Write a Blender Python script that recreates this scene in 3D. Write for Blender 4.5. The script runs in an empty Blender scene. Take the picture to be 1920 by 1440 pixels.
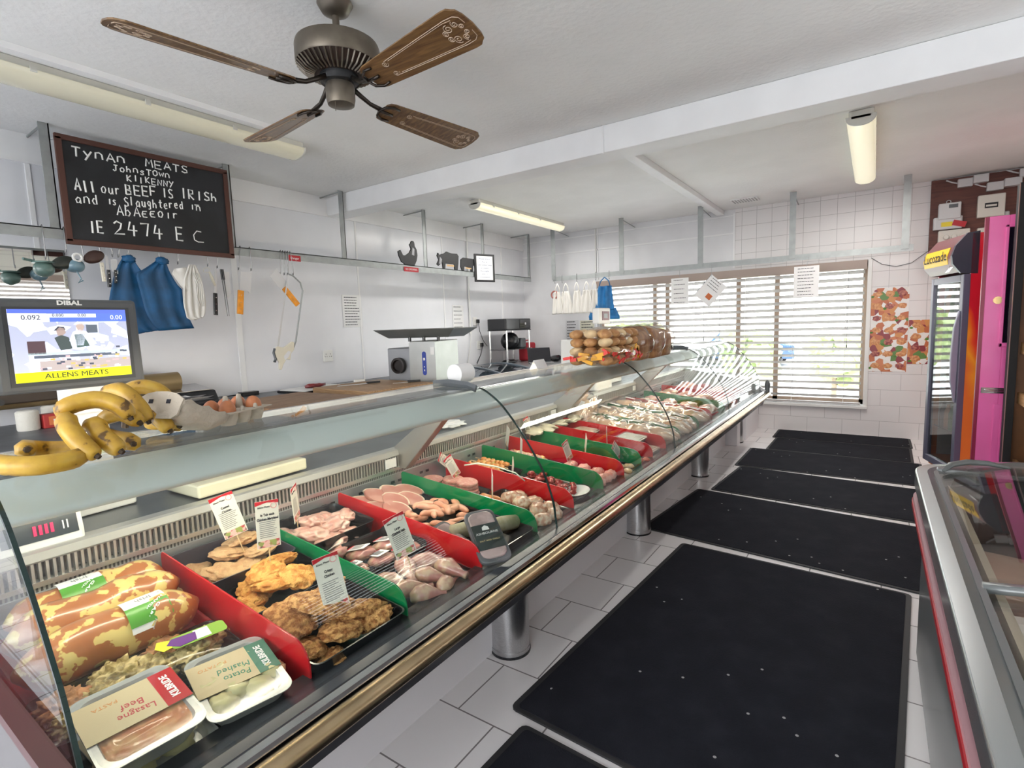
import bpy, bmesh, math, random
from mathutils import Vector, Matrix, noise, Euler
R_ = random.Random(7)
PI = math.pi
SC = bpy.context.scene
COL = SC.collection
# ------------------------------------------------------------------ camera
cam_d = bpy.data.cameras.new('camera'); cam = bpy.data.objects.new('camera', cam_d); COL.objects.link(cam)
CR = Matrix(((0.8270, -0.0338, 0.5612), (0.5613, 0.1089, -0.8204), (-0.0334, 0.9935, 0.1090)))
cam.matrix_world = Matrix.Translation((0, 0, 1.55)) @ CR.to_4x4()
cam_d.lens = 992.4 / 1920 * 36; cam_d.sensor_width = 36; cam_d.clip_start = 0.02
SC.camera = cam
# ------------------------------------------------------------------ world, exposure
W = bpy.data.worlds.new('sky'); SC.world = W; W.use_nodes = True
wn = W.node_tree.nodes; wl = W.node_tree.links
bg = wn['Background']; bg.inputs[1].default_value = 5.0
tcw = wn.new('ShaderNodeTexCoord'); sx = wn.new('ShaderNodeSeparateXYZ'); wl.new(tcw.outputs['Generated'], sx.inputs[0])
wr = wn.new('ShaderNodeValToRGB'); wl.new(sx.outputs['Z'], wr.inputs[0]); wl.new(wr.outputs[0], bg.inputs[0])
wr.color_ramp.elements[0].position = 0.0; wr.color_ramp.elements[0].color = (1, .98, .95, 1)
wr.color_ramp.elements[1].position = .7; wr.color_ramp.elements[1].color = (.80, .88, 1, 1)
SC.view_settings.view_transform = 'Standard'; SC.view_settings.look = 'None'
SC.view_settings.exposure = 0.66; SC.view_settings.gamma = 1.0; SC.view_settings.use_curve_mapping = False
try:
    SC.cycles.transparent_max_bounces = 24; SC.cycles.max_bounces = 10; SC.cycles.sample_clamp_indirect = 6.0
except Exception: pass
def light(name, kind, loc, rot, energy, color, size=None, size_y=None, portal=False):
    l = bpy.data.lights.new(name, kind); l.energy = energy; l.color = color
    if size: l.size = size
    if size_y: l.shape = 'RECTANGLE'; l.size_y = size_y
    if portal: l.cycles.is_portal = True
    o = bpy.data.objects.new(name, l); COL.objects.link(o); o.location = loc; o.rotation_euler = rot
    return o
light('far_window_daylight', 'AREA', (-1.92, 8.40, 1.31), (-PI/2, 0, 0), 1, (1, 1, 1), 3.7, 1.86, True)
light('shopfront_daylight', 'AREA', (-1.7, -2.75, 1.55), (PI/2, 0, 0), 1, (1, 1, 1), 5.6, 2.3, True)
sun = light('sun', 'SUN', (-3, 12, 8), (0, 0, 0), 2.2, (1, .97, .9)); sun.data.angle = .02
sun.rotation_euler = Vector((.25, -.55, -.85)).to_track_quat('-Z', 'Y').to_euler()
light('side_window_daylight', 'AREA', (1.78, 3.05, 1.75), (0, PI/2, 0), 1, (1, 1, 1), 1.9, 1.7, True)
# ------------------------------------------------------------------ materials
_M = {}
def mat(name, col=(.8, .8, .8), rough=.5, metal=0., var=0., vs=8., bump=0., bs=40., spec=.5, emis=None, es=1., coat=0., trans=0., alpha=1., col2=None, sss=0., stretch=None, detail=3., lo=.4, hi=.6):
    if name in _M: return _M[name]
    m = bpy.data.materials.new(name); m.use_nodes = True; N = m.node_tree.nodes; L = m.node_tree.links
    b = N['Principled BSDF']
    b.inputs['Base Color'].default_value = (*col, 1); b.inputs['Roughness'].default_value = rough
    b.inputs['Metallic'].default_value = metal; b.inputs['Specular IOR Level'].default_value = spec
    b.inputs['Coat Weight'].default_value = coat; b.inputs['Coat Roughness'].default_value = .06
    b.inputs['Transmission Weight'].default_value = trans; b.inputs['Alpha'].default_value = alpha
    if sss: b.inputs['Subsurface Weight'].default_value = sss; b.inputs['Subsurface Radius'].default_value = (.02, .01, .006)
    if emis: b.inputs['Emission Color'].default_value = (*emis, 1); b.inputs['Emission Strength'].default_value = es
    if var or bump or col2:
        tc = N.new('ShaderNodeTexCoord'); mp = N.new('ShaderNodeMapping'); L.new(tc.outputs['Object'], mp.inputs[0])
        if stretch: mp.inputs['Scale'].default_value = stretch
    if var or col2:
        n = N.new('ShaderNodeTexNoise'); n.inputs['Scale'].default_value = vs; n.inputs['Detail'].default_value = detail
        L.new(mp.outputs[0], n.inputs['Vector'])
        r = N.new('ShaderNodeValToRGB'); L.new(n.outputs['Fac'], r.inputs[0])
        r.color_ramp.elements[0].position = lo; r.color_ramp.elements[1].position = hi
        if col2: c0, c1 = col, col2
        else: c0 = tuple(max(0, c*(1-var)) for c in col); c1 = tuple(min(1, c*(1+var)) for c in col)
        r.color_ramp.elements[0].color = (*c0, 1); r.color_ramp.elements[1].color = (*c1, 1)
        L.new(r.outputs[0], b.inputs['Base Color'])
    if bump:
        n2 = N.new('ShaderNodeTexNoise'); n2.inputs['Scale'].default_value = bs; n2.inputs['Detail'].default_value = 4
        L.new(mp.outputs[0], n2.inputs['Vector'])
        bp = N.new('ShaderNodeBump'); bp.inputs['Strength'].default_value = bump; bp.inputs['Distance'].default_value = .01
        L.new(n2.outputs['Fac'], bp.inputs['Height']); L.new(bp.outputs[0], b.inputs['Normal'])
    _M[name] = m; return m
def brickmat(name, c, mortar, w, h, off, msize, axes, ox=0., oy=0., rough=.25, var=.04, bump=.3):
    """tiles: axes picks which object axes run along and up the tile rows"""
    if name in _M: return _M[name]
    m = bpy.data.materials.new(name); m.use_nodes = True; N = m.node_tree.nodes; L = m.node_tree.links; b = N['Principled BSDF']
    tc = N.new('ShaderNodeTexCoord'); s = N.new('ShaderNodeSeparateXYZ'); L.new(tc.outputs['Object'], s.inputs[0])
    cb = N.new('ShaderNodeCombineXYZ')
    for k, (a, o) in enumerate(zip(axes, (ox, oy))):
        ad = N.new('ShaderNodeMath'); ad.operation = 'ADD'; ad.inputs[1].default_value = o; L.new(s.outputs[a], ad.inputs[0]); L.new(ad.outputs[0], cb.inputs[k])
    t = N.new('ShaderNodeTexBrick'); L.new(cb.outputs[0], t.inputs['Vector'])
    t.offset = off; t.inputs['Scale'].default_value = 1; t.inputs['Brick Width'].default_value = w; t.inputs['Row Height'].default_value = h
    t.inputs['Mortar Size'].default_value = msize; t.inputs['Mortar Smooth'].default_value = .1; t.inputs['Bias'].default_value = 0
    t.inputs['Color1'].default_value = (*[x*(1-var) for x in c], 1); t.inputs['Color2'].default_value = (*[min(1, x*(1+var)) for x in c], 1); t.inputs['Mortar'].default_value = (*mortar, 1)
    L.new(t.outputs['Color'], b.inputs['Base Color']); b.inputs['Roughness'].default_value = rough
    bp = N.new('ShaderNodeBump'); bp.inputs['Strength'].default_value = bump; bp.inputs['Distance'].default_value = .003; bp.invert = True
    L.new(t.outputs['Fac'], bp.inputs['Height']); L.new(bp.outputs[0], b.inputs['Normal'])
    _M[name] = m; return m
def glassmat(name, tint=(.96, .985, .975), gain=1., base=.04, rough=0.):
    """thin sheet glass: clear with a facing-dependent mirror"""
    if name in _M: return _M[name]
    m = bpy.data.materials.new(name); m.use_nodes = True; N = m.node_tree.nodes; L = m.node_tree.links
    N.remove(N['Principled BSDF']); out = N['Material Output']
    lw = N.new('ShaderNodeLayerWeight'); lw.inputs[0].default_value = .5
    pw = N.new('ShaderNodeMath'); pw.operation = 'POWER'; pw.inputs[1].default_value = 5.; L.new(lw.outputs['Facing'], pw.inputs[0])
    mu = N.new('ShaderNodeMath'); mu.operation = 'MULTIPLY_ADD'; mu.inputs[1].default_value = gain; mu.inputs[2].default_value = base; L.new(pw.outputs[0], mu.inputs[0])
    mu.use_clamp = True
    tr = N.new('ShaderNodeBsdfTransparent'); tr.inputs[0].default_value = (*tint, 1)
    gl = N.new('ShaderNodeBsdfGlossy'); gl.inputs['Roughness'].default_value = rough
    mx = N.new('ShaderNodeMixShader'); L.new(mu.outputs[0], mx.inputs[0]); L.new(tr.outputs[0], mx.inputs[1]); L.new(gl.outputs[0], mx.inputs[2])
    L.new(mx.outputs[0], out.inputs[0]); _M[name] = m; return m
def woodmat(name, c0, c1, axis=0, scale=6., rough=.5, coat=0.):
    if name in _M: return _M[name]
    m = bpy.data.materials.new(name); m.use_nodes = True; N = m.node_tree.nodes; L = m.node_tree.links; b = N['Principled BSDF']
    tc = N.new('ShaderNodeTexCoord'); mp = N.new('ShaderNodeMapping'); L.new(tc.outputs['Object'], mp.inputs[0])
    s = [14., 14., 14.]; s[axis] = 1.2; mp.inputs['Scale'].default_value = s
    n = N.new('ShaderNodeTexNoise'); n.inputs['Scale'].default_value = scale; n.inputs['Detail'].default_value = 6; n.inputs['Distortion'].default_value = .6; L.new(mp.outputs[0], n.inputs['Vector'])
    r = N.new('ShaderNodeValToRGB'); L.new(n.outputs['Fac'], r.inputs[0]); r.color_ramp.elements[0].position = .35; r.color_ramp.elements[1].position = .65
    r.color_ramp.elements[0].color = (*c0, 1); r.color_ramp.elements[1].color = (*c1, 1); L.new(r.outputs[0], b.inputs['Base Color'])
    b.inputs['Roughness'].default_value = rough; b.inputs['Coat Weight'].default_value = coat
    _M[name] = m; return m
def spotmat(name, stops, scale, kind='voronoi', rough=.4, coat=0., bump=0., stretch=None, bscale=60., w=0.):
    """cells or blotches of several colours"""
    if name in _M: return _M[name]
    m = bpy.data.materials.new(name); m.use_nodes = True; N = m.node_tree.nodes; L = m.node_tree.links; b = N['Principled BSDF']
    tc = N.new('ShaderNodeTexCoord'); mp = N.new('ShaderNodeMapping'); L.new(tc.outputs['Object'], mp.inputs[0]); mp.inputs['Location'].default_value = (w, w, w)
    if stretch: mp.inputs['Scale'].default_value = stretch
    if kind == 'voronoi':
        n = N.new('ShaderNodeTexVoronoi'); n.inputs['Scale'].default_value = scale; L.new(mp.outputs[0], n.inputs['Vector'])
        sp = N.new('ShaderNodeSeparateColor'); L.new(n.outputs['Color'], sp.inputs[0]); src = sp.outputs[0]
    else:
        n = N.new('ShaderNodeTexNoise'); n.inputs['Scale'].default_value = scale; n.inputs['Detail'].default_value = 4; L.new(mp.outputs[0], n.inputs['Vector']); src = n.outputs['Fac']
    r = N.new('ShaderNodeValToRGB'); L.new(src, r.inputs[0]); r.color_ramp.interpolation = 'CONSTANT' if kind == 'voronoi' else 'LINEAR'
    e = r.color_ramp.elements
    while len(e) < len(stops): e.new(.5)
    for k, (p, c) in enumerate(stops): e[k].position = p
    for k, (p, c) in enumerate(stops): e[k].color = (*c, 1)
    L.new(r.outputs[0], b.inputs['Base Color']); b.inputs['Roughness'].default_value = rough; b.inputs['Coat Weight'].default_value = coat; b.inputs['Coat Roughness'].default_value = .1
    if bump:
        n2 = N.new('ShaderNodeTexNoise'); n2.inputs['Scale'].default_value = bscale; L.new(mp.outputs[0], n2.inputs['Vector'])
        bp = N.new('ShaderNodeBump'); bp.inputs['Strength'].default_value = bump; bp.inputs['Distance'].default_value = .01; L.new(n2.outputs['Fac'], bp.inputs['Height']); L.new(bp.outputs[0], b.inputs['Normal'])
    _M[name] = m; return m
WHITE = mat('white_paint', (.86, .86, .87), .55, var=.02, vs=3)
CEIL = mat('ceiling_paint', (.88, .88, .87), .8, bump=.35, bs=30, var=.02, vs=2)
PANEL = mat('white_wall_panel', (.78, .79, .83), .22, var=.03, vs=1.5, bump=.02, bs=6)
STEEL = mat('brushed_steel', (.55, .55, .56), .3, 1., var=.08, vs=30, stretch=(1, 12, 12))
GALV = mat('galvanised_metal', (.36, .38, .38), .5, .6, var=.06, vs=12)
CHROME = mat('chrome', (.8, .8, .8), .12, 1.)
BLACKP = mat('black_plastic', (.016, .017, .02), .25, spec=.5)
DARKP = mat('dark_grey_plastic', (.09, .1, .11), .35)
PAPER = mat('white_paper', (.85, .85, .85), .7)
INK = mat('black_ink', (.02, .02, .03), .8)
REDP = mat('red_acrylic', (.47, .012, .016), .18, coat=.4)
GREENP = mat('green_acrylic', (.0, .17, .05), .18, coat=.4)
WPLAS = mat('white_plastic', (.78, .78, .76), .35)
GLASS = glassmat('counter_glass', gain=.75, base=.028)
# ------------------------------------------------------------------ mesh builder
class MB:
    def __init__(s): s.b = bmesh.new()
    def face(s, vs):
        try: return s.b.faces.new(vs)
        except ValueError: return None
    def box(s, c, d, rot=None):
        mt = Matrix.Translation(c) @ (Euler(rot).to_matrix().to_4x4() if rot else Matrix()) @ Matrix.Diagonal((*d, 1))
        bmesh.ops.create_cube(s.b, size=1, matrix=mt); return s
    def span(s, a, b):
        return s.box([(x+y)/2 for x, y in zip(a, b)], [abs(y-x) for x, y in zip(a, b)])
    def cyl(s, a, b, r, r2=None, n=16):
        a, b = Vector(a), Vector(b); d = b-a; q = d.to_track_quat('Z', 'Y').to_matrix().to_4x4()
        bmesh.ops.create_cone(s.b, cap_ends=True, segments=n, radius1=r, radius2=r if r2 is None else r2, depth=d.length, matrix=Matrix.Translation((a+b)/2) @ q); return s
    def tube(s, pts, r, n=8, closed=False, sy=1.):
        pts = [Vector(p) for p in pts]; m = len(pts); rings = []; up = Vector((0, 0, 1)); prev = None
        for i, p in enumerate(pts):
            if closed: t = pts[(i+1) % m]-pts[i-1]
            else: t = pts[min(i+1, m-1)]-pts[max(i-1, 0)]
            if t.length < 1e-9: t = Vector((0, 0, 1))
            t.normalize()
            if prev is None:
                a = up if abs(t.z) < .95 else Vector((1, 0, 0)); u = t.cross(a).normalized()
            else: u = (prev - t*prev.dot(t)); u = u.normalized() if u.length > 1e-6 else t.orthogonal().normalized()
            prev = u; v = t.cross(u); rr = r[i] if isinstance(r, (list, tuple)) else r
            rings.append([s.b.verts.new(p + u*math.cos(2*PI*k/n)*rr + v*math.sin(2*PI*k/n)*rr*sy) for k in range(n)])
        for i in range(m if closed else m-1):
            A, B = rings[i], rings[(i+1) % m]
            for k in range(n): s.face((A[k], A[(k+1) % n], B[(k+1) % n], B[k]))
        if not closed: s.face(rings[0][::-1]); s.face(rings[-1])
        return s
    def lathe(s, prof, c=(0, 0, 0), n=24, axis='Z'):
        c = Vector(c); rings = []
        for (r, z) in prof:
            ring = []
            for k in range(n):
                a = 2*PI*k/n; x, y = r*math.cos(a), r*math.sin(a)
                p = {'Z': (x, y, z), 'X': (z, x, y), 'Y': (x, z, y)}[axis]
                ring.append(s.b.verts.new(c+Vector(p)))
            rings.append(ring)
        for A, B in zip(rings, rings[1:]):
            for k in range(n): s.face((A[k], A[(k+1) % n], B[(k+1) % n], B[k]))
        s.face(rings[0][::-1]); s.face(rings[-1]); return s
    def prism(s, poly, axis, a, b):
        """poly: 2-D outline; extruded along axis from a to b"""
        def P(u, v, t): return {'X': (t, u, v), 'Y': (u, t, v), 'Z': (u, v, t)}[axis]
        A = [s.b.verts.new(P(u, v, a)) for u, v in poly]; B = [s.b.verts.new(P(u, v, b)) for u, v in poly]; n = len(poly)
        s.face(A[::-1]); s.face(B)
        for k in range(n): s.face((A[k], A[(k+1) % n], B[(k+1) % n], B[k]))
        return s
    def sheet(s, prof, axis, a, b, nseg=1):
        def P(u, v, t): return {'X': (t, u, v), 'Y': (u, t, v), 'Z': (u, v, t)}[axis]
        rows = [[s.b.verts.new(P(u, v, a+(b-a)*k/nseg)) for u, v in prof] for k in range(nseg+1)]
        for r1, r2 in zip(rows, rows[1:]):
            for k in range(len(prof)-1): s.face((r1[k], r1[k+1], r2[k+1], r2[k]))
        return s
    def quad(s, a, b, c, d): s.face([s.b.verts.new(p) for p in (a, b, c, d)]); return s
    def blob(s, c, r, amp=.15, fr=3., seed=0, sub=3, rot=None, flat=None):
        g = bmesh.ops.create_icosphere(s.b, subdivisions=sub, radius=1); mr = Euler(rot).to_matrix() if rot else None
        for v in g['verts']:
            d = v.co.normalized(); k = 1+amp*noise.noise(d*fr+Vector((seed*7.1, seed*3.3, 0)))*2
            p = Vector((d.x*r[0]*k, d.y*r[1]*k, d.z*r[2]*k))
            if flat is not None and p.z < flat: p.z = flat
            if mr: p = mr @ p
            v.co = p+Vector(c)
        return s
    def rbox(s, c, d, r=.01, seg=3, tz=1.):
        """box with rounded vertical corners, centre c, size d; tz scales the bottom outline"""
        hx, hy = d[0]/2, d[1]/2; rings = []
        for z, f in ((-d[2]/2, tz), (d[2]/2, 1.)):
            rings.append([s.b.verts.new((c[0]+x*f, c[1]+y*f, c[2]+z)) for x, y in rrect(hx, hy, r, seg)])
        A, B = rings; n = len(A); s.face(A[::-1]); s.face(B)
        for k in range(n): s.face((A[k], A[(k+1) % n], B[(k+1) % n], B[k]))
        return s
    def warp(s, f):
        for v in s.b.verts: v.co = Vector(f(v.co))
        return s
def rrect(hx, hy, r, seg=3):
    out = []
    for cx, cy, a0 in ((hx-r, hy-r, 0), (-hx+r, hy-r, PI/2), (-hx+r, -hy+r, PI), (hx-r, -hy+r, 1.5*PI)):
        for k in range(seg+1):
            a = a0+PI/2*k/seg; out.append((cx+r*math.cos(a), cy+r*math.sin(a)))
    return out
def obj(name, mb, m, parent=None, loc=None, rot=None, smooth=False, bevel=0., label=None, solid=0., sub=0):
    me = bpy.data.meshes.new(name); bmesh.ops.recalc_face_normals(mb.b, faces=mb.b.faces) if not solid else None
    mb.b.to_mesh(me); mb.b.free(); o = bpy.data.objects.new(name, me); COL.objects.link(o)
    if m: me.materials.append(m)
    if smooth:
        for p in me.polygons: p.use_smooth = True
        if smooth == 'auto':
            try: me.set_sharp_from_angle(angle=math.radians(40))
            except Exception: pass
    if parent: o.parent = parent
    if loc: o.location = loc
    if rot: o.rotation_euler = rot
    if solid: md = o.modifiers.new('s', 'SOLIDIFY'); md.thickness = solid; md.offset = 0; md.use_rim = not (m and 'glass' in m.name)
    if bevel: md = o.modifiers.new('b', 'BEVEL'); md.width = bevel; md.segments = 2; md.limit_method = 'ANGLE'
    if sub: md = o.modifiers.new('u', 'SUBSURF'); md.levels = sub; md.render_levels = sub
    if label: o['label'] = label
    return o
def tag(o, label, cat, group=None, kind=None):
    o['label'] = label; o['category'] = cat
    if group: o['group'] = group
    if kind: o['kind'] = kind
    return o
def T(name, label, cat, loc=(0, 0, 0), group=None, rot=(0, 0, 0)):
    o = bpy.data.objects.new(name, None); o.empty_display_size = .05; COL.objects.link(o); o.location = loc; o.rotation_euler = rot
    return tag(o, label, cat, group)
def S(name, mb, m, **k):
    o = obj(name, mb, m, **k); o['kind'] = 'structure'; return o
def dup(root, loc, rot=None, label=None, group=None, scale=None):
    r = root.copy(); COL.objects.link(r); r.location = loc
    if rot is not None: r.rotation_euler = rot
    if label: r['label'] = label
    if group: r['group'] = group
    if scale: r.scale = scale
    for ch in list(root.children):
        c = ch.copy(); COL.objects.link(c); c.parent = r
        for g in list(ch.children):
            d = g.copy(); COL.objects.link(d); d.parent = c
    return r
def text(name, s, size, m, parent=None, loc=(0, 0, 0), rot=(0, 0, 0), align='CENTER', ext=.0004, sx=1., bold=0.):
    cu = bpy.data.curves.new(name, 'FONT'); cu.body = s; cu.size = size; cu.align_x = align; cu.align_y = 'CENTER'; cu.extrude = ext; cu.resolution_u = 2; cu.offset = bold
    t = bpy.data.objects.new(name, cu); COL.objects.link(t); bpy.context.view_layer.update()
    me = bpy.data.meshes.new_from_object(t); COL.objects.unlink(t); bpy.data.objects.remove(t)
    o = bpy.data.objects.new(name, me); COL.objects.link(o); me.materials.clear(); me.materials.append(m)
    o.parent = parent; o.location = loc; o.rotation_euler = rot; o.scale = (sx, 1, 1); return o
FX = (PI/2, 0, PI/2)      # text reading along +y, facing +x
FY = (PI/2, 0, 0)         # text reading along +x, facing -y
# ================================================================== THE ROOM
XL, XR, YB, YF, ZC = -5.17, 1.55, -2.6, 8.034, 3.06
TILE_F = brickmat('floor_tiles', (.86, .83, .83), (.22, .20, .20), .36, .328, .5, .0035, ('X', 'Y'), .36*3.26+.0, .328*20-1.51, .3, .05)
S('floor', MB().span((XL-.2, YB-.2, -.1), (XR+.2, YF+.2, 0)), TILE_F)
S('ceiling', MB().span((XL-.2, YB-.2, ZC+.001), (XR+.2, YF+.2, ZC+.15)), CEIL)
S('wall_left', MB().span((XL-.15, YB-.2, 0), (XL, YF+.2, ZC)), PANEL)
# far wall round the window: panelled left and above-left, tiled right and below
WX0, WX1, WZ0, WZ1 = -3.77, -.07, .385, 2.22
TILE_W = brickmat('white_wall_tiles', (.78, .76, .76), (.42, .40, .40), .188, .188, 0., .0022, ('X', 'Z'), .188*9+.05, .0, .38, .02)
TILE_L = brickmat('white_low_tiles', (.78, .76, .76), (.45, .43, .43), .40, .20, .5, .002, ('X', 'Z'), .4*15+.1, .0, .2, .02)
S('wall_far', MB().span((XL, YF, 0), (WX0, YF+.25, ZC)).span((WX0, YF, WZ1), (-1.64, YF+.25, ZC)), mat('far_wall_paint', (.74, .74, .76), .4, var=.03, vs=2))
S('wall_far_right', MB().span((-1.64, YF, WZ1), (WX1, YF+.25, ZC)).span((WX1, YF, .95), (XR+.2, YF+.25, ZC)), TILE_W)
S('wall_far_low', MB().span((WX0, YF, 0), (WX1, YF+.25, WZ0)).span((WX1, YF, 0), (XR+.2, YF+.25, .95)), TILE_L)
# back wall behind the camera with the shopfront opening, right wall with a long window and blinds
S('wall_near', MB().span((XL, YB-.15, 0), (-4.5, YB, ZC)).span((1.1, YB-.15, 0), (XR, YB, ZC)).span((-4.5, YB-.15, 0), (1.1, YB, .4)).span((-4.5, YB-.15, 2.7), (1.1, YB, ZC)), WHITE)
TILE_R = brickmat('side_wall_tiles', (.80, .79, .72), (.5, .48, .45), .2, .2, 0., .003, ('Y', 'Z'), 10, 0, .25, .02)
S('wall_right', MB().span((XR, YB, 0), (XR+.15, YF, .8)).span((XR, YB, 2.7), (XR+.15, YF, ZC)).span((XR, YB, .8), (XR+.15, 2.2, 2.7)).span((XR, 3.9, .8), (XR+.15, YF, 2.7)), TILE_R)
# ceiling beam, trims
S('trim_1', MB().span((XL, 3.95, 2.857), (XR, 4.2, ZC)).span((-1.78, 3.94, 2.85), (-1.765, 3.951, ZC)), WHITE, bevel=.006)
S('trim_2', MB().span((-1.89, 4.2, 3.0), (-1.79, YF, ZC)), WHITE, bevel=.005)
S('trim_3', MB().span((XL, YB, 2.86), (XL+.012, YF, ZC)).span((XL, YB, 2.85), (XL+.022, YF, 2.865)), WHITE)
S('trim_4', MB().span((XL, YF-.015, 2.72), (-1.66, YF, 2.74)).span((XL, YF-.012, 2.965), (-1.66, YF, 2.98)).span((-1.665, YF-.015, 2.26), (-1.64, YF, 3.0)).span((-3.74, YF-.015, 2.25), (-3.72, YF, ZC)), WHITE)
seams = MB()
for y, w in ((1.36, .03), (2.83, .055), (4.34, .02), (5.88, .02), (7.35, .02)): seams.span((XL, y-w/2, .9), (XL+.008, y+w/2, 2.85))
S('trim_5', seams, WHITE)
S('trim_6', MB().cyl((XL+.02, 6.44, 1.45), (XL+.02, 6.44, ZC), .014, n=8).cyl((-3.76, YF-.02, 2.28), (-3.76, YF-.02, ZC), .012, n=8), WPLAS, smooth='auto')
S('baseboard_left', MB().span((XL, YB, 0), (XL+.02, YF, .12)), WHITE)
# window: reveal frame, mullions, panes
FRB = mat('brown_window_frame', (.30, .22, .16), .45)
wf = MB()
for x in (WX0+.03, -2.85, -2.65, -1.62, -1.12, WX1-.03): wf.span((x-.03, YF+.17, WZ0), (x+.03, YF+.23, WZ1))
wf.span((WX0, YF+.17, WZ0), (WX1, YF+.23, WZ0+.06)).span((WX0, YF+.17, WZ1-.06), (WX1, YF+.23, WZ1))
w1 = S('window_1', wf, FRB)
obj('pane', MB().span((WX0, YF+.195, WZ0), (WX1, YF+.2, WZ1)), glassmat('window_glass', (.97, .98, .98), 1, .04), w1)
S('trim_7', MB().span((WX1-.012, YF-.02, WZ0-.03), (WX1+.035, YF+.1, WZ1+.0)).span((WX0-.03, YF-.05, WZ0-.035), (WX1+.035, YF+.16, WZ0)), WPLAS, bevel=.004)
# outdoors
S('ground_outside', MB().span((-30, YF+.4, -.5), (30, 60, -.4)), spotmat('outdoor_ground', [(.0, (.55, .60, .30)), (.42, (.62, .64, .42)), (.47, (.75, .74, .70)), (1, (.8, .79, .77))], .25, 'noise', .9))
S('ground_front', MB().span((-30, -40, -.5), (30, YB-.3, -.4)).span((XR+.3, -20, -.5), (30, YF+.2, -.4)), mat('outdoor_paving', (.55, .54, .52), .9))
LEAF = spotmat('hedge_leaves', [(0, (.22, .28, .12)), (.5, (.38, .46, .20)), (1, (.62, .66, .40))], 9, 'noise', .8)
for k, (x, y, h, r, lab) in enumerate(((-.7, 14, 1.7, .7, 'green shrub outside the window, at its right'), (-3.0, 17, 1.8, .9, 'green bush outside the window, in the middle'), (-7.5, 18, 2.6, 1.2, 'tall green bush outside the window, at its left'))):
    o = T('shrub', lab, 'shrub', (x, y, -.4)); mb = MB(); rr = random.Random(k)
    for q in range(26): mb.blob((rr.uniform(-r, r)*.8, rr.uniform(-r, r)*.8, rr.uniform(.35, 1)*h*.8), (r*.35, r*.35, r*.3), .35, 4, q, 2)
    obj('foliage', mb, LEAF, o); obj('stem', MB().cyl((0, 0, 0), (0, 0, h*.5), .06), FRB, o)
o = T('parked_car', 'dark blue parked car outside the window', 'car', (-4.6, 24, -.4)); CARB = mat('blue_car_paint', (.03, .08, .2), .2, .3, coat=1)
obj('body', MB().prism([(-2, .3), (-2.05, .8), (-1.2, .92), (-.7, 1.4), (.8, 1.42), (1.4, .95), (2.1, .85), (2.1, .3)], 'Y', -.85, .85), CARB, o, bevel=.05)
for x in (-1.3, 1.35):
    for y in (-.85, .72): obj('wheel', MB().cyl((x, y, .32), (x, y+.13, .32), .32), BLACKP, o)
for y in (-.856, .852): obj('side_window', MB().prism([(-1.05, .95), (-.62, 1.33), (.75, 1.35), (1.2, .97)], 'Y', y, y+.004), mat('car_window', (.2, .25, .3), .1), o)
# venetian blind across the window
bl = T('venetian_blind', 'wide pale venetian blind lowered over the far window', 'blind', (0, YF+.05, WZ1))
SL = mat('blind_slat', (.36, .335, .315), .4, trans=0)
mb = MB(); nsl = 19; sp = (WZ1-.13-WZ0-.03)/nsl
for k in range(nsl):
    z = -.14-k*sp
    mb.box((-1.92, 0, z), (3.62, .078, .0022), (math.radians(-30), 0, 0))
obj('slats', mb, SL, bl)
obj('head_rail', MB().span((WX0+.02, -.09, -.11), (WX1-.02, .04, -.0)), mat('brown_pelmet', (.36, .28, .24), .4), bl)
obj('bottom_rail', MB().span((-3.73, -.022, WZ0-WZ1+.008), (-.11, .022, WZ0-WZ1+.03)), SL, bl)
mb = MB()
for x in (-3.5, -2.9, -2.2, -1.5, -.9, -.3):
    mb.cyl((x, -.04, -.1), (x, -.04, WZ0-WZ1+.02), .0016, n=4); mb.cyl((x, .04, -.1), (x, .04, WZ0-WZ1+.02), .0016, n=4)
obj('ladder_cords', mb, WPLAS, bl)
mb = MB()
for x, z in ((-2.06, -.95), (-1.84, -.98), (-.28, -1.05)): mb.cyl((x, -.04, z), (x, -.04, -.1), .0018, n=4).cyl((x, -.04, z-.04), (x, -.04, z), .007, n=8)
obj('pull_cords', mb, DARKP, bl)
# the side window's own blind (seen in the mirror)
bl2 = T('venetian_blind', 'white venetian blind over the side window, seen in the wall mirror', 'blind', (XR+.05, 3.05, 2.7)); mb = MB()
for k in range(24): mb.box((0, 0, -.15-k*.072), (.066, 1.75, .003), (0, math.radians(48), 0))
obj('slats', mb, SL, bl2); obj('head_rail', MB().span((-.09, -.9, -.12), (.04, .9, .0)), _M['brown_pelmet'], bl2)
# ================================================================== THE DISPLAY COUNTER
Y0, Y1, PL = .255, 6.70, 1.61
GP = [(-1.071, .688), (-1.071, .70), (-1.078, .75), (-1.084, .802), (-1.105, .87), (-1.134, .94), (-1.172, 1.002), (-1.207, 1.056), (-1.251, 1.115), (-1.296, 1.167), (-1.334, 1.207), (-1.376, 1.24), (-1.423, 1.268), (-1.46, 1.279), (-1.52, 1.283), (-1.71, 1.285)]
def smooth_prof(p, n=4):
    out = []
    for i in range(len(p)-1):
        p0, p1, p2, p3 = p[max(i-1, 0)], p[i], p[i+1], p[min(i+2, len(p)-1)]
        for k in range(n):
            t = k/n; out.append(tuple(.5*((2*b)+(c-a)*t+(2*a-5*b+4*c-d)*t*t+(3*b-a-3*c+d)*t**3) for a, b, c, d in zip(p0, p1, p2, p3)))
    out.append(p[-1]); return out
def zdeck(x): return .64+(-1.19-x)*.1
TH = math.atan(.1)
ctr = T('display_counter', 'long refrigerated meat counter with curved glass front and steel bumper', 'counter', (0, 0, 0))
SKIRT = mat('white_skirt_panel', (.80, .78, .80), .3)
BODY = mat('dark_steel_panel', (.26, .26, .28), .32, .85, var=.1, vs=5)
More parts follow.
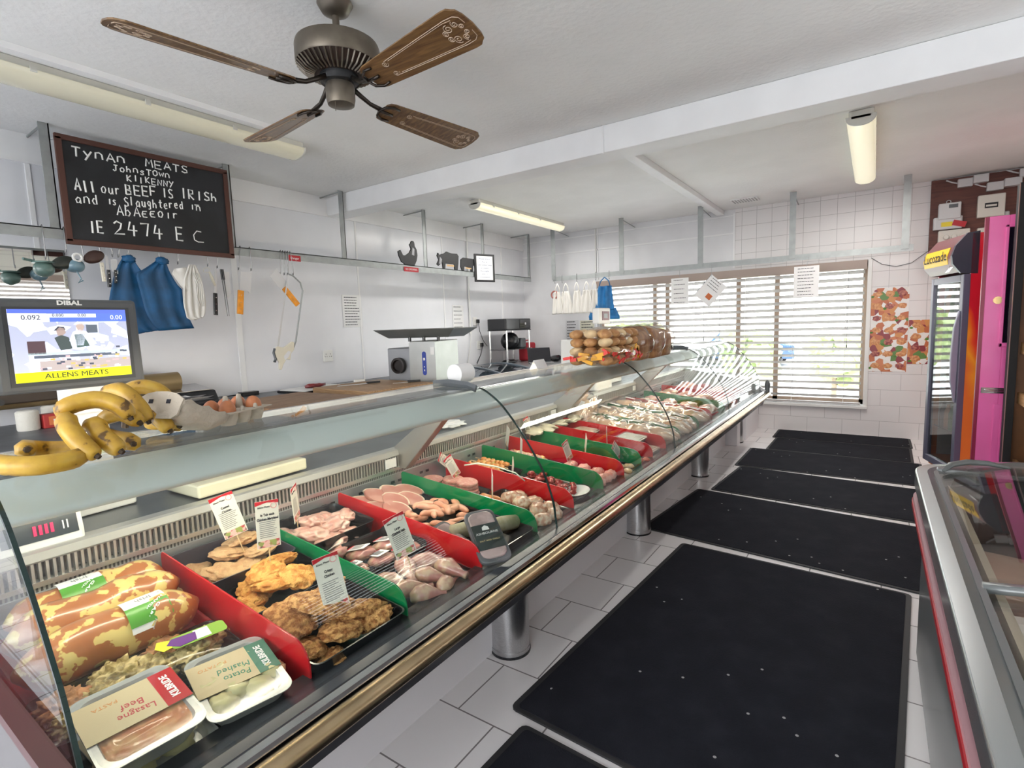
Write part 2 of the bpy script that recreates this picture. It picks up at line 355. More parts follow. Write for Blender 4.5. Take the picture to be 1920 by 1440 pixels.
GOLD = mat('worn_bumper_metal', (.50, .38, .23), .27, 1., var=.12, vs=6)
obj('skirt', MB().span((-1.50, Y0, 0), (-1.455, Y1, .50)), SKIRT, ctr)
obj('front_panel', MB().prism([(-1.02, .645), (-1.05, .54), (-1.46, .50), (-1.95, .50), (-1.95, .58), (-1.2, .58), (-1.06, .645)], 'Y', Y0, Y1), BODY, ctr)
obj('bumper', MB().prism([(-.985+.030*math.cos(a), .663+.026*math.sin(a)) for a in [2*PI*k/20 for k in range(20)]], 'Y', Y0-.01, Y1+.01), GOLD, ctr, smooth='auto')
obj('bumper_lip', MB().prism([(-1.07, .684), (-1.03, .703), (-1.012, .70), (-1.008, .688), (-1.03, .66), (-1.07, .66)], 'Y', Y0, Y1), CHROME, ctr)
obj('glass_gasket', MB().prism([(-1.13, .67), (-1.12, .692), (-1.07, .702), (-1.04, .700), (-1.04, .65), (-1.13, .64)], 'Y', Y0, Y1), mat('dark_gasket', (.035, .04, .05), .25), ctr)
obj('well', MB().prism([(-1.95, .58), (-1.95, .71), (-1.93, zdeck(-1.93)), (-1.17, zdeck(-1.17)), (-1.165, .69), (-1.12, .69), (-1.12, .6), (-1.2, .58)], 'Y', Y0+.01, Y1), BLACKP, ctr)
# rear: slotted metal panel, perforated strip, vent grille, steel ledge
obj('slotted_panel', MB().prism([(-1.96, .60), (-1.96, .835), (-1.955, .84), (-1.95, .835), (-1.94, .60)], 'Y', Y0, Y1), mat('grey_steel_back', (.40, .41, .42), .35, .7, var=.1, vs=4), ctr)
mb = MB(); y = Y0+.1
while y < Y1-.1:
    mb.span((-1.9425, y, .795), (-1.94, y+.022, .807)); mb.span((-1.9425, y+.045, .795), (-1.94, y+.067, .807)); y += .2
obj('slots', mb, BLACKP, ctr)
def stripmat(name, c, dark, period, duty):
    m = bpy.data.materials.new(name); m.use_nodes = True; N = m.node_tree.nodes; L = m.node_tree.links; b = N['Principled BSDF']
    tc = N.new('ShaderNodeTexCoord'); s = N.new('ShaderNodeSeparateXYZ'); L.new(tc.outputs['Object'], s.inputs[0])
    d = N.new('ShaderNodeMath'); d.operation = 'DIVIDE'; d.inputs[1].default_value = period; L.new(s.outputs['Y'], d.inputs[0])
    f = N.new('ShaderNodeMath'); f.operation = 'FRACT'; L.new(d.outputs[0], f.inputs[0])
    g = N.new('ShaderNodeMath'); g.operation = 'GREATER_THAN'; g.inputs[1].default_value = duty; L.new(f.outputs[0], g.inputs[0])
    mx = N.new('ShaderNodeMix'); mx.data_type = 'RGBA'; L.new(g.outputs[0], mx.inputs[0]); mx.inputs[6].default_value = (*c, 1); mx.inputs[7].default_value = (*dark, 1)
    L.new(mx.outputs[2], b.inputs['Base Color']); b.inputs['Roughness'].default_value = .4; b.inputs['Metallic'].default_value = .3; return m
mb = MB(); y = Y0+.02
while y < Y1:
    mb.span((-1.962, y, .868), (-1.946, y+.007, .925)); y += .0165
obj('vent_grille', mb, mat('grille_metal', (.50, .49, .46), .35, .7), ctr)
obj('grille_back', MB().span((-2.05, Y0, .86), (-1.985, Y1, .93)), BLACKP, ctr)
obj('grille_rail', MB().span((-1.975, Y0, .854), (-1.942, Y1, .869)), mat('pale_steel', (.6, .6, .58), .3, .8), ctr)
obj('perforated_strip', MB().span((-1.97, Y0, .838), (-1.952, Y1, .856)), stripmat('perforated_metal', (.42, .42, .40), (.08, .08, .08), .011, .5), ctr)
obj('ledge_lip', MB().prism([(-2.0, .924), (-1.945, .924), (-1.94, .93), (-1.945, .953), (-1.955, .958), (-2.0, .958)], 'Y', Y0, Y1), mat('pale_lip', (.50, .49, .46), .35, .6), ctr)
obj('steel_ledge', MB().span((-2.62, Y0-.02, .92), (-1.99, Y1, .952)), mat('ledge_steel', (.18, .19, .20), .38, .7, var=.1, vs=6), ctr)
obj('rear_panel', MB().span((-2.60, Y0, .1), (-1.98, Y1, .92)), BODY, ctr)
# lamp canopy under the glass top
obj('lamp_canopy', MB().prism(smooth_prof([(-1.605, 1.245), (-1.575, 1.240), (-1.54, 1.218), (-1.513, 1.188), (-1.505, 1.168), (-1.515, 1.155), (-1.53, 1.152)], 3) + [(-1.545, 1.175), (-1.58, 1.215), (-1.605, 1.228)], 'Y', Y0+.02, Y1), mat('canopy_grey_white', (.60, .64, .63), .3, coat=.3), ctr, smooth='auto')
for k in range(4):
    a = Y0+.06+k*PL
    obj('lamp_tube', MB().cyl((-1.575, a, 1.192), (-1.575, a+PL-.15, 1.192), .012, n=10), mat('warm_lamp', (1, .9, .7), .5, emis=(1, .88, .70), es=26.), ctr)
obj('rear_frame', MB().span((-1.722, Y0, 1.270), (-1.70, Y1, 1.289)), STEEL, ctr)
gp = smooth_prof(GP, 3)
for k in range(4):
    a = Y0+k*PL+.002; b = Y0+(k+1)*PL-.002
    g = obj('curved_glass', MB().sheet(gp, 'Y', a, b), GLASS, ctr, smooth=True, solid=.006)
EDGE = mat('dark_glass_edge', (.01, .03, .028), .15)
for k in range(5):
    y = Y0+k*PL; inner = [(x-.0, z) for x, z in gp]
    mb = MB(); w = .0022 if k else .004
    n = len(gp)
    for i in range(n-1):
        (x0, z0), (x1, z1) = gp[i], gp[i+1]
        d = Vector((x1-x0, z1-z0)).normalized(); nx, nz = -d.y*.004, d.x*.004
        mb.prism([(x0-nx, z0-nz), (x1-nx, z1-nz), (x1+nx, z1+nz), (x0+nx, z0+nz)], 'Y', y-w, y+w)
    obj('glass_edge', mb, EDGE, ctr)
end = [(x, z) for x, z in gp if z < 1.28] + [(-1.5, 1.28), (-1.70, 1.28), (-1.95, .96), (-1.95, .80), (-1.15, .80)]
obj('end_glass', MB().prism([(x-.012, z-.006) for x, z in end], 'Y', Y0-.006, Y0), GLASS, ctr)
obj('end_glass', MB().prism([(x-.012, z-.006) for x, z in end], 'Y', Y1-.006, Y1), GLASS, ctr)
obj('end_panel', MB().prism([(-1.02, .69), (-1.02, .645), (-1.05, .52), (-1.95, .48), (-1.95, .79), (-1.14, .79)], 'Y', Y0-.03, Y0-.005), mat('grey_end_panel', (.11, .105, .11), .5), ctr)
obj('end_trim', MB().prism([(-1.08, .79), (-1.95, .80), (-1.95, .825), (-1.08, .815)], 'Y', Y0-.035, Y0-.002), mat('maroon_trim', (.06, .006, .008), .4), ctr)
obj('end_panel', MB().prism([(-1.01, .70), (-1.01, .64), (-1.05, .52), (-2.6, .48), (-2.6, .95), (-1.95, .95), (-1.14, .80)], 'Y', Y1, Y1+.04), mat('pale_end_panel', (.55, .55, .57), .3), ctr)
obj('end_knob', MB().blob((-1.0, Y1+.03, .765), (.032, .03, .06), 0, sub=2).cyl((-1.0, Y1+.03, .64), (-1.0, Y1+.03, .76), .028), DARKP, ctr, smooth='auto')
for k in range(5):
    y = .28+1.68*k
    l = obj('leg', MB().cyl((-1.40, y, .03), (-1.40, y, .54), .092, n=32).cyl((-1.40, y, 0), (-1.40, y, .03), .095, n=32), STEEL, ctr, smooth='auto')
    obj('foot_ring', MB().cyl((-1.40, y, 0), (-1.40, y, .012), .097, n=32), BLACKP, l)
for k in range(1, 4):
    y = Y0+k*PL
    obj('glass_bracket', MB().tube([(-1.70, y-.03, 1.293), (-1.6, y-.04, 1.302), (-1.48, y-.05, 1.296), (-1.43, y-.055, 1.282)], .006, 6, sy=3.), DARKP, ctr)
    obj('support_arm', MB().prism([(-1.99, .86), (-1.90, .86), (-1.595, 1.17), (-1.66, 1.19), (-1.97, .97)], 'Y', y-.05, y+.0), mat('arm_steel', (.34, .32, .29), .35, .8), ctr, bevel=.004)
    obj('rating_plate', MB().span((-1.945, y-.14, .875), (-1.94, y-.07, .92)), WPLAS, ctr)
#PART2
# ================================================================== CEILING THINGS
fan = T('ceiling_fan', 'brown ceiling fan with four patterned wood-look blades', 'fan', (-2.1, 1.73, ZC))
BRONZE = mat('bronze_metal', (.17, .145, .115), .38, .7, var=.12, vs=10); BRONZED = mat('dark_bronze', (.055, .045, .038), .3, .8)
obj('canopy', MB().lathe([(.0, 0), (.075, 0), (.08, -.015), (.06, -.05), (.03, -.065), (0, -.066)]), BRONZE, fan, smooth='auto')
obj('down_rod', MB().cyl((0, 0, -.06), (0, 0, -.22), .016), BRONZE, fan, smooth='auto')
obj('motor_housing', MB().lathe([(0, -.17), (.03, -.17), (.15, -.18), (.185, -.195), (.19, -.21), (.19, -.275), (.185, -.283), (.12, -.283), (0, -.283)], n=40), BRONZE, fan, smooth='auto')
mb = MB()
for k in range(44):
    a = 2*PI*k/44; c, s_ = math.cos(a), math.sin(a)
    mb.tube([(.186*c, .186*s_, -.285), (.15*c, .15*s_, -.318), (.11*c, .11*s_, -.332)], .0045, 4)
vg = obj('vent_ring', MB().lathe([(0, -.283), (.183, -.283), (.145, -.315), (.10, -.328), (0, -.33)], n=40), mat('dark_brown_metal', (.05, .035, .03), .4, .5), fan, smooth='auto')
obj('vent_ribs', mb, BRONZE, vg)
obj('hub', MB().lathe([(0, -.32), (.09, -.32), (.085, -.36), (.06, -.365), (.0, -.365)]), BLACKP, fan, smooth='auto')
obj('switch_cup', MB().lathe([(0, -.36), (.062, -.36), (.066, -.38), (.066, -.43), (.06, -.455), (.04, -.462), (0, -.463)]), BRONZE, fan, smooth='auto')
obj('pull_chain', MB().cyl((.02, -.05, -.44), (.02, -.05, -.50), .0015, n=5), BRONZE, fan)
BLW = woodmat('fan_blade_wood', (.10, .045, .018), (.22, .12, .045), 0, 5, .35, .3); CREAM = mat('cream_print', (.50, .38, .28), .5)
def bladeoutline(t):  # half-width along length 0..1
    return .055+.030*min(1, t*1.6) if t < .93 else .085
for k, ang in enumerate((-99, -6, 85.5, 174)):
    a = math.radians(ang); q = Matrix.Rotation(a, 4, 'Z') @ Matrix.Translation((0, 0, -.41)) @ Matrix.Rotation(math.radians(-14), 4, 'X') @ Matrix.Translation((0, 0, .41))
    arm = MB().tube([(.07, 0, -.345), (.12, 0, -.375), (.17, 0, -.40), (.23, 0, -.41), (.28, 0, -.41)], [.012, .011, .010, .012, .006], 8)
    arm.tube([(.22, 0, -.418), (.23, .035, -.42), (.27, .055, -.42), (.31, .05, -.42)], .006, 6).tube([(.22, 0, -.418), (.23, -.035, -.42), (.27, -.055, -.42), (.31, -.05, -.42)], .006, 6).tube([(.23, 0, -.418), (.30, 0, -.42)], .008, 6)
    b0, b1 = .235, (.90, .865, .90, .87)[k]; pts = []
    up = [(0, .045), (.02, .065), (.06, .072), (.5, .088), (.88, .100), (.93, .098), (.955, .085), (.975, .078), (.992, .05), (1, .0)]
    pts = [(b0+(b1-b0)*t, w) for t, w in up] + [(b0+(b1-b0)*t, -w) for t, w in up[::-1][1:]]
    bm_ = MB().prism(pts, 'Z', -.415, -.408)
    pr = MB(); zz = -.4162
    for sgn in (1, -1):
        pr.tube([(b0+(b1-b0)*t, sgn*w, zz) for t, w in ((.25, .044), (.5, .054), (.86, .067), (.93, .064), (.96, .05), (.965, .02))], .0016, 4)
        pr.tube([(b0+(b1-b0)*t, sgn*w, zz) for t, w in ((.28, .038), (.5, .047), (.84, .059), (.90, .055))], .0012, 4)
        cx, cy = b0+(b1-b0)*.235, sgn*.030
        pr.tube([(cx+.016*(1-i/22)*math.cos(i*.55)*1.1, cy+.016*(1-i/22)*math.sin(i*.55), zz) for i in range(20)], .0016, 4)
        for (u, v, r_) in ((.84, .028, .020), (.90, .034, .015), (.80, .014, .014), (.93, .016, .012)):
            cx, cy = b0+(b1-b0)*u, sgn*v
            pr.tube([(cx+r_*(1-i/26)*math.cos(i*.5+u*9), cy+sgn*r_*(1-i/26)*math.sin(i*.5+u*9), zz) for i in range(22)], .0017, 4)
    for m_ in (arm, bm_, pr): m_.warp(lambda c, q=q: q @ c if True else c)
    dz = 0
    bo = obj('blade', bm_, BLW, fan, bevel=.002); obj('scroll_print', pr, CREAM, bo)
    obj('blade_arm', arm, BRONZED, fan, smooth=True)
DIFF = mat('yellowed_diffuser', (.72, .69, .56), .25, emis=(1, .93, .62), es=.07, coat=.5)
DIFFL = mat('lit_diffuser', (.80, .76, .58), .25, emis=(1, .93, .66), es=.42, coat=.5)
FIXW = mat('lamp_housing_white', (.70, .69, .64), .4)
def batten(lab, x, y0, y1, w, watts=0.):
    if watts: light('tube_light', 'AREA', (x, (y0+y1)/2, ZC-.125), (0, 0, 0), watts, (1, .97, .92), w*.8, y1-y0-.1)
    t = T('fluorescent_light', lab, 'light', (x, y0, ZC)); L_ = y1-y0
    obj('housing', MB().rbox((0, L_/2, -.03), (w*.85, L_, .06), .02), FIXW, t, bevel=.004)
    dm = DIFFL if watts else DIFF
    obj('diffuser', MB().prism([(w/2*math.cos(a)*1.0, -.045-.065*abs(math.sin(a))**.8) for a in [PI+PI*k/14 for k in range(15)]], 'Y', .012, L_-.012), dm, t, smooth='auto')
    for yy in (0, L_-.014): obj('end_cap', MB().prism([(w/2*1.04*math.cos(a), -.04-.072*abs(math.sin(a))**.8) for a in [PI+PI*k/14 for k in range(15)]], 'Y', yy, yy+.014), FIXW, t)
    for k in range(int(L_/.55)): 
        for s_ in (-1, 1): obj('clip', MB().box((s_*w*.5, .28+k*.55, -.045), (.008, .03, .03)), FIXW, t)
    return t
batten('long fluorescent ceiling light left of the fan', -3.92, .25, 2.75, .24)
batten('fluorescent ceiling light in the middle bay above the counter', -3.98, 5.15, 7.25, .17, 20)
batten('fluorescent ceiling light at the right, nearest the tiled wall', -.13, 4.9, 7.1, .19, 24)
tag(obj('cable_trunking', MB().span((-3.72, .1, ZC-.035), (-3.66, 2.4, ZC)), WHITE), 'white cable trunking beside the long fluorescent light', 'trunking')
cv = T('ceiling_vent', 'small white slatted vent grille on the ceiling near the far wall', 'vent', (-1.42, 7.5, ZC))
obj('frame', MB().span((-.16, -.12, -.012), (.16, .12, 0)), WHITE, cv)
mb = MB()
for k in range(9): mb.span((-.14+k*.033, -.1, -.016), (-.125+k*.033, .1, -.011))
obj('louvres', mb, mat('vent_grey', (.45, .45, .45), .5), cv)
# ================================================================== HANGING RAILS
r1 = T('hanging_rail', 'long galvanised meat rail hung from the ceiling along the left wall', 'rail', (-4.8, 0, 0))
obj('bar', MB().span((-.004, .2, 2.27), (.004, 7.68, 2.345)).span((-.035, .2, 2.337), (.004, 7.68, 2.345)), GALV, r1)
for y in (.12, 1.38, 2.64, 3.87, 5.15, 6.38, 7.65):
    obj('post', MB().span((-.012, y-.03, 2.28), (-.004, y+.03, ZC)).span((-.05, y+.022, 2.30), (-.004, y+.03, ZC)), GALV, r1)
    obj('wall_bracket', MB().cyl((-.02, y, ZC-.01), (XL+4.8, y, ZC-.02), .008, n=6), GALV, r1)
r2 = T('hanging_rail', 'galvanised meat rail hung from the ceiling in front of the far window', 'rail', (0, 7.5, 0))
obj('bar', MB().span((-4.27, -.004, 2.235), (.34, .004, 2.305)), GALV, r2)
for x in (-4.25, -3.1, -1.97, -.865, .26):
    obj('post', MB().span((x-.035, -.012, 2.26), (x+.035, -.004, ZC)), GALV, r2)
    obj('wall_bracket', MB().cyl((x, -.01, ZC-.015), (x, YF-7.5, ZC-.06), .006, n=6), GALV, r2)
HOOK = mat('hook_steel', (.30, .30, .31), .3, .9)
def hookmb(L_=.13, r=.0035, lean=0.):
    return MB().tube([(.0, 0, .0), (.012, 0, .012), (.02, 0, 0), (.02, lean*.3, -.04), (.02, lean, -L_+.02), (.012, lean, -L_), (.0, lean, -L_-.004), (.004, lean+.0, -L_+.02)], r, 6).warp(lambda c: (c[0]-.012, c[1], c[2]))
hk0 = None
def hook(y, z=2.345, L_=.13, lean=0., lab=None, x=-4.795):
    o = obj('meat_hook', hookmb(L_, lean=lean), HOOK, loc=(x, y, z), smooth=True)
    return tag(o, lab, 'hook', 'steel hooks on the left rail')
for y, l, ln, lb in ((1.30, .22, 0, 'steel hook holding the green pan over the mirror'), (1.42, .16, 0, 'steel hook holding the dark lid over the mirror'), (1.5, .22, .02, 'steel hook just left of the blue pot'),
                   (1.60, .2, .03, 'steel hook on the rail above the brown lid'), (1.68, .17, .02, 'steel hook above the bundle of knives, left of the aprons'), (1.76, .17, -.02, 'steel hook between the knives and the left blue apron'),
                   (1.83, .17, -.03, 'steel hook through the loop of the left blue apron'), (2.02, .17, 0, 'steel hook through the loop of the right blue apron'), (2.16, .19, .0, 'steel hook holding the white cap'),
                   (2.39, .19, .01, 'steel hook holding the white peeler'), (2.50, .20, -.02, 'steel hook holding the black handled knife'), (2.70, .20, -.03, 'left steel hook of the pair holding the orange handled cleaver'), (2.79, .20, .0, 'right steel hook of the pair holding the orange handled cleaver'),
                   (3.10, .22, -.02, 'leftmost hook of the cluster above the bone saw'), (3.125, .22, .0, 'second hook of the cluster above the bone saw'), (3.15, .22, .01, 'middle hook of the cluster above the bone saw'), (3.175, .22, -.01, 'fourth hook of the cluster above the bone saw'), (3.20, .22, .02, 'rightmost hook of the cluster above the bone saw')):
    hook(y, L_=l, lean=ln, lab=lb)
# chalkboard -----------------------------------------------------------
cb = T('chalkboard', 'black chalkboard with brown frame and white handwriting hung on the rail', 'board', (-4.765, 2.02, 2.615), rot=(0, math.radians(0), 0))
BW, BH = 1.16, .72
obj('slate', MB().span((-.006, -BW/2, -BH/2), (.0, BW/2, BH/2)), mat('chalkboard_black', (.012, .013, .016), .6, var=.4, vs=3), cb)
mb = MB()
for a, b in (((-.014, -BW/2-.02, -BH/2-.02), (.012, BW/2+.02, -BH/2+.018)), ((-.014, -BW/2-.02, BH/2-.018), (.012, BW/2+.02, BH/2+.02)), ((-.014, -BW/2-.02, -BH/2), (.012, -BW/2+.018, BH/2)), ((-.014, BW/2-.018, -BH/2), (.012, BW/2+.02, BH/2))): mb.span(a, b)
obj('frame', mb, mat('chalkboard_frame', (.085, .03, .02), .5), cb, bevel=.003)
G = {'T': [[(0, 1), (1, 1)], [(.5, 1), (.45, 0)]], 'y': [[(0, .75), (.4, .3)], [(.9, .8), (.1, -.25)]], 'n': [[(0, 0), (.05, .65), (.5, .75), (.8, .55), (.85, 0)]], 'A': [[(0, 0), (.5, 1), (1, 0)], [(.2, .35), (.8, .35)]],
     'M': [[(0, 0), (.15, 1), (.5, .4), (.85, 1), (1, 0)]], 'E': [[(.9, 1), (0, 1), (0, 0), (.9, 0)], [(0, .5), (.75, .5)]], 'S': [[(.9, .9), (.4, 1), (.1, .8), (.3, .55), (.8, .4), (.85, .1), (.4, 0), (0, .12)]],
     'J': [[(.2, 1), (.9, 1)], [(.6, 1), (.55, .15), (.3, 0), (0, .2)]], 'o': [[(.4, .7), (.05, .45), (.15, .05), (.6, 0), (.85, .35), (.7, .65), (.4, .7)]], 'h': [[(.05, 1), (0, 0)], [(0, .4), (.45, .6), (.7, .4), (.7, 0)]],
     's': [[(.8, .62), (.4, .7), (.1, .55), (.65, .3), (.7, .08), (.3, 0), (0, .08)]], 'O': [[(.5, 1), (.05, .7), (.1, .15), (.5, 0), (.95, .3), (.9, .8), (.5, 1)]], 'w': [[(0, .65), (.25, 0), (.5, .5), (.75, 0), (1, .7)]],
     'K': [[(0, 1), (0, 0)], [(.8, 1), (.05, .45), (.85, 0)]], 'I': [[(.5, 1), (.45, 0)]], 'i': [[(.5, .7), (.45, 0)]], 'L': [[(.3, 1), (.25, 0)]], 'l': [[(.4, 1), (.55, 0)]], 'N': [[(0, 0), (.1, 1), (.8, .05), (.95, 1)]], 'Y': [[(0, 1), (.45, .55)], [(1, 1), (.15, -.1)]],
     'u': [[(.1, .65), (.1, .15), (.4, 0), (.7, .2), (.75, .65)], [(.75, .65), (.8, 0)]], 'r': [[(.1, .65), (.1, 0)], [(.1, .4), (.4, .65), (.7, .6)]], 'B': [[(0, 0), (0, 1), (.6, .95), (.65, .6), (0, .5), (.75, .4), (.75, .08), (0, 0)]], 'F': [[(.9, 1), (0, 1), (0, 0)], [(0, .5), (.7, .5)]],
     'R': [[(0, 0), (0, 1), (.7, .95), (.7, .6), (0, .5), (.8, 0)]], 'a': [[(.75, .6), (.4, .7), (.05, .4), (.2, .05), (.6, .1), (.75, .6), (.8, 0)]], 'd': [[(.7, 1), (.75, 0), (.3, .0), (.05, .3), (.3, .6), (.7, .5)]], 'g': [[(.7, .6), (.3, .65), (.05, .35), (.35, .1), (.7, .3), (.7, .6), (.65, -.25), (.2, -.3)]],
     't': [[(.5, 1), (.45, .1), (.8, 0)], [(.1, .65), (.85, .68)]], 'e': [[(.1, .35), (.75, .4), (.6, .68), (.2, .6), (.05, .25), (.35, 0), (.75, .08)]], 'b': [[(.05, 1), (0, 0), (.5, 0), (.75, .3), (.4, .6), (.05, .45)]], 'E2': [[(.8, .65), (.15, .6), (.0, .3), (.15, 0), (.8, 0)], [(.05, .33), (.6, .36)]],
     '2': [[(0, .8), (.3, 1), (.75, .85), (.6, .45), (0, .0), (1, .05)]], '4': [[(.3, 1), (.05, .35), (.95, .35)], [(.65, .75), (.6, -.1)]], '7': [[(0, .95), (.85, 1), (.6, 0)]], 'C': [[(.9, .95), (.4, 1), (.0, .6), (.05, .15), (.45, 0), (1.1, .02)]], '1': [[(.5, 1), (.5, 0)]], '=': [[(0, .3), (1, .3)], [(0, 0), (1, 0)]]}
CHALK = mat('white_chalk', (.88, .88, .86), .9)
def scrawl(s, y0, z0, y1, z1, h0, h1, th):
    mb = MB(); toks = list(s); n = len(toks)
    for i, ch in enumerate(toks):
        if ch == ' ': continue
        g = G.get('E2' if ch == '€' else ch)
        t = i/n; yy = y0+(y1-y0)*t; zz = z0+(z1-z0)*t; h = h0+(h1-h0)*t; w = (y1-y0)/n*.74; jz = R_.uniform(-.006, .006)
        for st in g: mb.tube([(.002, yy+u*w-2.02, zz+v*h+jz-2.615) for u, v in st], th, 4)
    return mb
for q, args in enumerate((('TynAn', 1.513, 2.862, 1.86, 2.885, .066, .055, .0058), ('MEATS', 1.98, 2.892, 2.31, 2.905, .058, .055, .0052), ('JohnsTOwn', 1.755, 2.815, 2.16, 2.835, .043, .043, .0045), ('KILKENNY', 1.842, 2.752, 2.18, 2.77, .045, .045, .0045),
             ('All', 1.507, 2.62, 1.64, 2.625, .082, .075, .0065), ('our', 1.665, 2.632, 1.80, 2.64, .065, .07, .0042), ('BEEF', 1.825, 2.655, 2.05, 2.672, .072, .075, .006), ('IS', 2.08, 2.675, 2.17, 2.68, .07, .07, .0055), ('IRISh', 2.22, 2.69, 2.53, 2.71, .082, .06, .0062),
             ('and', 1.502, 2.535, 1.65, 2.545, .06, .07, .0046), ('is', 1.70, 2.552, 1.76, 2.555, .055, .05, .0046), ('SLaughtered', 1.805, 2.562, 2.24, 2.605, .065, .06, .0046), ('in', 2.285, 2.607, 2.38, 2.612, .055, .05, .0046),
             ('AbA€€oir', 1.75, 2.482, 2.20, 2.52, .075, .06, .0048), ('IE', 1.565, 2.335, 1.665, 2.335, .085, .085, .0066), ('2474', 1.72, 2.34, 2.075, 2.35, .095, .10, .0062), ('E', 2.155, 2.345, 2.225, 2.345, .105, .1, .0066), ('C', 2.29, 2.345, 2.385, 2.345, .09, .09, .0042), ('=', 2.32, 2.655, 2.37, 2.655, .02, .02, .002))):
    obj('chalk_writing', scrawl(*args), CHALK, cb)
# tools -----------------------------------------------------------------
HX = -4.765
pan = T('hanging_pan', 'green enamel pan hanging before the mirror', 'pan', (HX, 1.275, 2.10))
ENG = mat('green_enamel', (.10, .17, .15), .3, coat=.4, var=.2, vs=10); ENB = mat('blue_enamel', (.14, .24, .30), .3, coat=.4, var=.2, vs=10); BRL = mat('brown_lid', (.06, .03, .025), .35, .3)
obj('bowl', MB().blob((0, 0, -.05), (.055, .06, .055), .03, 2, 1), ENG, pan, smooth=True); obj('rim', MB().lathe([(0, 0), (.062, 0), (.064, -.01), (0, -.012)]), ENG, pan, smooth='auto'); obj('handle', MB().tube([(0, -.05, -.0), (.02, -.11, .01)], .009), ENG, pan)
o = obj('pan_lid', MB().blob((0, 0, 0), (.02, .075, .045), .03, 2, 2, rot=(.3, 0, 0)), mat('dark_green_lid', (.03, .035, .03), .3, .3), loc=(HX+.02, 1.385, 2.10), smooth=True); tag(o, 'dark oval lid hanging right of the green pan', 'lid')
pot = T('hanging_pot', 'blue enamel pot with a white ring hanging left of the knives', 'pot', (HX, 1.45, 2.13))
obj('bowl', MB().blob((0, 0, -.045), (.055, .06, .05), .03, 2, 3), ENB, pot, smooth=True); obj('ring', MB().tube([(.04, .01+.026*math.cos(a), .01+.026*math.sin(a)) for a in [2*PI*k/16 for k in range(16)]], .009, 6, True), WPLAS, pot, smooth=True)
obj('strap', MB().tube([(.02, .0, -.08), (.03, .02, -.14), (.03, .0, -.17), (.03, .03, -.15)], .005), ENB, pot)
o = obj('pot_lid', MB().blob((0, 0, 0), (.02, .07, .045), .03, 2, 2, rot=(.45, 0, 0)), BRL, loc=(HX+.02, 1.565, 2.155), smooth=True); tag(o, 'brown oval lid hanging between the blue pot and the knives', 'lid')
def knife(name, lab, y, z, tilt, blade, hm, hl=.12, hw=.017, bl=.25, guard=False, cat='knife', x=HX):
    """handle low, blade up to the hook; local z up"""
    t = T(name, lab, cat, (x, y, z), rot=(tilt, 0, 0))
    obj('blade', MB().prism(blade, 'X', -.0015, .0015), mat('knife_steel', (.58, .59, .61), .35, .6), t)
    obj('handle', MB().rbox((0, 0, 0), (.02, hw*2, hl), .006).warp(lambda c: (c[0], c[1]+.004*math.sin(c[2]*40), c[2]-bl-hl/2+.02)), hm, t, bevel=.003)
    mb = MB()
    for k in (-1, 0, 1): mb.cyl((-.012, 0, -bl+.02-hl/2+k*hl*.3), (.012, 0, -bl+.02-hl/2+k*hl*.3), .004, n=8)
    obj('rivets', mb, CHROME, t)
    return t
ORG = mat('orange_handle', (.80, .30, .015), .4, var=.1, vs=20); BLKH = BLACKP; CRM = mat('cream_handle', (.74, .70, .58), .4)
knife('knife', 'black handled knife in the bundle left of the aprons', 1.65, 2.17, .0, [(-.012, -.2), (.012, -.2), (.008, 0), (-.01, 0)], BLKH, .13, .012, .12)
knife('knife', 'cream handled knife in the bundle left of the aprons', 1.61, 2.17, .05, [(-.012, -.1), (.012, -.1), (.006, 0), (-.006, 0)], CRM, .14, .012, .07)
knife('cleaver', 'small grey cleaver hanging at the right edge of the knife bundle', 1.69, 2.15, 0, [(-.02, -.09), (.02, -.11), (.02, 0), (-.02, 0)], BLKH, .1, .01, .1, cat='cleaver', x=HX+.01)
pe = T('peeler', 'small white handled peeler on a looped string', 'peeler', (HX, 2.385, 2.12), rot=(math.radians(18), 0, 0))
obj('handle', MB().tube([(0, 0, -.02), (0, 0, -.07), (0, 0, -.14)], [.009, .014, .009], 10), CRM, pe, smooth=True); obj('loop', MB().tube([(0, -.015+.03*math.cos(a), .0+.02*math.sin(a)) for a in [2*PI*k/14 for k in range(14)]], .002, 5, True), CRM, pe)
knife('knife', 'black handled knife hanging left of the sharpening steels', 2.445, 2.13, math.radians(-5), [(-.012, -.24), (.012, -.24), (.01, 0), (-.006, .0)], BLKH, .19, .017, .23)
for dy, lb in ((2.487, 'thin sharpening steel nearest the black handled knife'), (2.503, 'thin sharpening steel against the grey cleaver blade')):
    t = T('sharpening_steel', lb, 'tool', (HX+.01, dy, 2.12), rot=(math.radians(3), 0, 0)); obj('rod', MB().cyl((0, 0, -.40), (0, 0, -.05), .002, .005, n=8), DARKP, t); obj('handle', MB().cyl((0, 0, -.08), (0, 0, .01), .008, n=10), BLKH, t, smooth='auto')
o = obj('butcher_blade', MB().prism([(-.03, 0), (.035, -.01), (.04, -.2), (.01, -.25), (-.02, -.18)], 'X', -.0015, .0015), _M['knife_steel'], loc=(HX-.01, 2.53, 2.12)); tag(o, 'loose grey cleaver blade behind the sharpening steels', 'blade')
def cleaver(lab, y, z, tilt):
    return knife('cleaver', lab, y, z, tilt, [(-.05, .0), (.055, .01), (.06, -.15), (.045, -.18), (.03, -.165), (-.045, -.165)], ORG, .215, .027, .19, cat='cleaver')
cl = cleaver('cleaver with orange handle hanging straight, left of the bone saw', 2.715, 2.115, math.radians(-9))
for c_ in cl.children:
    if c_.name.startswith('handle') or c_.name.startswith('rivets'): c_.location.y = -.03
cl = cleaver('cleaver with orange handle hanging aslant across the bone saw', 2.985, 2.13, math.radians(38))
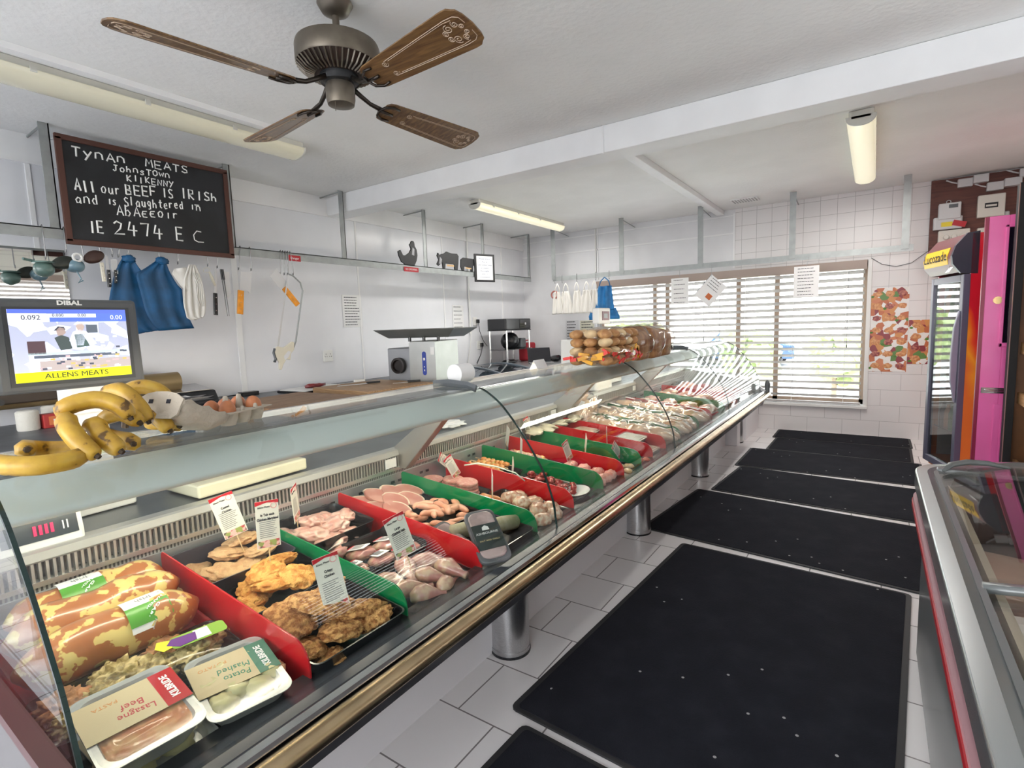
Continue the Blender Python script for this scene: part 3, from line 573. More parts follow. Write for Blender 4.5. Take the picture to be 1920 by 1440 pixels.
saw = T('bone_saw', 'bone saw with wire frame and cream handle hanging on the hooks', 'saw', (HX+.015, 3.13, 2.13))
obj('frame', MB().tube([(0, .0, 0), (0, .06, -.02), (0, .13, -.08), (0, .15, -.16), (0, .03, -.66), (0, .0, -.72)], .008, 8), GALV, saw, smooth=True)
obj('blade', MB().prism([(0, 0), (.012, 0), (-.155, -.7), (-.175, -.7)], 'X', -.001, .001), _M['knife_steel'], saw)
hm = MB(); path = [(-.19, -.71), (-.17, -.70), (-.11, -.715), (-.05, -.68), (-.02, -.66), (.005, -.67), (0, -.74), (-.04, -.78), (-.05, -.84), (-.09, -.83), (-.13, -.88), (-.15, -.93), (-.175, -.92), (-.17, -.86), (-.20, -.80), (-.21, -.75)]
hm.prism(path, 'X', -.012, .012)
obj('handle', hm, CRM, saw, bevel=.005); obj('grip_hole', MB().prism([(-.12, -.80), (-.07, -.75), (-.04, -.76), (-.07, -.81), (-.11, -.84)], 'X', -.0125, .0125), PANEL, saw); obj('grip', MB().tube([(.0, -.20, -.72), (0, -.215, -.76), (0, -.20, -.82), (0, -.215, -.85)], .013, 8), DARKP, saw, smooth=True)
# aprons and cloths: hanging sheets with folds and real thickness
def cloth(outline_l, outline_r, nz=14, ny=14, fold=.012, ff=5., seed=0, th=.006, pinch=.0):
    """outline_l/r: lists of (y, z) from top to bottom; grid between them"""
    def at(o, t):
        x = t*(len(o)-1); i = min(int(x), len(o)-2); f = x-i
        return (o[i][0]*(1-f)+o[i+1][0]*f, o[i][1]*(1-f)+o[i+1][1]*f)
    mb = MB(); rows = []
    for i in range(nz+1):
        t = i/nz; (ya, za), (yb, zb) = at(outline_l, t), at(outline_r, t); row = []
        for j in range(ny+1):
            s_ = j/ny; y = ya+(yb-ya)*s_; z = za+(zb-za)*s_
            x = fold*(math.sin(s_*ff*2*PI+seed+t*1.5)*(1.1-t*.4)+.6*noise.noise(Vector((s_*3, t*3, seed))))
            row.append(mb.b.verts.new((x, y, z)))
        rows.append(row)
    for a, b in zip(rows, rows[1:]):
        for j in range(ny): mb.face((a[j], b[j], b[j+1], a[j+1]))
    return mb
BLUE = mat('blue_apron', (.006, .075, .19), .55, var=.25, vs=6, bump=.1, bs=20)
ap = T('hanging_apron', 'left one of the two dark blue aprons on the left rail', 'apron', (HX, 1.82, 2.16))
obj('cloth', cloth([(-.075, -.0), (-.13, -.1), (-.17, -.24), (-.19, -.33), (-.15, -.5), (-.05, -.58), (.02, -.565)], [(.0, -.0), (.03, -.06), (.06, -.1), (.09, -.25), (.1, -.4), (.13, -.5), (.14, -.55)], fold=.012, ff=2, seed=1), BLUE, ap, smooth=True, solid=.006)
obj('knot', MB().blob((0.01, -.03, .0), (.02, .045, .03), .2, 4, 5), BLUE, ap, smooth=True)
ap = T('hanging_apron', 'right one of the two dark blue aprons on the left rail', 'apron', (HX+.03, 2.03, 2.16))
obj('cloth', cloth([(-.055, 0), (-.16, -.08), (-.21, -.11), (-.19, -.25), (-.17, -.4), (-.13, -.5), (-.09, -.555)], [(.01, 0), (.03, -.08), (.075, -.18), (.11, -.22), (.11, -.35), (.14, -.45), (.175, -.54)], fold=.012, ff=2.5, seed=3), BLUE, ap, smooth=True, solid=.006)
obj('knot', MB().blob((0.01, -.02, .0), (.02, .045, .03), .2, 4, 6), BLUE, ap, smooth=True)
CLW = mat('white_cloth', (.74, .72, .68), .8, bump=.15, bs=30)
ap = T('cloth_bundle', 'bundle of white cloth caps hanging right of the blue aprons', 'cloth', (HX+.08, 2.20, 2.12))
obj('cloth', cloth([(-.01, .02), (-.06, -.1), (-.07, -.2), (-.08, -.3), (-.06, -.42), (.0, -.43)], [(.03, .02), (.07, -.08), (.08, -.2), (.09, -.3), (.08, -.38), (.06, -.41)], fold=.02, ff=3, seed=8), CLW, ap, smooth=True, solid=.012)
obj('flap', cloth([(-.12, -.02), (-.14, -.06), (-.08, -.16), (-.04, -.2)], [(-.03, .0), (-.01, -.05), (-.01, -.12), (-.01, -.2)], fold=.01, ff=1, seed=4), CLW, ap, smooth=True, solid=.006)
mb = MB()
for q in range(4): mb.tube([(.035, .0+q*.012, -.05), (.04, .03+q*.012, -.15), (.04, .01+q*.018, -.25), (.04, .03+q*.012, -.32)], .004, 5)
obj('ties', mb, CLW, ap, smooth=True)
# signs on the rail, animals
RS = mat('red_sign', (.45, .01, .02), .4)
for lab, y, w, s_ in (('small red sign on the rail right of the saw hooks', 3.245, .13, 'Danger'), ('small red no smoking sign on the rail below the hen silhouette', 4.865, .25, 'NO SMOKING')):
    t = T('rail_sign', lab, 'sign', (-4.79, y, 2.29)); obj('plate', MB().span((0, -w/2, -.028), (.003, w/2, .028)), RS, t); text('sign_text', s_, .032, PAPER, t, (.0036, 0, 0), FX)
SIL = mat('black_silhouette', (.015, .015, .017), .5)
def silh(lab, y, poly, z=2.345, x=-4.80):
    t = T('animal_silhouette', lab, 'ornament', (x, y, z)); obj('body', MB().prism(poly, 'X', -.009, .009), SIL, t, bevel=.002); return t
t = silh('black wooden hen silhouette standing on the rail', 4.83, [(-.06, 0), (.1, 0), (.14, .06), (.16, .13), (.15, .2), (.12, .24), (.115, .28), (.1, .3), (.07, .3), (.05, .27), (.03, .25), (.055, .2), (.02, .15), (-.05, .11), (-.09, .11), (-.13, .17), (-.17, .15), (-.16, .1), (-.12, .03)])
obj('highlight', MB().prism([(.06, .13), (.1, .12), (.11, .2), (.08, .22)], 'X', .009, .0095), mat('silver_highlight', (.4, .4, .42), .3, .6), t)  # silver patch painted on the hen as a highlight
t = silh('black wooden bull silhouette standing on the rail', 5.60, [(-.13, 0), (-.09, 0), (-.08, .07), (.1, .07), (.11, 0), (.17, 0), (.19, .09), (.2, .19), (.17, .22), (.05, .215), (-.05, .23), (-.1, .2), (-.15, .19), (-.19, .17), (-.22, .2), (-.24, .16), (-.21, .11), (-.25, .05), (-.22, .03), (-.17, .06), (-.14, .08)])
obj('wood_strip', MB().span((.009, -.06, .035), (.011, .09, .06)), woodmat('light_wood', (.45, .28, .13), (.6, .4, .2), 1), t)
obj('highlight', MB().prism([(-.21, .06), (-.17, .05), (-.15, .12), (-.19, .15)], 'X', .009, .0095), _M['silver_highlight'], t)  # painted highlight on the bull, same silver
t = silh('smaller black wooden cow silhouette beside the framed notice', 6.0, [(-.13, 0), (-.09, 0), (-.08, .06), (.06, .05), (.07, 0), (.11, 0), (.12, .08), (.19, .1), (.2, .15), (.13, .18), (-.1, .18), (-.15, .15), (-.16, .05)])
obj('wood_strip', MB().span((.009, -.06, .03), (.011, .07, .05)), _M['light_wood'], t)
def lines(parent, w, h, n, m=None, axis='X', x=.002, seed=0, top=.85, bot=-.85, ind=.8, th=.006):
    """rows of fine print on a sheet as short ruled words"""
    mb = MB(); rr = random.Random(seed)
    for k in range(n):
        z = h/2*(top+(bot-top)*k/(max(1, n-1))); u = -w/2*ind; e = w/2*ind*rr.uniform(.5, 1)
        while u < e:
            l_ = rr.uniform(.05, .14)*w
            if axis == 'X': mb.span((x, u, z-th/2), (x+.0006, min(u+l_, e+.001), z+th/2))
            elif axis == 'Y': mb.span((u, -x-.0006, z-th/2), (min(u+l_, e+.001), -x, z+th/2))
            else: mb.span((z-th/2, u, x), (z+th/2, min(u+l_, e+.001), x+.0006))
            u += l_+.02*w
    return obj('print', mb, m or INK, parent)
fn = T('framed_notice', 'black framed printed notice hanging from the rail', 'notice', (-4.72, 6.29, 2.40), rot=(0, 0, math.radians(-22)))
obj('frame', MB().span((-.01, -.17, -.2), (.008, .17, .2)), SIL, fn, bevel=.003); obj('sheet', MB().span((.008, -.135, -.17), (.010, .135, .17)), PAPER, fn)
for k, s_ in enumerate(('Please ensure', 'that all', 'raw/cooked meat', 'is cooked', 'thoroughly', 'prior to', 'consumption')): text('notice_text', s_, .034, mat('blue_ink', (.05, .08, .2), .7), fn, (.0105, 0, .13-.043*k), FX)
# papers on the left wall
for lab, y, z, w, h, n, sd in (('white printed price list on the left wall beside the double socket', 4.22, 1.79, .28, .38, 11, 3), ('white printed notice on the left wall above the grinder', 6.18, 1.71, .25, .35, 6, 4)):
    t = T('wall_notice', lab, 'notice', (XL+.004, y, z)); obj('sheet', MB().span((0, -w/2, -h/2), (.0015, w/2, h/2)), PAPER, t); lines(t, w, h, n, seed=sd, th=.008)
# mirror
mi = T('wall_mirror', 'frameless mirror on the left wall below the rail', 'mirror', (XL+.008, .93, 1.86))
obj('mirror_glass', MB().span((0, -.58, -.36), (.008, .585, .38)), mat('mirror', (.9, .9, .88), .02, 1.), mi)
def socket(lab, x, y, z, plugs=(), w=.13):
    t = T('wall_socket', lab, 'socket', (x, y, z)); obj('plate', MB().span((0, -w/2, -.065), (.014, w/2, .065)), WPLAS, t, bevel=.004)
    mb = MB()
    for dy in ((-.03, .03) if w > .1 else (0,)):
        for a, b in ((0, .02), (-.012, -.008), (.012, -.008)): mb.box((.0145, dy+a, b), (.002, .006, .01))
    obj('pin_holes', mb, INK, t)
    return t
socket('white double socket on the left wall left of the grinder', XL, 3.83, 1.28)
socket('upper white socket on the left wall near the corner', XL, 6.58, 1.64, w=.10); socket('lower white socket on the left wall near the corner', XL, 6.66, 1.27, w=.10)
for lab, y, z, pts in (('black plug and lead in the upper socket', 6.62, 1.64, [(.03, 0, -.03), (.03, .02, -.15), (.03, .1, -.3), (.03, .2, -.4)]), ('black plug and lead in the lower socket', 6.70, 1.27, [(.03, 0, -.03), (.03, -.05, -.15), (.02, -.15, -.3)]), ):
    t = T('plug', lab, 'plug', (XL+.014, y, z)); obj('plug_body', MB().rbox((.02, 0, 0), (.04, .05, .06), .01), BLACKP, t, bevel=.006); obj('cable', MB().tube(pts, .005, 6), BLACKP, t, smooth=True)
tag(obj('hanging_cable', MB().tube([(XL+.03, 6.44, 1.46), (XL+.03, 6.42, 1.3), (XL+.03, 6.36, 1.1), (XL+.03, 6.33, .99)], .006, 6), WPLAS, smooth=True), 'white flex dropping from the ceiling conduit to the bench', 'cable')
tag(obj('hanging_cable', MB().tube([(XL+.03, 6.72, 1.24), (XL+.03, 6.65, 1.1), (XL+.03, 6.55, .99)], .004, 6), DARKP, smooth=True), 'grey flex dropping from the lower socket', 'cable')
# ================================================================== REAR BENCH AND WHAT STANDS ON IT
BZ = .957
be = T('steel_bench', 'long stainless steel work bench along the left wall', 'bench', (0, 0, 0))
obj('top', MB().span((XL+.01, -.3, BZ-.04), (-3.25, 4.8, BZ)), mat('bench_steel', (.15, .16, .175), .45, .6, var=.12, vs=5), be, bevel=.004)
for x in (XL+.1, -3.35):
    for y in (-.2, 2.1, 4.7): obj('leg', MB().cyl((x, y, 0), (x, y, BZ-.04), .025, n=10), STEEL, be)
obj('undershelf', MB().span((XL+.05, -.2, .25), (-3.3, 4.4, .27)), STEEL, be)
CB = woodmat('cutting_board_wood', (.17, .085, .04), (.30, .175, .095), 1, 5, .55)
o = obj('cutting_board', MB().box((0, 0, .025), (.98, .80, .05)), CB, loc=(-3.87, 2.55, BZ+.001), rot=(0, 0, math.radians(4)), bevel=.006); tag(o, 'large worn wooden cutting board on the steel bench', 'cutting board')
CB2 = woodmat('cutting_board_wood_pale', (.30, .17, .08), (.44, .28, .15), 0, 5, .55)
o = obj('cutting_board', MB().box((0, 0, .03), (.85, .82, .06)), CB2, loc=(-4.05, 3.52, BZ+.001), rot=(0, 0, math.radians(-3)), bevel=.006); tag(o, 'paler wooden cutting board next to the grinder', 'cutting board')
t = T('knife', 'kitchen knife with black handle lying on the paler board', 'knife', (-4.2, 3.55, BZ+.065), rot=(0, 0, 1.2)); obj('blade', MB().prism([(-.3, -.015), (0, -.025), (0, .02), (-.28, .01)], 'Z', 0, .003), _M['knife_steel'], t); obj('handle', MB().rbox((.07, 0, .01), (.14, .03, .02), .006), BLACKP, t, bevel=.004)
t = T('knife', 'short black handled knife lying at the edge of the paler board', 'knife', (-3.85, 3.78, BZ+.065), rot=(0, 0, 1.0)); obj('blade', MB().prism([(-.15, -.008), (0, -.012), (0, .012)], 'Z', 0, .003), _M['knife_steel'], t); obj('handle', MB().rbox((.06, 0, .01), (.13, .03, .02), .006), BLACKP, t, bevel=.004)
t = T('knife', 'knife handle in clear grey plastic beside the meat tray', 'knife', (-4.45, 3.60, BZ+.065), rot=(0, 0, 1.4)); obj('blade', MB().prism([(-.2, -.01), (0, -.012), (0, .012)], 'Z', 0, .003), _M['knife_steel'], t); obj('handle', MB().rbox((.06, 0, .012), (.12, .035, .024), .006), WPLAS, t, bevel=.004)
t = T('meat_tray', 'white tray with black rim on the bench by the left wall', 'tray', (-4.78, 3.36, BZ), rot=(0, 0, .1)); obj('base', MB().rbox((0, 0, .012), (.42, .62, .022), .03), BLACKP, t); obj('liner', MB().rbox((0, 0, .026), (.39, .58, .008), .03), WPLAS, t)
o = obj('meat_piece', MB().blob((0, 0, .02), (.05, .11, .02), .3, 3, 4), mat('dark_red_meat', (.20, .02, .025), .3, coat=.5), loc=(-4.75, 3.34, BZ+.032), smooth=True); tag(o, 'small piece of dark red meat on the white tray', 'meat')
# grinder
gr = T('meat_grinder', 'stainless steel meat grinder with wide tray hopper on the bench', 'grinder', (-3.98, 4.33, BZ), rot=(0, 0, math.radians(14))); gr.scale = (.86, .86, .90)
GS = mat('grinder_steel', (.42, .43, .42), .34, .8, var=.06, vs=3)
obj('body', MB().span((-.16, -.33, .03), (.19, .30, .52)), GS, gr, bevel=.01)
obj('front_plate', MB().span((-.165, -.338, .035), (.195, -.33, .50)), GS, gr)
obj('side_head', MB().span((-.50, -.30, .03), (-.17, .25, .44)), mat('grinder_grey', (.30, .31, .33), .4, .6), gr, bevel=.01)
obj('outlet', MB().lathe([(.0, -.305), (.095, -.305), (.095, -.36), (.07, -.362), (.06, -.33), (.0, -.33)], c=(-.33, 0, .235), axis='Y'), mat('outlet_dark', (.03, .025, .025), .35, .5), gr, smooth='auto')
tr = MB(); P = [(-.62, .70, .50), (.62, .50)]
def trough(mb, bx, by, tx, ty, z0, z1):
    B = [mb.b.verts.new(p) for p in ((-bx, -by, z0), (bx, -by, z0), (bx, by, z0), (-bx, by, z0))]; T_ = [mb.b.verts.new(p) for p in ((-tx, -ty, z1), (tx, -ty, z1), (tx, ty, z1), (-tx, ty, z1))]
    mb.face(B); [mb.face((B[k], B[(k+1) % 4], T_[(k+1) % 4], T_[k])) for k in range(4)]; return mb
obj('hopper_tray', trough(MB(), .42, .22, .56, .34, .56, .66).warp(lambda c: (c[0]-.1, c[1], c[2])), GS, gr, solid=.008)
for x in (-.2, .0, .2): obj('tray_knob', MB().cyl((x, -.25, .515), (x, -.25, .565), .02, n=10), BLACKP, gr)
obj('blue_badge', MB().prism([(.04+.028*math.cos(a), .26+.028*math.sin(a)+(.11 if math.sin(a) > 0 else -.11)) for a in [2*PI*k/24 for k in range(24)]], 'Y', -.3405, -.338), mat('blue_badge', (.03, .06, .35), .4), gr)
obj('badge_letters', MB().box((.04, -.341, .31), (.025, .002, .03)).box((.04, -.341, .22), (.012, .002, .012)).box((.04, -.341, .18), (.012, .002, .02)), WPLAS, gr)
obj('label_sheet', MB().span((.13, -.340, .36), (.18, -.338, .45)), PAPER, gr)
for x in (-.1, .15):
    for y in (-.28, .25): obj('foot', MB().cyl((x, y, 0), (x, y, .035), .025, n=10), BLACKP, gr)
for x in (-.45,):
    for y in (-.28, .2): obj('foot', MB().cyl((x, y, 0), (x, y, .035), .025, n=10), BLACKP, gr)
# dispenser, rolls, reels and box behind the monitor
t = T('film_dispenser', 'black cling film dispenser standing on the bench against the wall', 'dispenser', (-4.95, 1.95, BZ), rot=(0, 0, 0))
obj('case', MB().prism([(-.18, 0), (.2, 0), (.2, .03), (.14, .12), (-.18, .16)], 'Y', -.45, .42), BLACKP, t, bevel=.008)
obj('film', MB().blob((.19, -.05, .065), (.02, .36, .035), .5, 9, 2, rot=(0, -.3, 0)), mat('crumpled_film', (.25, .25, .26), .15, .6), t)
obj('steel_top', MB().prism([(-.17, .163), (.13, .125), (.13, .13), (-.17, .168)], 'Y', -.45, .40), STEEL, t)
t = T('paper_roll', 'thick brown paper roll in a dark holder on the left wall', 'roll', (-4.97, 1.6, 1.17))
obj('roll', MB().cyl((0, -.8, 0), (0, .54, 0), .082, n=28), mat('brown_paper', (.26, .185, .09), .35, .3, stretch=(1, 1, 1)), t, smooth='auto'); obj('holder', MB().span((-.09, -.9, -.04), (.095, .18, .16)).span((-.19, -.9, .06), (-.09, .18, .10)), mat('dark_brown_holder', (.05, .035, .025), .5), t, bevel=.01)
obj('holder_wheel', MB().cyl((.1, -.62, -.02), (.115, -.62, -.02), .022, n=14), BLACKP, t); obj('holder_bolt', MB().cyl((.097, -.1, -.02), (.11, -.1, -.02), .012, n=10), GOLD, t); obj('holder_arm', MB().box((-.10, .5, 0), (.17, .02, .03)), BLACKP, t)
TW = mat('string_white', (.66, .64, .58), .9, bump=.5, bs=60)
for lab, x, y in (('near reel of white string on the bench', -4.72, 1.075), ('far reel of white string behind the red box', -4.92, 1.26)):
    o = obj('string_reel', MB().lathe([(0, 0), (.058, 0), (.062, .01), (.062, .125), (.05, .135), (0, .135)]), TW, loc=(x, y, BZ), smooth='auto'); tag(o, lab, 'string reel')
t = T('ham_box', 'red and orange carton on the bench behind the bananas', 'box', (-4.72, 1.26, BZ), rot=(0, 0, math.radians(2)))
obj('carton', MB().span((-.05, -.12, 0), (.05, .14, .095)), mat('red_carton', (.42, .03, .03), .4), t, bevel=.006); obj('orange_panel', MB().span((.05, -.09, .02), (.0515, -.01, .08)), mat('orange_print', (.65, .18, .06), .5), t); obj('carton_text', MB().span((.05, .02, .055), (.0515, .10, .07)).span((.05, -.065, .04), (.0518, -.045, .06)), PAPER, t)
obj('gold_stripe', MB().span((.05, .0, .01), (.0515, .012, .09)), mat('gold_print', (.6, .38, .1), .4), t)
t = T('extension_socket', 'black socket block with cable at the foot of the wall trunking', 'socket', (-5.05, 2.80, BZ)); obj('block', MB().box((0, 0, .02), (.09, .17, .04)), BLACKP, t, bevel=.005); obj('cable', MB().tube([(0, -.08, .02), (0, -.3, .02), (.02, -.5, .03)], .006, 6), BLACKP, t)
# behind the counter: curved chest freezer and office desk in the corner
cf = T('chest_freezer', 'low chest freezer with curved sliding glass lid behind the counter', 'freezer', (-4.55, 5.75, 0))
obj('cabinet', MB().span((-.55, -.92, .0), (.75, .58, .86)), WPLAS, cf, bevel=.02)
arcp = [(-.55+1.3*k/12, .87+.14*math.sin(PI*k/12*.9+.25)) for k in range(13)]
obj('lid_glass', MB().sheet(arcp, 'Y', -.9, .58), glassmat('freezer_glass_blue', (.55, .62, .68), 1., .12), cf, smooth=True, solid=.005)
GF = mat('blue_grey_frame', (.16, .19, .22), .35)
for y in (-.93, -.2, .54): obj('lid_frame', MB().sheet([(x, z+.006) for x, z in arcp], 'Y', y, y+.045), GF, cf, solid=.018)
obj('rim', MB().span((-.57, -.94, .84), (-.53, .60, .93)).span((.73, -.94, .84), (.77, .60, .93)), GF, cf, bevel=.008)
mb = MB(); 
for k in range(14): mb.box((R_.uniform(-.4, .6), -.8+k*.115, .72), (R_.uniform(.2, .34), .09, .12), (0, 0, R_.uniform(-.3, .3)))
obj('packs', mb, mat('frozen_packs', (.45, .5, .55), .4, var=.4, vs=4), cf)
dk = T('office_desk', 'grey steel desk top in the far left corner', 'desk', (-4.4, 7.1, 0)); obj('top', MB().span((-.75, -.72, .92), (.75, .85, .96)), mat('desk_grey', (.30, .31, .32), .35, .5), dk, bevel=.004)
for x in (-.7, .7):
    for y in (-.66, .8): obj('leg', MB().cyl((x, y, 0), (x, y, .92), .02, n=8), STEEL, dk)
sh = T('printer_stand', 'small chrome legged shelf stand on the desk', 'stand', (-4.80, 7.0, .96))
for x in (-.16, .16):
    for y in (-.32, .32): obj('leg', MB().cyl((x, y, 0), (x, y, .52), .014, n=10), CHROME, sh, smooth='auto')
obj('shelf', MB().box((0, 0, .225), (.34, .66, .012)), mat('smoked_glass', (.05, .05, .055), .1), sh); obj('shelf', MB().box((0, 0, .525), (.36, .70, .014)), BLACKP, sh)
pr = T('printer', 'black inkjet printer on top of the chrome stand', 'printer', (-4.80, 7.0, 1.493)); obj('case', MB().rbox((0, 0, .085), (.36, .72, .17), .03), BLACKP, pr, bevel=.01); obj('front_panel', MB().span((.18, .02, .02), (.187, .33, .15)), mat('gloss_black', (.01, .01, .012), .08, coat=1), pr); obj('badge', MB().cyl((.187, .18, .09), (.190, .18, .09), .02, n=16), mat('grey_badge', (.4, .4, .4), .4), pr)
o = T('chair_back', 'black rounded device on the lower shelf of the stand', 'device', (-4.80, 7.05, 1.192)); obj('case', MB().blob((0, -.05, .12), (.14, .17, .14), .02, 2, 3), BLACKP, o, smooth=True); obj('base', MB().box((.05, .16, .08), (.16, .14, .16)), DARKP, o, bevel=.02)
o.name = 'speaker'; o['category'] = 'speaker'; o['label'] = 'black rounded speaker on the lower shelf of the stand'
o = tag(obj('keyboard_case', MB().blob((0, 0, .03), (.1, .16, .035), .2, 3, 3), BLACKP, loc=(-4.72, 6.86, .962), smooth=True), 'black bundle of cables on the desk under the stand', 'bundle')
fa = T('first_aid_bag', 'red first aid bag with white emblem behind the laptop', 'bag', (-4.86, 7.60, .96)); obj('bag', MB().rbox((0, 0, .15), (.16, .34, .30), .05), mat('red_bag', (.42, .015, .03), .6), fa, bevel=.03); obj('emblem', MB().tube([(.083, .06*math.cos(a), .15+.06*math.sin(a)) for a in [2*PI*k/20 for k in range(20)]], .006, 5, True), PAPER, fa); obj('handle', MB().tube([(0, -.06, .3), (0, -.04, .34), (0, .04, .34), (0, .06, .3)], .01, 6), _M['red_bag'], fa)
lt = T('laptop', 'open black laptop on the front of the desk', 'laptop', (-4.22, 6.98, .962), rot=(0, 0, math.radians(-50)))
obj('base', MB().box((.0, 0, .009), (.25, .36, .018)), mat('laptop_grey', (.30, .30, .31), .4, .3), lt, bevel=.004); obj('keys', MB().box((-.02, 0, .0185), (.12, .32, .002)), DARKP, lt)
obj('lid', MB().box((-.18, 0, .12), (.012, .36, .25), (0, math.radians(-28), 0)), BLACKP, lt, bevel=.003); obj('screen', MB().box((-.172, 0, .12), (.002, .33, .22), (0, math.radians(-28), 0)), mat('dark_screen', (.02, .02, .025), .1), lt)
tl = T('till_monitor', 'small black tablet screen with a red round sticker on the desk', 'screen', (-4.02, 7.72, .96), rot=(0, 0, math.radians(-75))); obj('panel', MB().box((0, 0, .17), (.02, .42, .26)), BLACKP, tl, bevel=.004); obj('sticker', MB().cyl((.0105, -.14, .23), (.0115, -.14, .23), .045, n=20), mat('red_sticker', (.6, .04, .06), .4), tl); obj('foot', MB().box((0, 0, .02), (.12, .3, .04)), BLACKP, tl)
o = obj('card_reader', MB().blob((0, 0, .05), (.06, .18, .05), .15, 3, 3), BLACKP, loc=(-4.22, 7.45, .96), smooth=True); tag(o, 'black handset lying on the desk between laptop and tablet', 'handset')
# notices on the far wall
for lab, x, z, w, h, n, sd, mt_ in (('sheet of handwritten notes on the far wall left of the window', -4.22, 1.44, .24, .34, 7, 21, mat('pale_grey_sheet', (.62, .62, .64), .8)), ('cream sheet of notes on the far wall nearest the blind', -3.94, 1.42, .26, .36, 8, 22, mat('cream_sheet', (.66, .64, .52), .8))):
    t = T('wall_notice', lab, 'notice', (x, YF-.004, z)); obj('sheet', MB().span((-w/2, -.0015, -h/2), (w/2, 0, h/2)), mt_, t); lines(t, w, h, n, axis='Y', seed=sd, th=.014)
# things hanging on the far rail
ring = tag(obj('tape_roll', MB().tube([(.0+.055*math.cos(a), 0, .055*math.sin(a)) for a in [2*PI*k/20 for k in range(20)]], .014, 8, True), mat('brown_tape', (.35, .12, .10), .4), loc=(-4.23, 7.47, 2.02), smooth=True), 'brown ring of tape hanging at the left end of the far rail', 'tape')
def ragx(y0, z0, w, h, seed, mt_, name, lab, cat, grp, top=.5, flare=1.):
    t = T(name, lab, cat, (y0, 7.46, z0)); c = cloth([(-w*top/2, 0), (-w*.38, -h*.3), (-w*.45, -h*.7), (-w/2*flare, -h)], [(w*top/2, 0), (w*.38, -h*.3), (w*.45, -h*.7), (w/2*flare, -h)], fold=.022, ff=2.2, seed=seed)
    c.warp(lambda v: (v[1], -v[0], v[2])); obj('cloth', c, mt_, t, smooth=True, solid=.006)
    for s_ in (-1, 1): obj('strap', MB().tube([(s_*w*top*.4, 0, -.01), (s_*w*top*.3, 0, .07), (0, 0, .13)], .008, 6), mt_, t, smooth=True)
    return t
for k, (x, lab) in enumerate(((-4.17, 'leftmost white apron bag on the far rail'), (-4.02, 'second white apron bag on the far rail'), (-3.83, 'third white apron bag on the far rail'), (-3.66, 'fourth white apron bag on the far rail'), (-3.53, 'white apron bag next to the blue one on the far rail'))):
    ragx(x, 2.06, .2+.02*(k % 2), .35, k*2.1, CLW, 'hanging_cloth_bag', lab, 'cloth bag', 'white cloth bags on the far rail')
bb = ragx(-3.36, 2.10, .32, .36, 5, mat('bright_blue_apron', (.01, .14, .36), .55, var=.2, vs=8), 'hanging_apron', 'blue apron hanging on the far rail beside the white bags', 'apron', None, .7)
c = cloth([(-.25, -.33), (-.30, -.45), (-.3, -.5)], [(.15, -.33), (.2, -.45), (.2, -.5)], fold=.02, ff=2, seed=2); c.warp(lambda v: (v[1]+.03, -v[0]+.01, v[2])); obj('skirt', c, _M['bright_blue_apron'], bb, smooth=True, solid=.006)
for x, lab in ((-4.23, 'hook at the left end of the far rail above the tape'), (-4.1, 'hook over the leftmost white bags on the far rail'), (-3.84, 'hook over the third white bag on the far rail'), (-3.52, 'hook over the last white bag on the far rail'), (-3.3, 'hook over the blue apron on the far rail')):
    o = obj('meat_hook', hookmb(.11, .003), HOOK, loc=(x, 7.49, 2.31), rot=(0, 0, -PI/2), smooth=True); tag(o, lab, 'hook', 'steel hooks on the far rail')
def hangsheet(lab, x, z, w, h, rot, n, sd, extra=None):
    t = T('hanging_notice', lab, 'notice', (x, 7.47, z), rot=(0, rot, 0)); obj('sheet', MB().span((-w/2, -.001, -h/2), (w/2, .001, h/2)), PAPER, t); lines(t, w, h, n, axis='Y', seed=sd, th=.007, x=.0012, bot=extra or -.85, ind=.7)
    return t
t = hangsheet('white typed sheet hanging left of the tilted leaflet', -2.24, 1.95, .24, .36, 0, 6, 31, 0.)
obj('hanger_wire', MB().tube([(0, 0, .18), (.0, 0, .29)], .0025, 5), HOOK, t)
t = hangsheet('tilted leaflet with an orange square hanging before the blind', -1.83, 1.93, .26, .34, math.radians(42), 4, 32, .2)
obj('orange_square', MB().box((.035, -.0015, -.07), (.075, .001, .07)), mat('orange_print2', (.55, .13, .03), .5), t); obj('fold', MB().span((-.135, .002, -.17), (-.13, .06, .17)), mat('teal_fold', (.1, .2, .22), .5), t); obj('hanger_wire', MB().tube([(-.11, 0, .14), (-.22, 0, .27)], .0025, 5), HOOK, t)
t = hangsheet('white typed sheet hanging at the right end before the blind', -.70, 1.97, .27, .37, 0, 9, 33)
obj('hanger_wire', MB().tube([(0, 0, .18), (.02, 0, .29)], .0025, 5), HOOK, t)
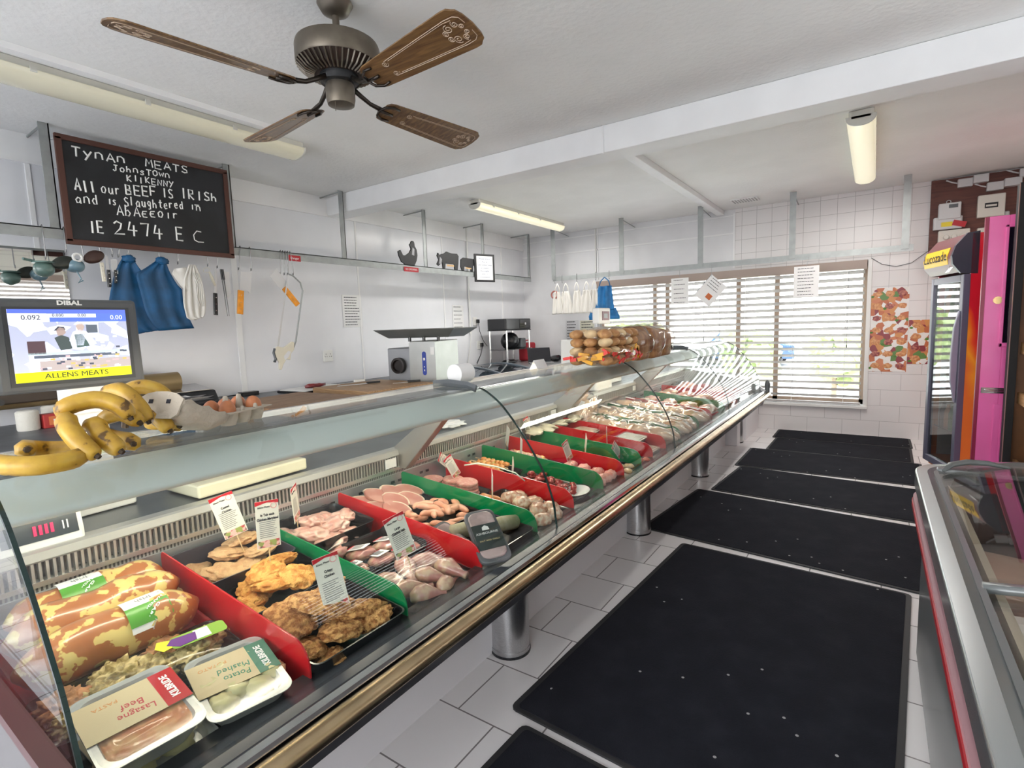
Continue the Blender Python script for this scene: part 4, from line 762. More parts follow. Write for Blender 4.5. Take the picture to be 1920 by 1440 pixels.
# food posters on the tiled wall
FOOD = spotmat('food_photo_print', [(0, (.82, .80, .78)), (.30, (.50, .13, .04)), (.48, (.62, .26, .07)), (.62, (.80, .78, .74)), (.74, (.25, .02, .03)), (.84, (.60, .20, .08)), (.93, (.10, .22, .04))], 16, rough=.35)
for lab, x0, x1, z0, z1 in (('tall poster of cooked meats on the tiles right of the window', -.035, .345, .83, 1.86), ('lower poster of cooked meats beside the drinks fridge', .35, .66, .93, 1.46)):
    t = T('food_poster', lab, 'poster', ((x0+x1)/2, YF-.003, (z0+z1)/2)); obj('sheet', MB().span((x0-(x0+x1)/2, -.002, z0-(z0+z1)/2), (x1-(x0+x1)/2, 0, z1-(z0+z1)/2)), FOOD, t)
    mb = MB(); mb2 = MB(); mb3 = MB(); rr = random.Random(int(x0*100)+5); nx_ = 3 if x1-x0 > .35 else 2; nz_ = int((z1-z0)/.13)
    for i in range(nx_):
        for j in range(nz_):
            cx = (x0-(x0+x1)/2)+(i+.5)*(x1-x0)/nx_; cz = (z0-(z0+z1)/2)+(j+.5)*(z1-z0)/nz_
            which = (mb, mb, mb2)[(i+j*2) % 3]
            which.blob((cx, -.003, cz), (.048, .0015, .034), .25, 3, i*7+j, 2)
            if (i+j) % 3 == 0: mb3.blob((cx-.05, -.0035, cz-.03), (.022, .001, .015), .3, 3, j, 1)
    obj('roast_pictures', mb, mat('roast_print', (.50, .17, .05), .35, col2=(.72, .36, .14), vs=40), t); obj('steak_pictures', mb2, mat('steak_print', (.22, .02, .03), .35, col2=(.5, .16, .1), vs=40), t); obj('salad_pictures', mb3, mat('salad_print', (.08, .22, .03), .5), t)
# ================================================================== ELECTRICS BOARD
eb = T('meter_board', 'dark brown wooden board of electric meters on the far wall', 'board', (.50, YF-.004, 2.0))
BRW = woodmat('meter_board_wood', (.085, .022, .014), (.14, .04, .025), 0, 3, .5)
obj('board', MB().span((0, -.03, 0), (.035, 0, 1.05)).span((0, -.025, .02), (1.04, 0, 1.05)), BRW, eb)
GREYW = mat('grey_white_plastic', (.60, .61, .62), .35); CREAMP = mat('cream_plastic', (.68, .66, .60), .4)
mt = T('electric_meter', 'grey electric meter with yellow label on the meter board', 'meter', (.66, YF-.03, 2.55))
obj('case', MB().rbox((0, -.04, .0), (.26, .08, .14), .02).box((0.01, -.05, .13), (.20, .09, .18)), GREYW, mt, bevel=.012); obj('display', MB().span((.0, -.097, .16), (.08, -.095, .20)), DARKP, mt); obj('yellow_label', MB().span((-.06, -.083, -.04), (.04, -.081, .01)), mat('yellow_label', (.75, .6, .03), .5), mt); obj('red_tag', MB().box((.10, -.09, -.02), (.12, .003, .06), (0, .3, 0)), RS, mt)
obj('hanging_loop', MB().tube([(.02*math.cos(a), -.04, .235+.02*math.sin(a)) for a in [2*PI*k/12 for k in range(12)]], .004, 5, True), GREYW, mt)
fb = T('fuse_box', 'cream fuse box with three round fuses beside the drinks fridge top', 'fuse box', (.71, YF-.03, 2.30)); obj('case', MB().span((-.13, -.07, -.22), (.15, 0, .17)), CREAMP, fb, bevel=.01)
for k in range(3): obj('fuse', MB().cyl((-.06+.07*k, -.07, .09), (-.06+.07*k, -.105, .09), .028, .022, n=16), CREAMP, fb, smooth='auto')
fb = T('fuse_box', 'cream fuse box with two round fuses behind the pink door', 'fuse box', (1.02, YF-.03, 2.36)); obj('case', MB().span((-.1, -.06, -.15), (.15, 0, .1)), CREAMP, fb, bevel=.01)
for k in range(2): obj('fuse', MB().cyl((-.04+.07*k, -.06, .045), (-.04+.07*k, -.095, .045), .028, .022, n=16), CREAMP, fb, smooth='auto')
cu = T('consumer_unit', 'square cream switch box with black breakers high on the meter board', 'switch box', (1.02, YF-.03, 2.69)); obj('case', MB().span((-.11, -.07, -.12), (.12, 0, .12)), CREAMP, cu, bevel=.008); obj('window', MB().span((-.05, -.074, -.025), (.06, -.07, .03)), BLACKP, cu); obj('breakers', MB().span((-.04, -.078, -.01), (.05, -.074, .01)), CREAMP, cu)
for k, (x, z, w, lab) in enumerate(((.86, 2.98, .26, 'grey terminal box at the top left of the meter board'), (1.12, 2.90, .28, 'grey terminal box above the square switch box'), (1.36, 3.0, .24, 'grey terminal box at the top right of the meter board'))):
    t = T('terminal_box', lab, 'terminal box', (x, YF-.03, z)); obj('case', MB().span((-w/2, -.06, -.05), (.0, 0, .04)), GREYW, t, bevel=.006); obj('cover', MB().span((0.0, -.09, -.03), (w/2, 0, .055)), GREYW, t, bevel=.006); obj('wires', MB().tube([(-w/2, -.03, .0), (-w/2-.05, -.03, .02), (-w/2-.1, -.02, .05)], .008, 6), GREYW, t)
t = T('junction_switch', 'small white switch on the meter board beside the square box', 'switch', (1.16, YF-.03, 2.57)); obj('case', MB().rbox((0, -.02, 0), (.05, .04, .09), .015), GREYW, t, bevel=.01)
tag(obj('wall_cable', MB().tube([(-.05, YF-.012, 2.235), (.06, YF-.012, 2.15), (.2, YF-.012, 2.11), (.35, YF-.012, 2.14), (.5, YF-.02, 2.26)], .0035, 6), DARKP, smooth=True), 'thin grey cable sagging across the tiles to the meter board', 'cable')
# ================================================================== MATS
MATM = spotmat('black_mat_pile', [(0, (.009, .010, .014)), (.5, (.015, .016, .022)), (1, (.026, .028, .036))], 6, 'noise', .9, bump=.25, bscale=150)
def crumbs(m):
    N = m.node_tree.nodes; L = m.node_tree.links; b = N['Principled BSDF']; src = b.inputs['Base Color'].links[0].from_socket
    tc = N.new('ShaderNodeTexCoord'); v = N.new('ShaderNodeTexVoronoi'); v.voronoi_dimensions = '2D'; v.inputs['Scale'].default_value = 4.6; L.new(tc.outputs['Object'], v.inputs['Vector'])
    lt = N.new('ShaderNodeMath'); lt.operation = 'LESS_THAN'; lt.inputs[1].default_value = .028; L.new(v.outputs['Distance'], lt.inputs[0])
    mx = N.new('ShaderNodeMix'); mx.data_type = 'RGBA'; nn = N.new('ShaderNodeTexNoise'); nn.inputs['Scale'].default_value = 1.1; L.new(tc.outputs['Object'], nn.inputs['Vector']); gt = N.new('ShaderNodeMath'); gt.operation = 'GREATER_THAN'; gt.inputs[1].default_value = .56; L.new(nn.outputs['Fac'], gt.inputs[0]); ml = N.new('ShaderNodeMath'); ml.operation = 'MULTIPLY'; L.new(lt.outputs[0], ml.inputs[0]); L.new(gt.outputs[0], ml.inputs[1]); L.new(ml.outputs[0], mx.inputs[0]); b.inputs['Specular IOR Level'].default_value = .15; L.new(src, mx.inputs[6]); mx.inputs[7].default_value = (.42, .42, .42, 1); L.new(mx.outputs[2], b.inputs['Base Color'])
crumbs(MATM)
EDGEM = mat('mat_rubber_edge', (.02, .02, .022), .6)
def mat_(lab, cx, cy, w, d, rz):
    t = T('floor_mat', lab, 'mat', (cx, cy, 0), rot=(0, 0, math.radians(rz)), group='black floor mats')
    obj('pile', MB().rbox((0, 0, .006), (w-.05, d-.04, .010), .02), MATM, t); obj('rubber_border', MB().rbox((0, 0, .004), (w, d, .008), .03), EDGEM, t)
mat_('black floor mat nearest the camera, mostly out of the frame', -.45, .62, 1.36, 1.84, -3.2)
mat_('large black floor mat in front of the second counter leg', -.475, 2.56, 1.28, 1.96, -3.5)
mat_('wide black floor mat reaching the third counter leg, third from the camera', -.50, 4.19, 1.70, 1.14, -6)
mat_('black floor mat with scattered crumbs, fourth from the camera', -.37, 5.29, 1.56, .94, -4.5)
mat_('black floor mat before the far pedestal, fifth from the camera', -.36, 6.27, 1.62, .88, -.5)
mat_('black floor mat second from the far wall', -.30, 7.08, 1.40, .72, -1)
mat_('black floor mat against the far wall under the window', -.31, 7.73, 1.46, .56, 0)
o = obj('plinth_box', MB().span((-2.6, 6.76, 0), (-1.33, 7.15, .50)).span((-2.2, 7.15, 0), (-1.30, YF-.004, .42)), SKIRT, bevel=.006); tag(o, 'white boxed plinth between the counter end and the far wall', 'plinth')
# ================================================================== ON TOP OF THE COUNTER
GT = 1.289
BAN = spotmat('banana_skin', [(0, (.08, .04, .01)), (.36, (.12, .06, .012)), (.40, (.44, .25, .03)), (.6, (.56, .34, .04)), (1, (.50, .36, .07))], 26, 'noise', .4, bump=.05)
TIP = mat('banana_tip', (.05, .03, .015), .7)
def banana(mb_parent, pts, r=.021):
    P = [Vector(p) for p in pts]; sm = []
    n = len(P)
    for i in range(n-1):
        a, b, c, d = P[max(i-1, 0)], P[i], P[i+1], P[min(i+2, n-1)]
        for k in range(5):
            t = k/5; sm.append(.5*((2*b)+(c-a)*t+(2*a-5*b+4*c-d)*t*t+(3*b-a-3*c+d)*t**3))
    sm.append(P[-1]); m = len(sm)
    rr = [r*(.30+.70*min(1, math.sin(PI*min(1, (i+.6)/(m*.30))/2) if i < m*.3 else 1)*(1 if i < m*.72 else max(.30, 1-((i/m-.72)/.28)**2*.75))) for i in range(m)]
    o = obj('banana', MB().tube(sm, rr, 7), BAN, mb_parent, smooth=True)
    o2 = obj('banana_tip', MB().tube([sm[-2], sm[-1], sm[-1]+(sm[-1]-sm[-2]).normalized()*.008], [r*.36, r*.34, r*.25], 7), TIP, o); return o
# bunches (points from stem to tip)
def bunch(lab, loc, bans, stem):
    t = T('banana_bunch', lab, 'bananas', loc)
    for b_ in bans: banana(t, [(x*.94, y*.90, z*.84) for x, y, z in b_], .0205)
    obj('stem', MB().tube([(x*.88, y*.8, z*.8) for x, y, z in stem], .009, 7), TIP, t); return t
bunch('pair of overripe bananas lying flat at the left end of the bunch', (-1.41, .345, GT), [
    [(.0, .07, .03), (.055, .035, .023), (.06, -.03, .023), (.02, -.075, .028), (-.03, -.085, .035)], [(-.01, .07, .03), (-.05, .055, .028), (-.075, .02, .032), (-.06, -.02, .045), (-.02, -.03, .05)]], [(0, .075, .035), (.0, .09, .03), (.005, .11, .02)])
bunch('bananas hanging curved over one another in the middle of the bunch', (-1.455, .435, GT), [
    [(-.04, -.02, .08), (.00, -.045, .105), (.05, -.055, .085), (.09, -.045, .045), (.115, -.03, .022)], [(-.03, .0, .075), (.02, .005, .085), (.06, .0, .065), (.09, .01, .04), (.11, .02, .022)],
    [(-.05, -.03, .10), (-.03, -.035, .135), (-.01, .02, .150), (.02, .06, .13), (.035, .075, .095)], [(-.08, .03, .05), (-.04, .06, .03), (.02, .07, .027), (.065, .065, .025)], [(-.07, .04, .08), (-.04, .07, .10), (-.01, .09, .095), (.02, .10, .075)]], [(-.06, .0, .07), (-.075, .0, .05), (-.09, -.01, .025)])
bunch('bananas piled at the right of the bunch, nearest the egg carton', (-1.57, .575, GT), [
    [(-.06, -.06, .10), (-.03, -.055, .15), (.02, -.04, .155), (.06, -.02, .11), (.08, -.01, .065)], [(-.09, -.03, .11), (-.06, .02, .155), (-.02, .06, .145), (.0, .085, .105)], [(-.03, -.01, .06), (.02, .015, .08), (.06, .03, .06), (.085, .04, .028)],
    [(-.08, .02, .05), (-.03, .05, .065), (.02, .07, .055), (.05, .08, .032)], [(-.07, .06, .09), (-.04, .095, .10), (-.01, .11, .08)], [(-.09, .05, .03), (-.04, .09, .032), (.01, .10, .025)]], [(-.08, 0, .08), (-.10, .0, .06), (-.11, .0, .03)])
EGGC = mat('egg_carton_pulp', (.50, .44, .36), .9, bump=.4, bs=60); EGG = mat('brown_egg', (.50, .18, .075), .45, var=.1, vs=30, sss=.1)
ec = T('egg_carton', 'open grey pulp egg carton holding brown eggs on the glass top', 'egg carton', (-1.60, .835, GT), rot=(0, 0, math.radians(22))); ec.scale = (.9, .9, .9)
def pulp(mb, w, d, h, tz=.78, ny=22, seed=0):
    def ring(z, f, wob): return [((x*f)*(1+wob*math.cos(y*PI*3/(d/2)*.5)), y*f, z) for x, y in rrect(w/2, d/2, .02, 3) for _ in (0,)]
    mb.rbox((0, 0, h/2), (w, d, h), .02, 3, tz); return mb
base = MB()
for i in range(2):
    for j in range(3): base.lathe([(0, 0), (.022, 0), (.030, .02), (.033, .042), (.031, .042), (.027, .02), (0, .006)], c=((i-.5)*.062, (j-1)*.062, 0), n=14)
base.box((0, 0, .042), (.145, .205, .004))
obj('base', base, EGGC, ec, smooth='auto')
pk = MB()
for i, j in ((0, -.5), (0, .5)): pk.lathe([(0, .04), (.014, .04), (.007, .09), (0, .092)], c=(i, j*.062, 0), n=8)
for s_ in (-1, 1):
    for j in (-.5, .5): pk.lathe([(0, .04), (.009, .04), (.005, .058), (0, .06)], c=(s_*.062, j*.062, 0), n=8)
obj('pegs', pk, EGGC, ec, smooth=True)
lid = MB().prism([(-.075, 0), (.075, 0), (.066, .05), (.055, .062), (-.055, .062), (-.066, .05)], 'Y', -.11, .11)
lid.warp(lambda c: (c[0], c[1]*(1-.08*(c[2]/.06)), c[2]))
lo = obj('lid', MB().sheet([(-.078, 0), (-.068, -.045), (-.05, -.058), (.05, -.058), (.068, -.045), (.078, 0)], 'Y', -.09, .09, 8).warp(lambda c: (c[0], c[1], c[2]*(1-abs(c[1]/.09)**6*.5)+.005*math.cos(c[1]*95))), EGGC, ec, loc=(-.005, -.185, .078), rot=(math.radians(-24), 0, 0), smooth=True, solid=.003)
obj('lid_end', MB().prism([(-.078, .0), (-.068, -.045), (-.05, -.058), (.05, -.058), (.068, -.045), (.078, 0), (.05, .016), (.02, .022), (-.02, .022), (-.05, .016)], 'Y', -.095, -.09), EGGC, lo); obj('lid_holes', MB().box((-.03, -.093, -.008), (.013, .008, .012)).box((.03, -.093, -.008), (.013, .008, .012)), INK, lo)
ebm = lambda: MB().blob((0, 0, 0), (.023, .023, .030), 0, sub=3)
for k, (i, j) in enumerate(((1, -1), (1, 1), (0, -1), (0, 0), (0, 1))):
    p = Matrix.Rotation(math.radians(22), 3, 'Z') @ Vector(((i-.5)*.062, (j-1)*.062+.062, 0))
    p = Matrix.Rotation(math.radians(22), 3, 'Z') @ Vector(((i-.5)*.062, j*.062, 0))
    lab = ('brown egg at the front left cup of the carton', 'brown egg at the front right cup of the carton', 'brown egg at the back left cup of the carton', 'brown egg in the middle back cup of the carton', 'brown egg at the back right cup of the carton')[k]
    o = obj('egg', ebm(), EGG, loc=(-1.60+p.x*.9, .835+p.y*.9, GT+.043), rot=(R_.uniform(-.2, .2), R_.uniform(-.2, .2), 0), smooth=True); tag(o, lab, 'egg', 'brown eggs in the carton')
# monitor and its scale
mo = T('customer_display', 'grey framed scale monitor showing a shop picture above the bananas', 'monitor', (-2.215, .646, 1.538), rot=(0, 0, math.radians(3)))
obj('case', MB().prism([(-.205+0, -.15), (.205, -.15), (.20, .15), (-.20, .15)], 'X', -.035, .0), mat('monitor_grey', (.075, .08, .085), .4), mo, bevel=.012)
obj('rear_case', MB().span((-.09, -.12, -.10), (-.03, .12, .10)), DARKP, mo, bevel=.015)
obj('inner_bezel', MB().span((.0, -.172, -.128), (.002, .172, .123)), mat('bezel_dark', (.03, .032, .035), .35), mo)
def scr(name, col, e=1.0): return mat(name, (0, 0, 0), .3, emis=col, es=e)
obj('screen', MB().span((.002, -.16, -.1155), (.003, .16, .1155)), spotmat('shop_picture', [(0, (.2, .2, .3)), (1, (.5, .5, .6))], 30), mo)
em = bpy.data.materials['shop_picture']; N_ = em.node_tree.nodes; b_ = N_['Principled BSDF']; em.node_tree.links.new(b_.inputs['Base Color'].links[0].from_socket, b_.inputs['Emission Color']); b_.inputs['Emission Strength'].default_value = .9
r_ = [n for n in N_ if n.type == 'VALTORGB'][0].color_ramp.elements; r_[0].color = (.30, .32, .42, 1); r_[1].color = (.62, .66, .80, 1); r_[1].position = .5
X0 = .0032
def sq(name, u0, u1, v0, v1, col, e=1., dx=0.): return obj(name, MB().span((X0+dx, -.16+.32*u0, .1155-.231*v1), (X0+dx+.0003, -.16+.32*u1, .1155-.231*v0)), scr(name+'_light', col, e), mo)
sq('title_bar', 0, 1, 0, .055, (.10, .16, .75)); sq('weight_panel', .0, .32, .06, .175, (.75, .80, .95), dx=.0002); sq('price_panel', .3, 1, .055, .175, (.10, .18, .80)); sq('value_panel', .31, .72, .06, .115, (.7, .75, .92), dx=.0002)
sq('name_band', 0, 1, .865, 1, (.80, .85, .0))
sq('counter_strip', .12, .98, .60, .635, (.55, .75, .78)); sq('counter_shadow', .16, .9, .64, .68, (.10, .12, .16)); sq('food_strip', .2, 1, .72, .86, (.50, .42, .40)); sq('scale_machine', .12, .26, .44, .62, (.09, .05, .06)); sq('dark_board', .62, .72, .22, .34, (.10, .12, .15))
pm = lambda n, poly, col: obj(n, MB().prism([(-.16+.32*u, .1155-.231*v) for u, v in poly], 'X', X0+.0005, X0+.0008), scr(n+'_light', col), mo)
pm('figure_coat', [(.46, .45), (.50, .32), (.56, .29), (.62, .32), (.70, .5), (.64, .53), (.6, .42), (.58, .52), (.5, .52)], (.75, .8, .95)); pm('figure_apron', [(.51, .36), (.60, .35), (.63, .53), (.52, .55)], (.07, .12, .11)); pm('figure_head', [(.53, .24), (.55, .20), (.59, .2), (.605, .25), (.58, .32), (.55, .32)], (.5, .38, .33)); pm('figure_cap', [(.51, .22), (.55, .17), (.60, .19), (.61, .22)], (.7, .75, .8))
pm('second_figure', [(.34, .40), (.40, .36), (.46, .4), (.48, .56), (.38, .58)], (.06, .08, .08)); pm('second_head', [(.36, .3), (.39, .25), (.43, .27), (.44, .33), (.41, .37), (.37, .37)], (.4, .3, .27)); pm('second_cap', [(.34, .3), (.38, .24), (.43, .25), (.44, .29)], (.05, .05, .06))
rr = random.Random(3)
for k, (nm, c_) in enumerate((('picture_pinks', (.62, .45, .47)), ('picture_yellows', (.65, .48, .15)), ('picture_whites', (.85, .9, 1.)), ('picture_darks', (.08, .09, .13)))):
    mb = MB()
    for q in range(14):
        u = rr.uniform(.2, .97); v = rr.uniform(.66, .85) if k < 2 else rr.uniform(.38, .85) if u > .68 else rr.uniform(.7, .85)
        mb.span((X0+.001+k*.0002, -.16+.32*u-.006, .1155-.231*v-.003), (X0+.0012+k*.0002, -.16+.32*u+.006, .1155-.231*v+.003))
    o = obj(nm, mb, scr(nm+'_light', c_), mo); o['kind'] = 'stuff'
text('shop_name', 'ALLENS MEATS', .023, INK, mo, (X0+.001, .0, -.1), FX, sx=1.15)
text('brand_text', 'DIBAL', .02, WPLAS, mo, (.002, .0, .1365), FX, sx=1.25, bold=.0008)
text('weight_text', '0.092', .022, INK, mo, (X0+.001, -.105, .0885), FX); text('tare_text', '0.000', .014, INK, mo, (X0+.001, -.035, .096), FX); text('price_text', '0.00', .014, INK, mo, (X0+.001, .03, .096), FX); text('total_text', '0.00', .022, scr('screen_white', (.9, .9, 1)), mo, (X0+.001, .13, .0885), FX)
obj('neck', MB().rbox((-.07, .03, -.29), (.09, .115, .34), .012), WPLAS, mo, bevel=.006); obj('neck_cover', MB().rbox((-.06, .03, -.19), (.10, .12, .10), .012), WPLAS, mo, bevel=.006)
obj('foot', MB().rbox((-.06, .03, -.55), (.16, .2, .065), .02), WPLAS, mo, bevel=.006); obj('neck_post', MB().rbox((-.07, .03, -.42), (.09, .115, .24), .012), WPLAS, mo, bevel=.006)
sc_ = T('counter_scale', 'white counter scale with red lit display at the left end inside the counter', 'scale', (-2.16, .46, .953))
obj('body', MB().prism([(-.18, 0), (.195, 0), (.195, .03), (.175, .10), (-.18, .11)], 'Y', -.12, .085), WPLAS, sc_, bevel=.008)
obj('display_panel', MB().prism([(.197, .028), (.199, .028), (.181, .095), (.179, .095)], 'Y', -.105, .07), mat('display_dark', (.03, .04, .05), .2), sc_)
for k in range(4): obj('digit', MB().box((.1945, -.03+.013*k, .058), (.003, .007, .028), (0, -.22, 0)), scr('red_led', (.9, .02, .10), 1.2), sc_)
obj('tare_print', MB().box((.1945, .035, .058), (.003, .003, .025), (0, -.22, 0)).box((.1945, .045, .058), (.003, .003, .025), (0, -.22, 0)), WPLAS, sc_); obj('pan', MB().rbox((0, 0, .13), (.36, .26, .02), .02), WPLAS, sc_, bevel=.004)
o = obj('chopping_board', MB().box((0, 0, .03), (.27, .46, .05)), mat('cream_plastic_board', (.70, .66, .52), .5, var=.04, vs=3), loc=(-2.15, 1.12, .955), rot=(0, 0, math.radians(2)), bevel=.008); tag(o, 'thick cream plastic chopping board on the steel ledge', 'cutting board')
o = obj('scraper', MB().prism([(-.10, -.01), (.07, -.003), (.09, .0), (.07, .008)], 'Z', 0, .004), DARKP, loc=(-2.2, 1.12, 1.011), rot=(0, 0, 1.9)); tag(o, 'dark thin scraper lying on the cream board', 'tool')
o = obj('folded_paper', MB().blob((0, 0, .012), (.07, .10, .014), .35, 3, 2), PAPER, loc=(-2.12, 2.42, .954)); tag(o, 'crumpled white paper on the steel ledge behind the burgers', 'paper')
o = T('paper_towel_roll', 'white paper towel roll lying behind the first glass bracket', 'paper roll', (-1.61, 1.93, 1.36)); obj('roll', MB().lathe([(.018, -.05), (.045, -.05), (.045, .05), (.018, .05)], n=28, axis='Y'), PAPER, o, smooth='auto'); obj('core', MB().lathe([(0, -.049), (.018, -.049), (.018, .049), (0, .049)], n=16, axis='Y'), INK, o)
o['label'] = 'white paper towel roll lying behind the first glass bracket'; o.location.z = GT+.047
pd = T('price_display_pole', 'white price display on a pole behind the bread', 'display', (-2.06, 4.45, .953))
obj('pole', MB().cyl((0, 0, 0), (0, 0, .60), .022, n=14), mat('grey_pole', (.42, .43, .45), .4), pd, smooth='auto'); obj('head', MB().box((.02, .0, .66), (.07, .24, .14)), WPLAS, pd, bevel=.01); obj('display', MB().span((.055, -.06, .62), (.058, .09, .70)), mat('display_maroon', (.15, .04, .05), .3), pd); obj('readout', MB().span((.058, -.03, .64), (.059, .05, .68)), mat('lcd_grey', (.25, .27, .28), .3), pd)
obj('base', MB().rbox((-.1, -.05, .05), (.34, .34, .1), .03), WPLAS, pd, bevel=.01)
# far ledge machines behind the bread
tl = T('till_machine', 'pale grey sloping till machine on the ledge left of the bread', 'till', (-2.32, 4.9, .953)); obj('body', MB().prism([(-.3, 0), (.2, 0), (.2, .1), (-.05, .42), (-.3, .44)], 'Y', -.18, .2), WPLAS, tl, bevel=.01); obj('key_panel', MB().prism([(.18, .13), (-.03, .40), (-.025, .405), (.185, .135)], 'Y', -.14, .16), GREYW, tl)
# bread on top
FILM = glassmat('bread_bag_film', (.95, .93, .9), .8, .12, .16)
BUN = mat('bread_bun', (.62, .36, .15), .6, col2=(.42, .20, .08), vs=20, bump=.1, bs=60); LOAF = mat('brown_loaf', (.24, .09, .03), .55, col2=(.42, .22, .09), vs=15); BUNP = mat('pale_bun_side', (.70, .52, .30), .7, var=.1, vs=30)
def bag(lab, loc, d, seed, rz=0.):
    t = T('bread_bag', lab, 'bread bag', loc, rot=(0, 0, rz)); obj('film', MB().blob((0, 0, d[2]/2+.002), (d[0]/2, d[1]/2, d[2]/2), .06, 3, seed, 4), FILM, t, smooth=True); return t
BX, BY = -1.375, 3.05
tb = bag('clear bag of pale baps lying on top of the printed roll bag', (BX, BY+.02, GT+.112), (.27, .50, .125), 3)
lb = bag('printed red and yellow bag of rolls at the near end of the bread', (BX, BY, GT), (.33, .60, .135), 5)
prn = MB(); pry = MB(); rr = random.Random(8)
for k in range(14): prn.box((.148+rr.uniform(-.01, .008), -.2+k*.033, .03+rr.uniform(0, .05)), (.006, rr.uniform(.02, .07), rr.uniform(.01, .022)), (rr.uniform(-.6, .6), .2, 0))
for k in range(10): prn.box((rr.uniform(-.13, .13), -.262+rr.uniform(-.012, .01), .03+rr.uniform(0, .07)), (rr.uniform(.02, .07), .006, rr.uniform(.01, .02)), (0, rr.uniform(-.5, .5), 0))
for k in range(12): pry.box((rr.uniform(-.05, .12), -.29+rr.uniform(0, .03), .035+rr.uniform(0, .06)), (.07, .008, .02), (0, rr.uniform(-.4, .4), 0)) if k < 6 else pry.box((.135, .10+rr.uniform(0, .1), .04+rr.uniform(0, .06)), (.006, .035, .05), (rr.uniform(-.7, .7), 0, 0))
obj('red_print', prn, mat('bag_red', (.75, .03, .02), .3), lb); obj('yellow_print', pry, mat('bag_yellow', (.85, .42, .02), .3), lb)
for lay, z in ((0, GT+.04), (0, GT+.094), (1, GT+.148), (1, GT+.196)):
    for i in range(3):
        for j in range(5):
            o = obj('bread_roll', MB().blob((0, 0, 0), (.044, .047, .029), .04, 2, i*5+j, 2), BUNP if (i+j+int(z*20)) % 3 == 0 else BUN, loc=(BX-.092+i*.092+R_.uniform(-.004, .004), BY-.20+j*.10, z), rot=(R_.uniform(-.15, .15), R_.uniform(-.15, .15), 0), smooth=True); tag(o, 'bread roll inside the printed bag' if not lay else 'pale bap inside the clear upper bag', 'bread', 'rolls in the printed bag' if not lay else 'baps in the clear bag')
for k, (y, z, lab, s_) in enumerate(((3.50, 0, 'bagged brown loaf standing next to the rolls', 1.), (3.73, 0, 'bagged brown loaf in the middle of the bread row', 1.08), (3.98, 0, 'bagged brown loaf at the far end of the bread row', .98))):
    t = T('bagged_loaf', lab, 'loaf', (-1.43, y, GT)); t.scale = (1.05, 1, 1.28); obj('loaf', MB().prism([(-.14*s_, 0), (.14*s_, 0), (.145*s_, .11), (.12*s_, .15*s_), (.05, .165*s_), (-.05, .165*s_), (-.12*s_, .15*s_), (-.145*s_, .11)], 'Y', -.10, .10), LOAF, t, bevel=.02, smooth=True)
    obj('film', MB().blob((0, 0, .092), (.19*s_, .15, .10), .10, 3, k+9, 3, flat=-.088), FILM, t, smooth=True)
t = T('price_sign', 'blank white folded price card standing on the glass top left of the bread', 'card', (-1.66, 2.72, GT)); t.scale = (.6, .6, .6); obj('card', MB().prism([(-.05, 0), (.0, .09), (.05, 0), (.045, 0), (.0, .082), (-.045, 0)], 'Y', -.1, .1), PAPER, t)
# ================================================================== IN THE COUNTER: trays, dividers, food
TR = (0, TH, 0)
def D(x, y, h=0.): return (x, y, zdeck(x)+h+.0015)
TBLK = mat('black_tray', (.012, .013, .015), .22, coat=.3); TPUR = mat('dark_purple_tray', (.045, .038, .05), .3, coat=.2)
def tray(name, lab, x, y, wx, wy, h, m=None, rz=0., r=.025, wavy=False, z0=0.):
    rings = [(1., .0, .86), (1., h*.96, 1.0), (1., h, 1.03), (1., h, .98), (1., h*.9, .95), (1., .008, .82)]
    mb = MB(); R0 = []
    for _, z, f in rings:
        pts = rrect(wx/2, wy/2, r, 4)
        R0.append([mb.b.verts.new((px*f if False else px-(1-f)*wx*.5*(1 if px > 0 else -1)*.6, py-(1-f)*wx*.5*(1 if py > 0 else -1)*.6, z+(.006*math.sin(k_*1.9) if wavy and z > h*.8 else 0))) for k_, (px, py) in enumerate(pts)])
    mb.face(R0[0][::-1])
    for A, B in zip(R0, R0[1:]):
        for k in range(len(A)): mb.face((A[k], A[(k+1) % len(A)], B[(k+1) % len(B)], B[k]))
    mb.face(R0[-1])
    o = obj(name, mb, m or TBLK, loc=D(x, y, z0), rot=(0, TH, rz), smooth='auto'); return tag(o, lab, 'tray')
